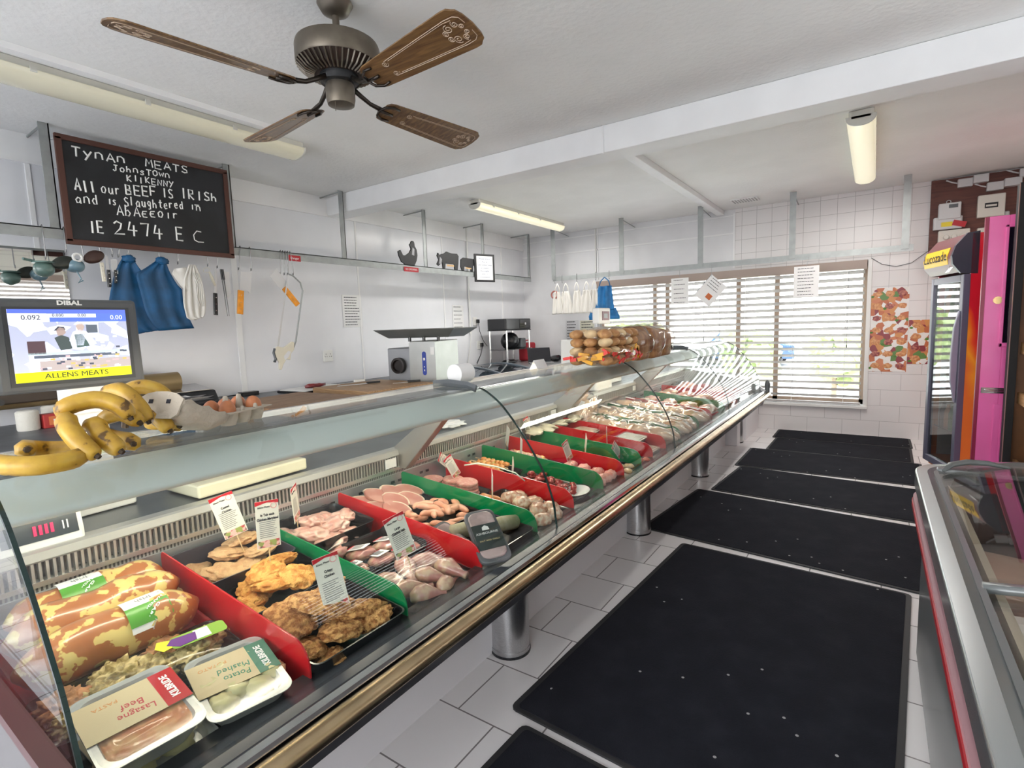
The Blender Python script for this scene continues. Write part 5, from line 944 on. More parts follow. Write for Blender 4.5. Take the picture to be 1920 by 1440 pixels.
# dividers
def divider(lab, y, m, x0=-1.925, x1=-1.135):
    t = T('tray_divider', lab, 'divider', D(0, y), rot=(0, 0, 0)); t.location = (0, y, 0)
    H = .135; pts = [(x0, zdeck(x0)+.003), (x0, zdeck(x0)+H-.01), (x0+.01, zdeck(x0)+H)]
    for k in range(9):
        a = PI/2*k/8; pts.append((x1-.07+.07*math.sin(a), zdeck(x1)+H+.012-.07+.07*math.cos(a)))
    pts += [(x1, zdeck(x1)+.003)]
    obj('plate', MB().prism(pts, 'Y', -.0025, .0025), m, t, bevel=.0008)
    obj('foot', MB().prism([(x1-.09, zdeck(x1-.09)+.001), (x1+.01, zdeck(x1+.01)+.001), (x1+.01, zdeck(x1)+.005), (x1-.09, zdeck(x1-.09)+.005)], 'Y', -.03, .03), m, t); return t
for lab, y, m in (('red divider between the lasagne and the breaded fillets', .725, REDP), ('green divider between the breaded fillets and the chicken trays', 1.06, GREENP), ('red divider between the chicken trays and the sausages', 1.43, REDP),
                  ('green divider between the sausages and the burgers', 1.81, GREENP), ('red divider between the burgers and the diced meat', 2.14, REDP), ('green divider behind the diced red meat', 2.47, GREENP),
                  ('red divider past the first glass joint', 2.75, REDP), ('green divider before the red salad tray', 3.02, GREENP), ('red divider in front of the foil packs', 3.22, REDP), ('red divider between the foil packs and the bagged chicken', 3.48, REDP),
                  ('green divider among the bagged chickens', 3.82, GREENP), ('green divider behind the bagged chickens', 4.30, GREENP), ('red divider behind the second green divider', 4.72, REDP), ('green divider in the striped far pane', 5.2, GREENP), ('red divider nearest the far end of the counter', 5.75, REDP)):
    divider(lab, y, m)
# --- bay 0: garlic rolls, herb chicken, lasagne, potato
GAR = spotmat('garlic_bread_print', [(0, (.36, .11, .035)), (.53, (.48, .17, .05)), (.55, (.80, .60, .20)), (1, (.88, .72, .30))], 24, 'noise', .3, coat=.6, w=2.3)
tr0 = tray('serving_tray', 'black tray with red rim under the garlic bread rolls', -1.75, .495, .38, .43, .03, mat('tray_red_rim', (.35, .01, .02), .3))
def chub(lab, x, h, y=.49, seed=0, L_=.40, rx=.068, lbl=None):
    t = T('garlic_bread', lab, 'garlic bread', D(x, y, h), rot=TR); n = 20; pts = [(.006*math.sin(k*.5+seed), -L_/2+L_*k/n, .004*math.sin(k*.9+seed)) for k in range(n+1)]
    rr_ = [rx*max(.12, 1-abs(2*k/n-1)**6*.95)*(1+.03*math.sin(k*1.3+seed)) for k in range(n+1)]
    obj('loaf', MB().tube(pts, rr_, 18), GAR, t, smooth=True)
    if lbl is not None:
        def band(a0, a1, y0, y1, r): return MB().sheet([(r*math.cos(a), r*math.sin(a)) for a in [a0+(a1-a0)*k/8 for k in range(9)]], 'Y', y0, y1)
        a_ = math.radians
        obj('label_white', band(a_(15), a_(110), lbl-.055, lbl+.045, rx+.004), WPLAS, t, smooth=True); obj('label_green', band(a_(28), a_(72), lbl-.056, lbl+.046, rx+.0052), mat('label_green', (.12, .42, .05), .3), t, smooth=True)
        for s_, sz, aa, mm in (('HANDMADE', .014, 60, PAPER), ('GARLIC', .018, 45, PAPER), ('Irish', .022, 88, mat('grey_ink', (.3, .3, .3), .6)), ('Irish', .018, 20, mat('grey_ink', (.3, .3, .3), .6))):
            A_ = a_(aa); text('label_text', s_, sz, mm, t, ((rx+.006)*math.cos(A_), lbl-.005, (rx+.006)*math.sin(A_)), (PI/2-A_+PI, 0, PI/2) if False else (0, PI/2-A_, -PI/2), ext=.0003)
    return t
chub('front garlic bread roll with a green and white label', -1.635, .085, .49, 1, .42, lbl=.07)
chub('middle garlic bread roll in the cheese pattern wrap', -1.765, .095, .50, 3, .41, lbl=None)
chub('rear garlic bread roll with a white label', -1.86, .10, .51, 5, .38, .06, lbl=-.02)
def crumbed(mb, a, f=260.):
    for v in mb.b.verts:
        n_ = v.co.normalized(); v.co = v.co + n_*a*(noise.noise(v.co*f)+.5*noise.noise(v.co*f*2.3))
    return mb
herb = mat('herb_crust', (.22, .15, .04), .8, col2=(.66, .52, .26), vs=35, bump=.9, bs=50, detail=6); herbo = mat('herb_orange', (.40, .18, .07), .6, var=.3, vs=30, bump=.5)
tray('food_tray', 'black tray of herb crusted chicken behind the lasagne', -1.485, .495, .20, .42, .045)
for k, (x, y, r) in enumerate(((-1.50, .34, .05), (-1.46, .40, .05), (-1.52, .45, .052), (-1.47, .51, .05), (-1.53, .56, .045), (-1.46, .60, .05), (-1.50, .65, .04), (-1.44, .34, .04))):
    o = obj('herb_chicken', crumbed(MB().blob((0, 0, 0), (r, r*1.05, r*.55), .25, 4, k, 5), .006, 130.), herb if k % 4 else herbo, loc=D(x, y, .045), rot=TR, smooth=True); tag(o, 'herb crusted chicken piece in the wrapped tray', 'chicken', 'herb chicken pieces')
WRAP = glassmat('cling_film', (.98, .98, .98), .6, .035, .10)
def film(lab, x, y, wx, wy, h, seed, dome=.02):
    mb = MB(); nx, ny = 16, 16; V = [[mb.b.verts.new(((i/nx-.5)*wx, (j/ny-.5)*wy, dome*(1-abs(2*i/nx-1)**3)*(1-abs(2*j/ny-1)**3)+.004*noise.noise(Vector((i*.6, j*.9, seed))))) for j in range(ny+1)] for i in range(nx+1)]
    for i in range(nx):
        for j in range(ny): mb.face((V[i][j], V[i+1][j], V[i+1][j+1], V[i][j+1]))
    o = obj('cling_film', mb, WRAP, loc=D(x, y, h), rot=TR, smooth=True); return tag(o, lab, 'film')
film('clear film stretched over the herb chicken tray', -1.485, .495, .20, .41, .050, 2, .03)
t = T('product_label', 'green and purple product label on the herb chicken film', 'label', D(-1.47, .60, .089), rot=(0, TH, math.radians(-10))); obj('paper', MB().rbox((0, .02, .0), (.055, .13, .001), .012), mat('lime_label', (.35, .62, .08), .4), t); obj('purple_flag', MB().prism([(-.02, -.04), (.0, -.055), (.025, -.03), (.02, .01), (-.015, .015)], 'Z', .001, .0018), mat('purple_print', (.13, .03, .22), .4), t); obj('white_panel', MB().span((-.022, .01, .001), (.022, .045, .0014)), PAPER, t)
obj('yellow_blob', MB().prism([(-.03, -.07), (-.005, -.08), (.02, -.065), (.015, -.045), (-.02, -.045)], 'Z', .0, .0012), mat('yellow_print', (.75, .78, .04), .4), t)
def ready(lab, x, y, wx, wy, rz, food, foodf, tcol, t1, t2, tabc, tabt, z0=0., pasta='PASTA'):
    t = T('ready_meal', lab, 'ready meal', D(x, y, z0), rot=(0, TH, math.radians(rz)))
    mb = MB()
    for (z, f, g) in ((0, .84, 0),): pass
    R0 = []
    for z, e in ((0, -.022), (.038, -.004), (.045, .004), (.047, .004), (.047, -.012), (.032, -.02)):
        R0.append([mb.b.verts.new((px+(e if px > 0 else -e), py+(e if py > 0 else -e), z)) for px, py in rrect(wx/2, wy/2, .03, 5)])
    mb.face(R0[0][::-1])
    for A, B in zip(R0, R0[1:]):
        for k in range(len(A)): mb.face((A[k], A[(k+1) % len(A)], B[(k+1) % len(B)], B[k]))
    mb.face(R0[-1]); obj('foil_tray', mb, mat('white_foil', (.70, .71, .72), .25, .35), t, smooth='auto')
    obj('food', foodf(), food, t, smooth=True)
    lx = -wx*.12
    obj('sleeve', MB().span((lx-wx*.26, -wy/2-.004, .0485), (lx+wx*.26, wy/2+.004, .0495)), mat('cream_sleeve', (.74, .60, .38), .5), t)
    obj('brand_tab', MB().span((lx-wx*.26, wy/2-.045, .0496), (lx+wx*.26, wy/2+.004, .0503)), tabc, t)
    text('brand_text', 'KILBRIDE', .022, PAPER, t, (lx, wy/2-.02, .0506), (0, 0, PI), bold=.0006, ext=.0002)
    text('meal_text', t1, .030, tcol, t, (lx-.0, .0, .0498), (0, 0, -PI/2-.1), ext=.0002, sx=.8); text('meal_text', t2, .028, tcol, t, (lx+.03, .0, .0498), (0, 0, -PI/2-.1), ext=.0002, sx=.8)
    text('small_text', pasta, .016, mat('orange_ink', (.6, .25, .08), .6), t, (lx-.035, -wy*.22, .0498), (0, 0, -PI/2), ext=.0002)
    obj('lid_film', MB().rbox((0, 0, .0478), (wx*.99, wy*.99, .0006), .03), WRAP, t); return t
LAS = mat('lasagne_top', (.64, .20, .05), .5, col2=(.80, .42, .16), vs=25, bump=.3, bs=40, coat=.4); POT = mat('mash_potato', (.62, .56, .30), .45, var=.06, vs=20, coat=.4)
lasf = lambda: MB().blob((0, 0, 0), (1, 1, 1), .03, 4, 1, 5).warp(lambda c: (.112*math.copysign(abs(c[0])**.35, c[0]), .084*math.copysign(abs(c[1])**.35, c[1]), .033+.011*c[2]+.003*noise.noise(c*6)))
def potf():
    mb = MB()
    for k, (x, y) in enumerate(((.06, -.05), (.055, .03), (-.01, -.06), (-.02, .02), (.03, -.01), (-.06, -.02), (-.06, .05), (.02, .07))): mb.blob((x, y, .034), (.036, .034, .016), .15, 3, k, 3)
    return mb
RTX = mat('red_ink', (.45, .02, .04), .5); GTX = mat('green_ink', (.02, .2, .12), .5)
ready('pack of beef lasagne on top of the front stack with a red tab', -1.285, .405, .25, .185, -4, LAS, lasf, RTX, 'Beef', 'Lasagne', REDP, '', .055)
ready('lower ready meal pack hidden under the beef lasagne', -1.275, .415, .25, .185, 2, POT, potf, GTX, 'Mashed', 'Potato', GREENP, '', .0, 'POTATO')
ready('pack of mashed potato with a green tab beside the lasagne', -1.255, .605, .245, .175, -12, POT, potf, GTX, 'Mashed', 'Potato', mat('deep_green_print', (.02, .16, .10), .4), '', .035, 'POTATO')
tray('food_tray', 'shallow black tray under the mashed potato pack', -1.26, .60, .22, .17, .033)
# --- bay 1: breaded fillets
CRU = mat('breadcrumb_orange', (.60, .22, .035), .75, col2=(.86, .46, .13), vs=45, bump=.8, bs=160, detail=6); CRB = mat('breadcrumb_brown', (.36, .13, .03), .8, col2=(.78, .42, .15), vs=60, bump=1., bs=180, detail=6); CRP = mat('breadcrumb_pale', (.60, .34, .17), .75, col2=(.70, .45, .24), vs=40, bump=.6, bs=150)
tray('food_tray', 'dark purple tray of pale breaded fillets at the back', -1.80, .89, .27, .31, .105, TPUR)
tray('food_tray', 'black tray of orange breaded fillets in the middle of the row', -1.555, .89, .245, .31, .095)
tray('food_tray', 'black tray of crisp breaded fillets at the front', -1.275, .89, .29, .31, .085)
def crumbed(mb, a, f=260.):
    for v in mb.b.verts:
        n_ = v.co.normalized(); v.co = v.co + n_*a*(noise.noise(v.co*f)+.5*noise.noise(v.co*f*2.3))
    return mb
def piece(name, lab, cat, grp, x, y, h, r, m, seed, rot=(0, 0, 0), amp=.12, fr=2.5, sub=4):
    cr = {'breadcrumb_brown': .0042, 'breadcrumb_orange': .0022, 'breadcrumb_pale': .0014}.get(m.name, 0)
    bb_ = MB().blob((0, 0, 0), r, amp, fr, seed, 5 if cr else sub)
    if cr: crumbed(bb_, cr)
    if cr or name == 'chicken_fillet': h -= .012
    o = obj(name, bb_, m, loc=D(x, y, h), rot=(rot[0], rot[1]+TH, rot[2]), smooth=True); return tag(o, lab, cat, grp)
for k, (x, y, h, a, b_, rx) in enumerate(((-1.80, .77, .05, .06, .055, 0), (-1.76, .84, .08, .07, .05, .2), (-1.84, .90, .10, .07, .055, .1), (-1.78, .98, .10, .065, .055, -.1), (-1.86, .96, .12, .06, .06, .2), (-1.76, .91, .07, .07, .06, 0), (-1.86, .80, .06, .055, .05, 0))):
    piece('breaded_fillet', 'pale breaded chicken fillet in the purple tray', 'chicken fillet', 'pale breaded fillets', x, y, h, (a, b_, .02), CRP, k, (rx, .1, k))
for k, (x, y, h, a, b_, rx) in enumerate(((-1.53, .77, .035, .055, .05, 0), (-1.60, .86, .075, .06, .055, .2), (-1.54, .89, .10, .07, .065, -.15), (-1.55, .96, .085, .06, .045, .0), (-1.62, .95, .125, .03, .065, .1), (-1.48, .85, .04, .05, .04, 0), (-1.57, .82, .06, .05, .05, 0), (-1.50, .94, .115, .06, .055, -.2), (-1.59, .89, .12, .055, .06, .25), (-1.49, .79, .055, .045, .045, .1))):
    piece('breaded_fillet', 'orange breaded chicken fillet in the middle tray', 'chicken fillet', 'orange breaded fillets', x, y, h, (a, b_, .02), CRU, k+20, (rx, .05, k*.8))
o = obj('absorbent_pad', MB().rbox((0, 0, 0), (.18, .05, .006), .01), PAPER, loc=D(-1.54, .82, .02), rot=TR); tag(o, 'white absorbent pad showing between the orange fillets', 'pad')
for k, (x, y, h, a, b_, rx) in enumerate(((-1.34, .81, .10, .085, .06, .2), (-1.29, .88, .135, .09, .065, -.1), (-1.23, .96, .10, .08, .05, -.2), (-1.21, .88, .085, .07, .06, 0), (-1.25, .79, .06, .075, .05, .1), (-1.17, .81, .05, .05, .05, 0), (-1.19, .97, .08, .06, .05, .1), (-1.35, .93, .12, .075, .04, .5), (-1.36, .97, .10, .05, .035, .4), (-1.30, .92, .09, .08, .06, 0))):
    piece('breaded_fillet', 'crisp brown breaded fillet in the front tray', 'chicken fillet', 'crisp breaded fillets', x, y, h, (a, b_, .024), CRB, k+40, (rx, .1, k*.7))
# --- bay 2: raw chicken
RAW = mat('raw_chicken', (.66, .33, .28), .3, col2=(.82, .56, .48), vs=32, coat=.6, sss=.15, bump=.1, bs=20); RAWP = mat('pale_chicken_skin', (.80, .56, .40), .3, col2=(.60, .26, .24), vs=28, coat=.7, sss=.1, bump=.15, bs=25)
tray('food_tray', 'black tray of raw pink chicken fillets at the back', -1.79, 1.235, .27, .32, .10)
for k, (x, y, h, a, b_) in enumerate(((-1.82, 1.13, .07, .07, .05), (-1.76, 1.18, .085, .075, .05), (-1.83, 1.23, .10, .06, .055), (-1.77, 1.28, .09, .07, .045), (-1.80, 1.35, .09, .05, .05), (-1.70, 1.20, .06, .06, .07), (-1.71, 1.31, .06, .05, .06), (-1.86, 1.30, .08, .05, .05))):
    piece('chicken_fillet', 'raw pink chicken fillet in the back tray', 'chicken fillet', 'raw chicken fillets', x, y, h, (a, b_, .03), RAW, k+60, (.2*(k % 3-1), .1, k*1.1), .2)
tray('food_tray', 'black wavy edged tray of small labelled chicken packs', -1.49, 1.24, .24, .33, .085, None, 0, .03, True)
for k, (x, y, rz) in enumerate(((-1.56, 1.12, .2), (-1.46, 1.13, -.3), (-1.54, 1.22, .3), (-1.45, 1.24, -.2), (-1.52, 1.33, .15), (-1.43, 1.34, .5))):
    t = T('chicken_pack', ('vacuum pack of chicken sticking up at the left of the wavy tray', 'labelled chicken pack at the front left of the wavy tray', 'labelled chicken pack in the middle back of the wavy tray', 'labelled chicken pack in the middle front of the wavy tray', 'labelled chicken pack at the back right of the wavy tray', 'labelled chicken pack at the front right of the wavy tray')[k], 'chicken pack', D(x, y, .055 if k else .08), rot=(.15*(k % 2), -.25 if k else -.6, rz))
    obj('meat', MB().blob((0, 0, 0), (.06, .045, .022), .15, 3, k, 3), RAWP, t, smooth=True); obj('label', MB().rbox((.0, 0, .026), (.08, .05, .0015), .006), PAPER, t); obj('red_stripe', MB().span((-.04, -.024, .027), (-.032, .024, .028)), RS, t)
    lines(t, .045, .06, 5, axis='Z', x=.0274, seed=k, th=.003, top=.6, bot=-.7, ind=.8)
tray('food_tray', 'black tray of film wrapped chicken legs at the front', -1.245, 1.24, .24, .33, .05)
for k, (x, y, h, a, b_, rz, m_) in enumerate(((-1.29, 1.15, .06, .07, .035, .3, RAWP), (-1.22, 1.16, .06, .065, .035, 1.2, RAWP), (-1.30, 1.22, .075, .07, .04, -.4, RAW), (-1.22, 1.25, .065, .06, .035, .6, RAWP), (-1.17, 1.18, .05, .055, .04, 1.0, RAWP), (-1.28, 1.31, .07, .07, .04, .9, RAW), (-1.20, 1.33, .065, .06, .04, .2, RAWP), (-1.16, 1.27, .05, .05, .035, 1.8, RAWP), (-1.32, 1.36, .05, .04, .03, 1.5, RAW))):
    o = obj('raw_drumstick', MB().tube([(-a, 0, 0), (-a*.6, .0, .004), (-a*.1, .004, .006), (a*.5, 0, .002), (a*.85, -.004, 0), (a*1.15, -.006, 0)], [b_*.35, b_*.75, b_*.85, b_*.5, b_*.28, b_*.34], 12), m_, loc=D(x, y, h), rot=(0, TH, rz), smooth=True); tag(o, 'raw chicken leg under film in the front tray', 'chicken leg', 'wrapped chicken legs')
film('clear shiny film over the chicken legs tray', -1.245, 1.24, .24, .33, .054, 7, .065)
# --- bay 3: chops, sausages, black packs
CHP = mat('pork_chop', (.52, .20, .17), .3, col2=(.66, .36, .30), vs=10, coat=.5); FAT = mat('pork_fat', (.80, .66, .54), .4)
tray('food_tray', 'black tray of pork chops with white fat', -1.785, 1.62, .27, .33, .07)
for k, (x, y, h, rz) in enumerate(((-1.84, 1.50, .08, .3), (-1.76, 1.52, .075, .9), (-1.83, 1.58, .095, .5), (-1.75, 1.60, .085, .2), (-1.82, 1.66, .095, .8), (-1.73, 1.67, .08, .4), (-1.80, 1.73, .085, .6), (-1.70, 1.56, .07, .1))):
    t = T('pork_chop', ('pork chop at the back left corner of its tray', 'pork chop at the left of the tray, second from the back', 'pork chop in the back row of the tray beside the left corner one', 'pork chop in the middle of the tray', 'pork chop at the back right of its tray', 'pork chop at the front right of its tray', 'pork chop nearest the green divider', 'pork chop at the front edge of the tray with a broad white rind')[k], 'pork chop', D(x, y, h), rot=(.15, TH+.2, rz)); pl = [(.068*math.cos(a)*(1+.12*math.sin(2*a+k)), .05*math.sin(a)) for a in [2*PI*q/18 for q in range(18)]]
    obj('meat', MB().prism(pl, 'Z', -.008, .008), CHP, t, bevel=.004); obj('fat_rind', MB().tube([(p_[0]*1.0, p_[1]*1.0, 0) for p_ in pl[1:10]], .0085, 6), FAT, t, smooth=True)
tray('food_tray', 'black tray of pink pork sausages', -1.53, 1.62, .23, .33, .08)
SAU = mat('pink_sausage', (.76, .34, .22), .35, col2=(.84, .45, .31), vs=18, coat=.4, sss=.1)
def sausage(x, y, h, L_, bend, rz, r=.0145, m=None, nm='sausage', lab='raw pink pork sausage in the tray before the chops', grp='pork sausages', ry=0.):
    n = 12; pts = []; rr_ = []
    for k in range(n+1):
        u = (k/n-.5); pts.append((L_*u, bend*(1-4*u*u), .002*math.sin(k))); rr_.append(r*(1 if 1 < k < n-1 else .8 if k in (1, n-1) else .35))
    o = obj(nm, MB().tube(pts, rr_, 10), m or SAU, loc=D(x, y, h), rot=(0, TH+ry, rz), smooth=True); return tag(o, lab, 'sausage', grp)
for k, (x, y, h, L_, b_, rz) in enumerate(((-1.60, 1.50, .06, .13, .01, 1.45), (-1.56, 1.53, .075, .14, .012, 1.5), (-1.52, 1.51, .06, .14, .0, 1.6), (-1.48, 1.53, .055, .14, -.01, 1.5), (-1.45, 1.50, .045, .12, .01, 1.3), (-1.60, 1.57, .08, .10, .03, 2.6), (-1.58, 1.63, .085, .13, .03, .2), (-1.62, 1.66, .08, .12, .04, 1.2),
        (-1.55, 1.68, .085, .13, .02, -.3), (-1.50, 1.65, .08, .12, .05, 1.5), (-1.50, 1.72, .075, .11, .05, .8), (-1.57, 1.74, .07, .12, .05, -1.2), (-1.46, 1.60, .06, .13, .01, .5), (-1.44, 1.67, .055, .12, .02, 1.3), (-1.45, 1.73, .05, .1, .03, .2), (-1.53, 1.60, .085, .10, .03, .9), (-1.62, 1.74, .07, .09, .03, .4))):
    sausage(x, y, h, L_, b_, rz)
tray('food_tray', 'black tray of white pudding slices and pale rolls behind the black pack', -1.27, 1.64, .25, .32, .075)
PUD = mat('white_pudding', (.62, .56, .42), .55, col2=(.50, .46, .30), vs=40)
for k, (x, y, rz) in enumerate(((-1.34, 1.60, 1.2), (-1.31, 1.68, .9), (-1.26, 1.74, 1.3))):
    t = T('white_pudding', ('pale herb pudding roll left in the tray by the green divider', 'pale herb pudding roll in the middle of the tray by the green divider', 'pale herb pudding roll nearest the green divider')[k], 'pudding', D(x, y, .075), rot=(0, TH, rz)); obj('roll', MB().tube([(-.08, 0, 0), (-.07, 0, 0), (0, 0, .003), (.07, 0, 0), (.08, 0, 0)], [.012, .03, .032, .03, .012], 12), PUD, t, smooth=True)
    if k == 1: obj('price_label', MB().box((0, -.0, .033), (.07, .045, .0015)), PAPER, t); text('label_text', '4.00', .02, INK, t, (0, 0, .0344), (0, 0, 0), ext=.0001)
VP = T('vacuum_pack', 'black vacuum pack with dark label propped against the glass', 'meat pack', (-1.17, 1.51, .772), rot=(math.radians(4), math.radians(27), math.radians(-34))); VP.scale = (.98, .98, 1)
obj('tray', MB().rbox((0, 0, 0), (.26, .125, .018), .03), mat('pack_grey', (.10, .10, .11), .2, coat=.6), VP, bevel=.006); obj('meat_window', MB().rbox((0, 0, .010), (.225, .10, .012), .03), mat('pack_meat', (.34, .25, .25), .2, coat=.8, var=.2, vs=15), VP, bevel=.005); obj('label', MB().span((-.045, -.052, .0168), (.075, .052, .018)), mat('black_label', (.02, .03, .03), .4), VP)
text('label_text', 'ASHBOURNE', .015, mat('grey_print', (.6, .6, .6), .6), VP, (0.0, 0, .0183), (0, 0, PI/2), ext=.0002); text('label_text', 'SALT AND CHILLI', .010, mat('gold_print2', (.5, .4, .2), .6), VP, (.035, 0, .0183), (0, 0, PI/2), ext=.0002); obj('label_emblem', MB().prism([(-.03, -.012), (-.015, -.014), (-.015, .014), (-.03, .012), (-.038, 0)], 'Z', .018, .0184), _M['grey_print'], VP)
for k, (x, y) in enumerate(((-1.30, 1.50), (-1.36, 1.52))):
    t = T('vacuum_pack', ('black vacuum pack lying behind the propped one', 'black vacuum pack at the back of the pile beside the red divider')[k], 'meat pack', D(x, y, .045+.02*k), rot=(.1, .5, -.2+.3*k)); obj('tray', MB().rbox((0, 0, 0), (.16, .1, .02), .025), _M['pack_grey'], t, bevel=.006); obj('meat_window', MB().rbox((0, 0, .010), (.13, .08, .012), .025), _M['pack_meat'], t, bevel=.005)
# --- bay 4: burgers, hot dogs, stuffed rolls
BUR = spotmat('burger_meat', [(0, (.52, .17, .15)), (.5, (.66, .28, .24)), (.62, (.74, .44, .38)), (1, (.80, .55, .48))], 60, 'noise', .5, coat=.2, bump=.2)
tray('food_tray', 'black tray under the stacked burgers', -1.76, 1.975, .32, .30, .03)
for k, (x, y, n) in enumerate(((-1.88, 1.88, 3), (-1.88, 1.99, 3), (-1.78, 1.90, 2), (-1.77, 2.02, 4), (-1.67, 1.89, 2), (-1.66, 2.0, 5))):
    for q in range(n):
        o = obj('burger', MB().lathe([(0, 0), (.052, 0), (.056, .004), (.056, .013), (.052, .017), (0, .017)], n=28), BUR, loc=D(x+R_.uniform(-.004, .004), y+R_.uniform(-.004, .004), .011+q*.0175), rot=TR, smooth='auto'); tag(o, 'round pink burger in the stacks behind the green divider', 'burger', 'stacked pink burgers')
tray('food_tray', 'black tray of orange sausages and stuffed chicken rolls', -1.34, 1.975, .40, .30, .055)
HOT = mat('orange_sausage', (.72, .30, .10), .35, var=.1, vs=20, coat=.4)
for k in range(7): sausage(-1.50+.008*(k % 3), 1.86+.02*k, .055+.012*(k % 2), .12, .002, .15, .0125, HOT, 'orange_sausage', 'thin orange sausage beside the burger stacks', 'orange sausages')
SRL = spotmat('stuffed_roll', [(0.38, (.55, .24, .15)), (.5, (.78, .50, .36)), (.62, (.86, .70, .56))], 50, 'noise', .35, coat=.6, bump=.25, bscale=40)
for k, (x, y, h) in enumerate(((-1.40, 1.90, .06), (-1.39, 1.99, .08), (-1.32, 1.88, .06), (-1.31, 1.96, .085), (-1.30, 2.05, .06), (-1.23, 1.88, .055), (-1.22, 1.96, .08), (-1.21, 2.05, .06), (-1.17, 1.91, .06), (-1.165, 2.0, .06), (-1.40, 2.07, .06))):
    o = obj('stuffed_roll', MB().blob((0, 0, 0), (.048, .040, .034), .12, 3, k, 3), SRL, loc=D(x, y, h), rot=(0, TH, k*.9), smooth=True); tag(o, 'stuffed chicken roll in the tray by the glass joint', 'chicken roll', 'stuffed chicken rolls')
# --- bays 5 to 8
KEB = spotmat('kebab_mix', [(0, (.55, .22, .05)), (.35, (.66, .33, .10)), (.6, (.35, .30, .06)), (.8, (.70, .40, .2))], 45, rough=.4, coat=.4)
DICE = spotmat('diced_meat', [(0, (.30, .02, .02)), (.4, (.42, .04, .04)), (.7, (.60, .18, .16)), (.9, (.12, .01, .01))], 55, rough=.35, coat=.5, bump=.4)
tray('food_tray', 'black tray of orange marinated kebabs', -1.77, 2.305, .30, .30, .05)
for k in range(8):
    t = T('kebab', 'marinated kebab skewer in the orange tray', 'kebab', D(-1.79+.01*(k % 3), 2.20+.03*k, .06+.01*(k % 2)), 'marinated kebabs', (0, TH, .1)); mb = MB()
    for q in range(6): mb.blob((-.08+q*.03, 0, 0), (.019, .017, .016), .2, 3, k*6+q, 2)
    obj('meat', mb, KEB, t, smooth=True); obj('skewer', MB().cyl((-.14, 0, 0), (.11, 0, 0), .002, n=6), mat('skewer_wood', (.66, .5, .3), .6), t)
tray('food_tray', 'black tray of diced dark red meat', -1.38, 2.305, .40, .30, .05)
for k in range(46):
    x, y = R_.uniform(-1.55, -1.22), R_.uniform(2.19, 2.42)
    o = obj('diced_beef', MB().blob((0, 0, 0), (.022, .017, .013), .3, 3, k % 9, 2), DICE, loc=D(x, y, .05+R_.uniform(0, .022)), rot=(R_.uniform(-1, 1), 0, R_.uniform(0, 3)), smooth=True); tag(o, 'dark red cube of diced beef in the tray before the glass joint', 'beef', 'diced beef')
o = T('serving_spoon', 'pale plastic ladle lying across the divider into the red meat', 'spoon', D(-1.5, 2.02, .155)); obj('handle', MB().tube([(-.14, -.06, .05), (-.08, -.03, .06), (0, .02, .04), (.08, .06, .01), (.12, .08, -.03)], [.006, .007, .006, .005, .005], 8, sy=.6), mat('pale_green_plastic', (.6, .64, .52), .3), o, smooth=True)
t = T('meat_dish', 'oval white dish with dark rim at the front of the diced meat', 'dish', D(-1.21, 2.31, .05), rot=TR); obj('dish', MB().lathe([(0, 0), (.05, 0), (.075, .022), (.071, .024), (.05, .006), (0, .006)], n=28).warp(lambda c: (c[0]*.8, c[1]*1.3, c[2])), WPLAS, t, smooth='auto'); obj('rim', MB().tube([(.06*math.cos(a), .0975*math.sin(a), .024) for a in [2*PI*k/28 for k in range(28)]], .003, 6, True), BLACKP, t)
tray('food_tray', 'black tray of chicken skewers at the back past the diced meat', -1.70, 2.615, .42, .25, .045)
for k in range(7):
    t = T('kebab', 'pale chicken skewer in the tray at the first glass joint', 'kebab', D(-1.74, 2.52+.03*k, .055+.008*(k % 2)), 'pale chicken skewers', (0, TH, .05)); mb = MB()
    for q in range(7): mb.blob((-.1+q*.032, 0, 0), (.02, .017, .016), .2, 3, k*6+q, 2)
    obj('meat', mb, RAWP if k % 2 else mat('golden_chicken', (.75, .45, .15), .35, coat=.5, var=.2, vs=30), t, smooth=True); obj('skewer', MB().cyl((-.17, 0, 0), (.13, 0, 0), .002, n=6), _M['skewer_wood'], t)
tray('food_tray', 'black tray of pink mince balls under the pink reflection', -1.31, 2.61, .33, .25, .05)
MIN = mat('pink_mince', (.74, .30, .24), .45, col2=(.82, .46, .38), vs=60, bump=.6, bs=120, coat=.2)
for k in range(12): piece('mince_portion', 'portion of pink mince in the tray past the first glass joint', 'mince', 'pink mince portions', -1.43+.08*(k % 4), 2.53+.075*(k//4), .06, (.042, .036, .03), MIN, k, (0, 0, k), .15, 3, 3)
tray('food_tray', 'black tray of yellow chicken strips with a clear lid', -1.52, 2.885, .78, .22, .05)
STR = spotmat('marinated_strips', [(0, (.78, .55, .30)), (.4, (.82, .62, .40)), (.7, (.72, .40, .10)), (.88, (.25, .30, .06))], 40, rough=.4, coat=.5)
for k in range(22): piece('chicken_strip', 'marinated chicken strip in the long tray', 'chicken strip', 'marinated chicken strips', -1.84+.033*k, 2.84+.09*((k*7 % 3)/2), .055, (.035, .026, .016), STR, k, (0, 0, k), .25, 3, 2)
tray('food_tray', 'black tray of red and orange marinated pieces before the foil packs', -1.52, 3.12, .78, .17, .045)
REDM = spotmat('red_marinade', [(0, (.50, .05, .01)), (.4, (.66, .13, .03)), (.7, (.72, .30, .05)), (.9, (.30, .03, .01))], 50, rough=.35, coat=.5)
for k in range(22): piece('marinated_piece', 'red marinated piece in the narrow tray', 'meat piece', 'red marinated pieces', -1.86+.034*k, 3.10+.04*(k % 2), .05, (.03, .025, .018), REDM, k, (0, 0, k), .25, 3, 2)
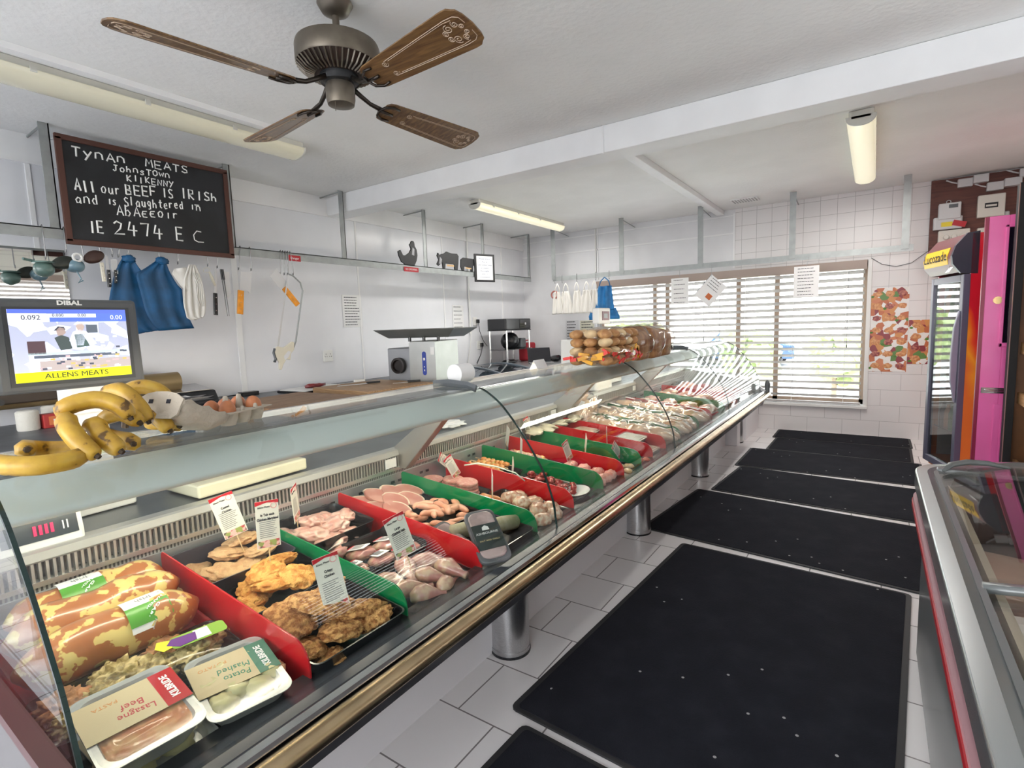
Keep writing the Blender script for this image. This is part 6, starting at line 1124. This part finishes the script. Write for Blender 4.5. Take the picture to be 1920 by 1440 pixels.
FOIL = mat('foil_pack', (.50, .50, .44), .25, .5, var=.25, vs=18); FOILD = mat('foil_pack_food', (.42, .40, .28), .4, col2=(.66, .62, .5), vs=25, coat=.6)
for k, (x, y, z, rz) in enumerate(((-1.78, 3.34, .03, .04), (-1.60, 3.35, .045, .0), (-1.42, 3.35, .06, .05), (-1.24, 3.34, .05, -.03), (-1.68, 3.36, .085, .1), (-1.33, 3.35, .105, .02))):
    t = T('foil_meal', ('foil ready meal at the back of the foil row', 'foil ready meal second from the back of the foil row', 'foil ready meal third from the back of the foil row', 'foil ready meal nearest the curved glass', 'upper foil ready meal at the back of the row', 'upper foil ready meal with dark checks near the glass')[k], 'ready meal', D(x, y, z), rot=(0, TH, rz))
    obj('foil_tray', MB().rbox((0, 0, .0), (.17, .20, .035), .025, 3, .85), FOIL, t, bevel=.004); obj('food', MB().rbox((0, 0, .019), (.14, .17, .006), .02), FOILD, t); obj('lid_film', MB().rbox((0, 0, .024), (.165, .195, .001), .02), WRAP, t)
for k in range(7): piece('fish_fillet', 'pale flat fillet at the back behind the foil packs', 'fillet', 'pale fillets at the back', -1.87+.03*(k % 2), 2.98+.10*k, .13, (.06, .06, .014), mat('pale_fillet', (.66, .60, .44), .4, col2=(.78, .72, .58), vs=20, coat=.4), k, (.2, 0, k), .25, 3, 3)
# bagged chickens
CHK = spotmat('bagged_chicken_skin', [(0, (.62, .32, .24)), (.45, (.78, .55, .40)), (.6, (.84, .66, .50)), (1, (.88, .76, .66))], 9, 'noise', .2, coat=.9, bump=.25, bscale=25)
BAGF = glassmat('chicken_bag_film', (.97, .96, .96), .9, .10, .15)
def chicken_proto(lab, cat='chicken'):
    t = T('bagged_chicken', lab, cat, (0, 0, 0)); mb = MB().blob((0, 0, .06), (.12, .085, .065), .05, 2, 1, 4).blob((-.06, .0, .085), (.05, .05, .035), .05, 2, 2, 3)
    for s_ in (-1, 1): mb.tube([(.03, s_*.05, .08), (.08, s_*.065, .085), (.13, s_*.045, .075), (.155, s_*.03, .07)], [.03, .034, .022, .012], 10); mb.tube([(-.05, s_*.075, .06), (-.02, s_*.10, .05), (.02, s_*.09, .045)], [.018, .017, .01], 8)
    obj('bird', mb, CHK, t, smooth=True); obj('bag', MB().blob((0, 0, .07), (.165, .115, .082), .10, 4, 8, 4), BAGF, t, smooth=True); obj('label', MB().box((.02, .0, .146), (.09, .035, .001), (0, .1, 0)), PAPER, t); return t
proto = chicken_proto('bagged chicken at the front left, against the glass joint')
spots = []
labs = ['bagged chicken at the front left, against the glass joint']
row_n = {0: 'first', 1: 'second', 2: 'third', 3: 'fourth'}; col_n = {0: 'at the glass', 1: 'second from the glass', 2: 'third from the glass', 3: 'at the back'}
for r_i, y in enumerate((3.65, 3.95, 4.13, 4.51)):
    for c_i, x in enumerate((-1.27, -1.45, -1.63, -1.82)): spots.append((x+.015*math.sin(r_i*3+c_i), y+.02*math.cos(c_i*2+r_i), 'bagged chicken %s in the %s chicken row' % (col_n[c_i], row_n[r_i]), R_.uniform(-.3, .3)))
for k, (x, y, lab, rz) in enumerate(spots):
    if k == 0: proto.location = D(x, y, .02); proto.rotation_euler = (0, TH, rz); proto['label'] = lab; proto['group'] = 'bagged chickens'
    else: dup(proto, D(x, y, .02), (0, TH-(.15 if k % 4 == 1 else 0), rz), lab, 'bagged chickens')
dup(proto, D(-1.86, 3.72, .115), (.4, -.9, 1.2), 'large bagged chicken standing up at the back behind the foil packs', 'bagged chickens')
tray('food_tray', 'red tray of minced meat packs beyond the chickens', -1.5, 4.95, .7, .32, .05, REDP)
for k in range(8): piece('meat_pack', 'pink meat portion beyond the bagged chickens', 'meat', 'far meat portions', -1.78+.18*(k % 4), 4.87+.16*(k//4), .08, (.08, .065, .04), RAW if k % 3 else CHK, k, (0, 0, k), .2, 3, 3)
tray('food_tray', 'black tray of assorted meat under the far striped pane', -1.5, 5.48, .7, .40, .05)
for k in range(8): piece('meat_joint', 'meat joint in the far tray under the striped pane', 'meat', 'far meat joints', -1.78+.18*(k % 4), 5.38+.2*(k//4), .08, (.08, .08, .045), CHP if k % 2 else RAWP, k+9, (0, 0, k), .2, 3, 3)
tray('food_tray', 'black tray of red meat at the far end of the counter', -1.5, 6.15, .7, .55, .05)
for k in range(8): piece('meat_joint', 'red meat joint at the very end of the counter', 'meat', 'end meat joints', -1.78+.18*(k % 4), 6.0+.26*(k//4), .08, (.08, .1, .045), _M['dark_red_meat'] if k % 2 else CHP, k+19, (0, 0, k), .2, 3, 3)
# price tags
PIC = spotmat('tag_picture', [(0, (.5, .08, .08)), (.4, (.75, .45, .4)), (.7, (.12, .08, .08)), (.85, (.3, .35, .1))], 90)
def ptag(lab, x, y, h, w=.075, hh=.155, yaw=-22, tilt=0., lean=0., t1='', t2='', stick=.06, picb=True):
    t = T('price_tag', lab, 'price tag', D(x, y, h), rot=(math.radians(tilt), math.radians(lean), math.radians(yaw)))
    obj('card', MB().span((-.0008, -w/2, stick), (.0008, w/2, stick+hh)), mat('tag_card', (.82, .80, .74), .4), t); obj('red_header', MB().prism([(-w/2, stick+hh), (w/2, stick+hh), (w/2, stick+hh-.012), (0, stick+hh-.006), (-w/2, stick+hh-.014)], 'X', .0008, .0013), RS, t)
    obj('round_logo', MB().tube([(.0012, w*.28+.009*math.cos(a), stick+hh-.018+.009*math.sin(a)) for a in [2*PI*k/14 for k in range(14)]], .0012, 4, True), mat('pink_logo', (.7, .3, .3), .5), t)
    if picb: obj('meat_picture', MB().span((.0008, -w/2+.003, stick+.002), (.0012, w/2-.003, stick+.024)), PIC, t)
    obj('stick', MB().cyl((-.002, 0, -.02), (-.002, 0, stick+.03), .0018, n=6), mat('tag_stick', (.62, .45, .25), .6), t)
    text('tag_text', 'Allens Meats', .009, INK, t, (.0014, -w*.14, stick+hh-.020), FX, sx=.8)
    if t1: text('tag_text', t1, .011, INK, t, (.0014, 0, stick+hh-.046), FX, sx=.8, bold=.0003)
    if t2: text('tag_text', t2, .011, INK, t, (.0014, 0, stick+hh-.060), FX, sx=.8, bold=.0003)
    mb = MB(); rr = random.Random(hash(lab) % 999 if False else len(lab))
    for k in range(10): mb.span((.0010, -w*.36, stick+.034+k*.0063), (.0014, w*rr.uniform(.1, .38), stick+.036+k*.0063))
    obj('fine_print', mb, mat('grey_fine_print', (.2, .2, .2), .7), t); return t
ptag('leftmost price tag, tilted left, stuck in the pale breaded fillets', -1.80, .93, .10, tilt=15, t1='Coated', t2='Chicken')
ptag('upright price tag stuck in the orange breaded fillets', -1.60, .91, .12, tilt=-1, w=.07, t1='In Tub each', t2='Chicken Maryland')
ptag('narrow turned price tag in the raw pink fillets', -1.82, 1.16, .10, yaw=40, tilt=9, w=.072, hh=.14, stick=.03)
ptag('price tag reading chicken legs beside the red divider', -1.25, 1.20, .10, tilt=16, w=.072, hh=.15, stick=.06, t1='Large', t2='Chicken legs')
ptag('price tag in the crisp front fillets', -1.23, .89, .10, tilt=9, w=.07, hh=.17, stick=.02, t1='Crispy', t2='Chicken')
for k, (x, y, tl_, ya, lab) in enumerate(((-1.76, 2.06, 30, -10, 'price tag leaning left over the burgers'), (-1.47, 1.95, 20, 42, 'narrow turned tag stuck before the orange sausages'), (-1.58, 2.28, 42, 40, 'narrow tag leaning over the diced meat'), (-1.93, 2.20, 55, 10, 'small tag lying on the back edge by the kebabs'),
        (-1.68, 2.52, 14, 45, 'narrow tag in the chicken skewers left of the glass joint'), (-1.91, 2.70, 22, 55, 'very thin edge-on tag at the back by the glass joint'), (-1.93, 3.02, 18, -5, 'tag tilted right standing at the back rail'), (-1.90, 2.97, -3, 40, 'upright narrow tag beside the tilted one at the back rail'),
        (-1.45, 2.72, 25, -10, 'short tag over the pink mince'), (-1.48, 2.95, 32, 35, 'narrow tag leaning in the yellow strips'), (-1.42, 3.16, 20, 20, 'tag leaning before the foil packs'), (-1.27, 3.05, 48, -5, 'tag lying low at the front before the foil packs'))):
    ptag(lab, x, y, .06, .055, .13, ya, tl_, 0, stick=.03)
# ================================================================== RIGHT-HAND FREEZER
fz = T('display_freezer', 'grey rimmed display freezer with sliding glass lid at the right', 'freezer', (0, 0, 0))
FG = mat('freezer_grey', (.20, .215, .22), .32, .3, coat=.2); FGS = mat('freezer_rim_silver', (.36, .38, .39), .22, .75)
def frz(off, xr=1.13, y0=-.9, y1=3.14):
    """outline of the rounded far end, inset by off"""
    pts = []; x0 = .172+off; x1 = xr-off; yb = y1
    pts.append((x0, y0))
    for k in range(8):
        a = PI-PI/2*k/7; pts.append((x0+.13+.13*math.cos(a), yb-.28-off+.17*math.sin(a)))
    for k in range(1, 12):
        u = k/12; pts.append((x0+.13+(x1-x0-.26)*u, yb-.11-off+.20*math.sin(PI*u)))
    for k in range(8):
        a = PI/2-PI/2*k/7; pts.append((x1-.13+.13*math.cos(a), yb-.28-off+.17*math.sin(a)))
    pts.append((x1, y0)); return pts
def ringmb(o0, o1, z0, z1, z2=None):
    A, B = frz(o0), frz(o1); mb = MB(); n = len(A)
    va = [mb.b.verts.new((x, y, z0)) for x, y in A]; vb = [mb.b.verts.new((x, y, z1)) for x, y in A]; vc = [mb.b.verts.new((x, y, z2 if z2 else z1)) for x, y in B]; vd = [mb.b.verts.new((x, y, z0)) for x, y in B]
    for P_, Q_ in ((va, vb), (vb, vc), (vc, vd), (vd, va)):
        for k in range(n-1): mb.face((P_[k], P_[k+1], Q_[k+1], Q_[k]))
    return mb
obj('cabinet', ringmb(.035, .10, .04, .80), FG, fz, smooth='auto'); obj('cabinet_floor', MB().prism(frz(.09), 'Z', .28, .30), WPLAS, fz)
obj('rim', ringmb(-.0, .045, .79, .862, .868), FGS, fz, smooth='auto', bevel=.006); obj('inner_rim', ringmb(.04, .085, .78, .868, .850), FG, fz, smooth='auto')
for k, (z, m_) in enumerate(((.735, mat('pink_bumper', (.62, .34, .37), .4)), (.715, RS), (.695, _M['pink_bumper']))): obj('bumper_strip', ringmb(-.006 if k == 1 else -.002, .036, z-.011, z+.009), m_, fz)
mb = MB(); lid_pts = [(.25+.82*k/14, .852+.035*math.sin(PI*k/14)) for k in range(15)]
FGL = glassmat('freezer_lid_glass', (.95, .94, .92), .9, .05)
obj('lid_glass', MB().sheet(lid_pts, 'Y', 1.74, 2.98), FGL, fz, smooth=True, solid=.005); obj('lid_glass', MB().sheet([(x, z-.012) for x, z in lid_pts], 'Y', -.85, 1.80), FGL, fz, smooth=True, solid=.005)
def barx(y, w=.04, dz=0.): return MB().sheet([(x, z+.006+dz) for x, z in lid_pts], 'Y', y-w/2, y+w/2)
obj('lid_bar', barx(1.70, .03), FG, fz, smooth=True, solid=.018)
obj('lid_end', MB().prism([(.25, 2.90)]+[(.25+.82*k/12, 2.95+.16*math.sin(PI*k/12)) for k in range(13)]+[(1.07, 2.90)], 'Z', .848, .868), FG, fz, bevel=.005)
obj('lid_handle', MB().tube([(.27, 2.86, .872), (.30, 2.93, .885), (.36, 2.98, .892), (.43, 3.0, .89), (.50, 2.98, .88)], [.008, .014, .016, .014, .008], 8, sy=.8), mat('handle_grey', (.12, .13, .13), .3), fz, smooth=True)
for x in (.245, 1.075): obj('lid_rail', MB().span((x-.008, -.85, .842), (x+.008, 2.95, .862)), FG, fz)
obj('frost', MB().prism([(.285, .60), (.33, .60), (.31, .80), (.275, .84)], 'Y', -.8, 2.75), mat('frost_liner', (.70, .66, .55), .8, bump=.6, bs=20), fz)
obj('liner_bar', MB().span((.27, 1.66, .70), (1.05, 1.70, .80)), WPLAS, fz)
FPK = [spotmat('frozen_pack_a', [(0, (.42, .20, .14)), (.5, (.55, .38, .30)), (1, (.66, .55, .46))], 8, 'noise', .3, coat=.5), spotmat('frozen_pack_b', [(0, (.30, .28, .27)), (.5, (.42, .38, .35)), (1, (.6, .55, .5))], 7, 'noise', .3, coat=.5), spotmat('frozen_pack_c', [(0, (.5, .08, .06)), (.45, (.55, .34, .26)), (1, (.68, .6, .5))], 6, 'noise', .3, coat=.5)]
q = 0
for i in range(3):
    for j in range(8):
        y = -.55+j*.43; x = .43+.25*i
        o = obj('frozen_pack', MB().box((0, 0, 0), (.22, .34, .10)).warp(lambda c, s_=q: (c[0]*(1+.1*math.sin(s_)), c[1], c[2])), FPK[(i*5+j*2+q) % 3], loc=(x, y, .56+.02*math.sin(q*2.)), rot=(.06*math.sin(q), .08*math.cos(q*1.7), .15*math.sin(q*2.3)), bevel=.03, smooth=True, sub=1)
        tag(o, 'frozen pack in the %s column of the freezer, %s from its far end' % (('aisle-side', 'middle', 'wall-side')[i], ('eighth', 'seventh', 'sixth', 'fifth', 'fourth', 'third', 'second', 'first')[j]), 'frozen pack', 'packs in the right freezer'); q += 1
o = obj('frozen_load', MB().span((.29, -.75, .305), (1.02, 2.8, .49)), mat('frozen_bulk', (.4, .36, .32), .7, var=.3, vs=6)); tag(o, 'lower layer of frozen cartons in the right freezer', 'cartons', kind='stuff')
# ================================================================== DRINKS FRIDGE, PINK DOOR, SHELF
fr = T('drinks_fridge', 'red and orange drinks fridge with glass door near the far wall', 'fridge', (.62, 5.96, 0), rot=(0, 0, math.radians(16)))
SIDE = mat('fridge_side_red', (.62, .015, .02), .3, coat=.3)
m = SIDE; N_ = m.node_tree.nodes; L_ = m.node_tree.links; b_ = N_['Principled BSDF']
tc = N_.new('ShaderNodeTexCoord'); sp = N_.new('ShaderNodeSeparateXYZ'); L_.new(tc.outputs['Object'], sp.inputs[0]); nz = N_.new('ShaderNodeTexNoise'); nz.inputs['Scale'].default_value = 3.2; nz.inputs['Detail'].default_value = 1; L_.new(tc.outputs['Object'], nz.inputs['Vector'])
m1 = N_.new('ShaderNodeMath'); m1.operation = 'MULTIPLY_ADD'; m1.inputs[1].default_value = -.75; m1.inputs[2].default_value = 1.28; L_.new(sp.outputs['Z'], m1.inputs[0])
m2 = N_.new('ShaderNodeMath'); m2.operation = 'MULTIPLY_ADD'; m2.inputs[1].default_value = -3.2; L_.new(sp.outputs['X'], m2.inputs[0]); L_.new(m1.outputs[0], m2.inputs[2])
m3 = N_.new('ShaderNodeMath'); m3.operation = 'MULTIPLY_ADD'; m3.inputs[1].default_value = 1.1; L_.new(nz.outputs['Fac'], m3.inputs[0]); L_.new(m2.outputs[0], m3.inputs[2])
rp = N_.new('ShaderNodeValToRGB'); L_.new(m3.outputs[0], rp.inputs[0]); e_ = rp.color_ramp.elements; e_[0].position = .40; e_[0].color = (.66, .012, .03, 1); e_[1].position = .95; e_[1].color = (.80, .22, .03, 1); x_ = e_.new(.55); x_.color = (.85, .10, .02, 1); x_ = e_.new(.72); x_.color = (.95, .42, .02, 1)
L_.new(rp.outputs[0], b_.inputs['Base Color'])
obj('cabinet', MB().span((.05, .0, .06), (.66, .02, 2.20)).span((.05, .60, .06), (.66, .62, 2.20)).span((.05, .02, 2.18), (.66, .60, 2.20)).span((.64, .02, .06), (.66, .60, 2.2)).span((.05, .02, .06), (.64, .6, .16)), SIDE, fr)
obj('interior', MB().span((.62, .03, .16), (.635, .59, 1.83)).span((.10, .025, .16), (.63, .03, 1.83)).span((.1, .59, .16), (.63, .595, 1.83)), WPLAS, fr)
obj('door_frame', MB().span((.0, -.005, .10), (.05, .05, 1.86)).span((.0, .575, .10), (.05, .625, 1.86)).span((.0, .05, 1.80), (.05, .575, 1.86)).span((0, .05, .10), (.05, .575, .16)), mat('door_frame_slate', (.11, .11, .16), .3), fr, bevel=.004)
obj('door_glass', MB().span((.018, .05, .16), (.024, .575, 1.80)), glassmat('fridge_glass', (.72, .74, .74), 1., .22), fr)
obj('door_handle', MB().prism([(-.01, .75), (-.045, .95), (-.05, 1.15), (-.04, 1.4), (-.01, 1.55), (0, 1.55), (0, .75)], 'Y', .02, .045), mat('handle_lilac', (.30, .30, .38), .3), fr, bevel=.006)
obj('header', MB().prism([(.10, 1.87), (-.02, 1.88), (-.075, 1.95), (-.085, 2.02), (-.06, 2.10), (.02, 2.20), (.10, 2.21)], 'Y', .03, .60), mat('header_maroon', (.16, .05, .055), .3), fr, smooth='auto')
obj('header_side', MB().prism([(.10, 1.86), (-.02, 1.87), (-.08, 1.95), (-.09, 2.02), (-.065, 2.105), (.015, 2.205), (.10, 2.215)], 'Y', .0, .03), mat('header_side', (.05, .055, .075), .3), fr)
obj('header_band', MB().prism([(-.0775, 1.955), (-.0885, 2.02), (-.0655, 2.098), (-.062, 2.096), (-.084, 2.02), (-.072, 1.957)], 'Y', .10, .58), mat('header_yellow', (.75, .48, .02), .35), fr)
text('header_text', 'Lucozade', .115, INK, fr, (-.0885, .34, 2.03), (PI/2-.0, 0, -PI/2), sx=1.05, bold=.0005)
obj('small_card', MB().box((-.064, .08, 1.92), (.003, .07, .09), (0, .6, 0)), PAPER, fr); text('card_text', 'L', .06, INK, fr, (-.069, .08, 1.92), (PI/2, 0, -PI/2))
obj('yellow_mark', MB().span((.30, -.0015, 1.94), (.44, 0, 2.12)).span((.16, -.0015, 2.115), (.44, 0, 2.12)).span((.19, -.0015, 2.065), (.3, 0, 2.07)).span((.22, -.0015, 2.03), (.3, 0, 2.035)).span((.17, -.0015, 1.98), (.3, 0, 1.985)).span((.13, -.0015, 1.935), (.3, 0, 1.942)), mat('bright_yellow', (.8, .6, .02), .4), fr)
for k in range(4): obj('shelf', MB().span((.06, .04, .45+.36*k), (.61, .58, .458+.36*k)), CHROME, fr)
BOT = [mat('bottle_orange', (.7, .25, .03), .15, coat=.6), mat('bottle_dark', (.05, .03, .03), .12, coat=.6), mat('bottle_clear_blue', (.4, .55, .6), .12, coat=.6), mat('bottle_green', (.05, .3, .08), .15, coat=.6)]
k_ = 0
for s_ in range(4):
    for j in range(6):
        c16, s16 = math.cos(math.radians(16)), math.sin(math.radians(16)); lx, ly = .12, .08+.09*j; z = .46+.36*s_
        o = obj('drink_bottle', MB().lathe([(0, 0), (.032, 0), (.033, .02), (.033, .14), (.014, .19), (.014, .215), (0, .215)], n=14), BOT[(s_+j) % 4], loc=(.62+c16*lx-s16*ly, 5.96+s16*lx+c16*ly, z), smooth='auto'); tag(o, 'drink bottle on the %s shelf of the fridge, %s from the near side' % (('lowest', 'second lowest', 'second highest', 'highest')[s_], ('first', 'second', 'third', 'fourth', 'fifth', 'sixth')[j]), 'bottle', 'bottles in the drinks fridge')
d1 = bpy.data.objects.new('door_1', None); COL.objects.link(d1); d1['kind'] = 'structure'; d1.location = (.69, 5.4, 0)
PINK = mat('pink_door_paint', (1.0, .17, .50), .28, var=.05, vs=3, coat=.3); PINKD = mat('dark_pink_edge', (.30, .01, .06), .3)
obj('leaf', MB().span((0, -.02, .02), (.115, .02, 2.24)).span((.115, -.02, 2.15), (.80, .02, 2.24)).span((.70, -.02, .02), (.80, .02, 2.15)).span((.115, -.02, .02), (.70, .02, 1.30)), PINK, d1, bevel=.003)
obj('leaf_edge', MB().span((-.022, -.022, .02), (-.0, .02, 2.24)), PINKD, d1)
obj('glazing', MB().span((.115, -.004, 1.30), (.70, .004, 2.15)), mat('dark_door_glass', (.012, .008, .02), .08, coat=1), d1)
obj('glazing_bead', MB().span((.095, -.032, 1.27), (.115, -.01, 2.17)).span((.095, -.032, 2.15), (.72, -.01, 2.17)).span((.095, -.032, 1.27), (.72, -.01, 1.30)), PINK, d1, bevel=.004)
obj('raised_panel', MB().span((.09, -.03, .18), (.68, -.018, .83)).span((.13, -.036, .22), (.64, -.028, .79)), PINK, d1, bevel=.008)
obj('letter_plate', MB().span((.01, -.032, .915), (.16, -.02, .96)).cyl((.03, -.04, .94), (.15, -.04, .94), .008, n=8), CHROME, d1, bevel=.004); obj('lock', MB().cyl((.075, -.03, 1.62), (.075, -.02, 1.62), .028, n=20).cyl((.075, -.036, 1.62), (.075, -.03, 1.62), .016, n=16), mat('brass', (.55, .4, .2), .25, 1.), d1)
sf = T('wooden_shelf_unit', 'wooden shelf unit with black upright at the right edge', 'shelf unit', (.812, 5.2, 0))
OAK = woodmat('shelf_pine', (.50, .26, .11), (.66, .38, .18), 1, 4, .55); DOAK = mat('shelf_brown', (.16, .06, .015), .5, var=.2, vs=4)
obj('black_upright', MB().span((.0, -.06, 0), (.045, .05, 2.42)), mat('matt_black', (.008, .008, .01), .7), sf, bevel=.002); obj('upright_edge', MB().span((-.004, -.064, 0), (.0, -.05, 2.42)), mat('upright_trim', (.25, .14, .12), .4), sf); obj('side_panel', MB().span((.052, .02, 0), (.55, .05, 2.2)), DOAK, sf)
for z in (.42, .92, 1.28, 1.75): obj('shelf_board', MB().span((.09, -1.7, z-.02), (.55, .02, z)), OAK, sf); obj('shelf_edge', MB().span((.07, -1.7, z-.05), (.09, .02, z+.03)), OAK, sf)
obj('back_panel', MB().span((.55, -1.7, 0), (.57, .05, 2.2)), DOAK, sf); obj('near_post', MB().span((.52, -1.72, 0), (.57, -1.68, 2.2)), OAK, sf)
for k, (y, z, m_, lab) in enumerate(((5.02, .923, mat('green_can', (.03, .16, .12), .3), 'dark green carton at the far end of the middle shelf'), (4.92, .923, mat('teal_can', (.25, .42, .38), .3), 'pale teal carton next to the green one on the shelf'), (5.0, .423, mat('veg_bag_green', (.10, .25, .06), .6), 'green vegetable bag on the lowest visible shelf'), (4.84, .423, mat('veg_bag_white', (.6, .62, .55), .5), 'white bag beside the green vegetables on the shelf'), (4.7, 1.283, mat('brown_jar', (.2, .08, .03), .3), 'brown jar on the upper shelf'))):
    o = obj('grocery_pack', MB().rbox((0, 0, .08), (.12, .09, .16), .02), m_, loc=(1.02, y, z), bevel=.01); tag(o, lab, 'grocery')

# food and pack colours scaled, mostly down, to offset bright lamps and exposure
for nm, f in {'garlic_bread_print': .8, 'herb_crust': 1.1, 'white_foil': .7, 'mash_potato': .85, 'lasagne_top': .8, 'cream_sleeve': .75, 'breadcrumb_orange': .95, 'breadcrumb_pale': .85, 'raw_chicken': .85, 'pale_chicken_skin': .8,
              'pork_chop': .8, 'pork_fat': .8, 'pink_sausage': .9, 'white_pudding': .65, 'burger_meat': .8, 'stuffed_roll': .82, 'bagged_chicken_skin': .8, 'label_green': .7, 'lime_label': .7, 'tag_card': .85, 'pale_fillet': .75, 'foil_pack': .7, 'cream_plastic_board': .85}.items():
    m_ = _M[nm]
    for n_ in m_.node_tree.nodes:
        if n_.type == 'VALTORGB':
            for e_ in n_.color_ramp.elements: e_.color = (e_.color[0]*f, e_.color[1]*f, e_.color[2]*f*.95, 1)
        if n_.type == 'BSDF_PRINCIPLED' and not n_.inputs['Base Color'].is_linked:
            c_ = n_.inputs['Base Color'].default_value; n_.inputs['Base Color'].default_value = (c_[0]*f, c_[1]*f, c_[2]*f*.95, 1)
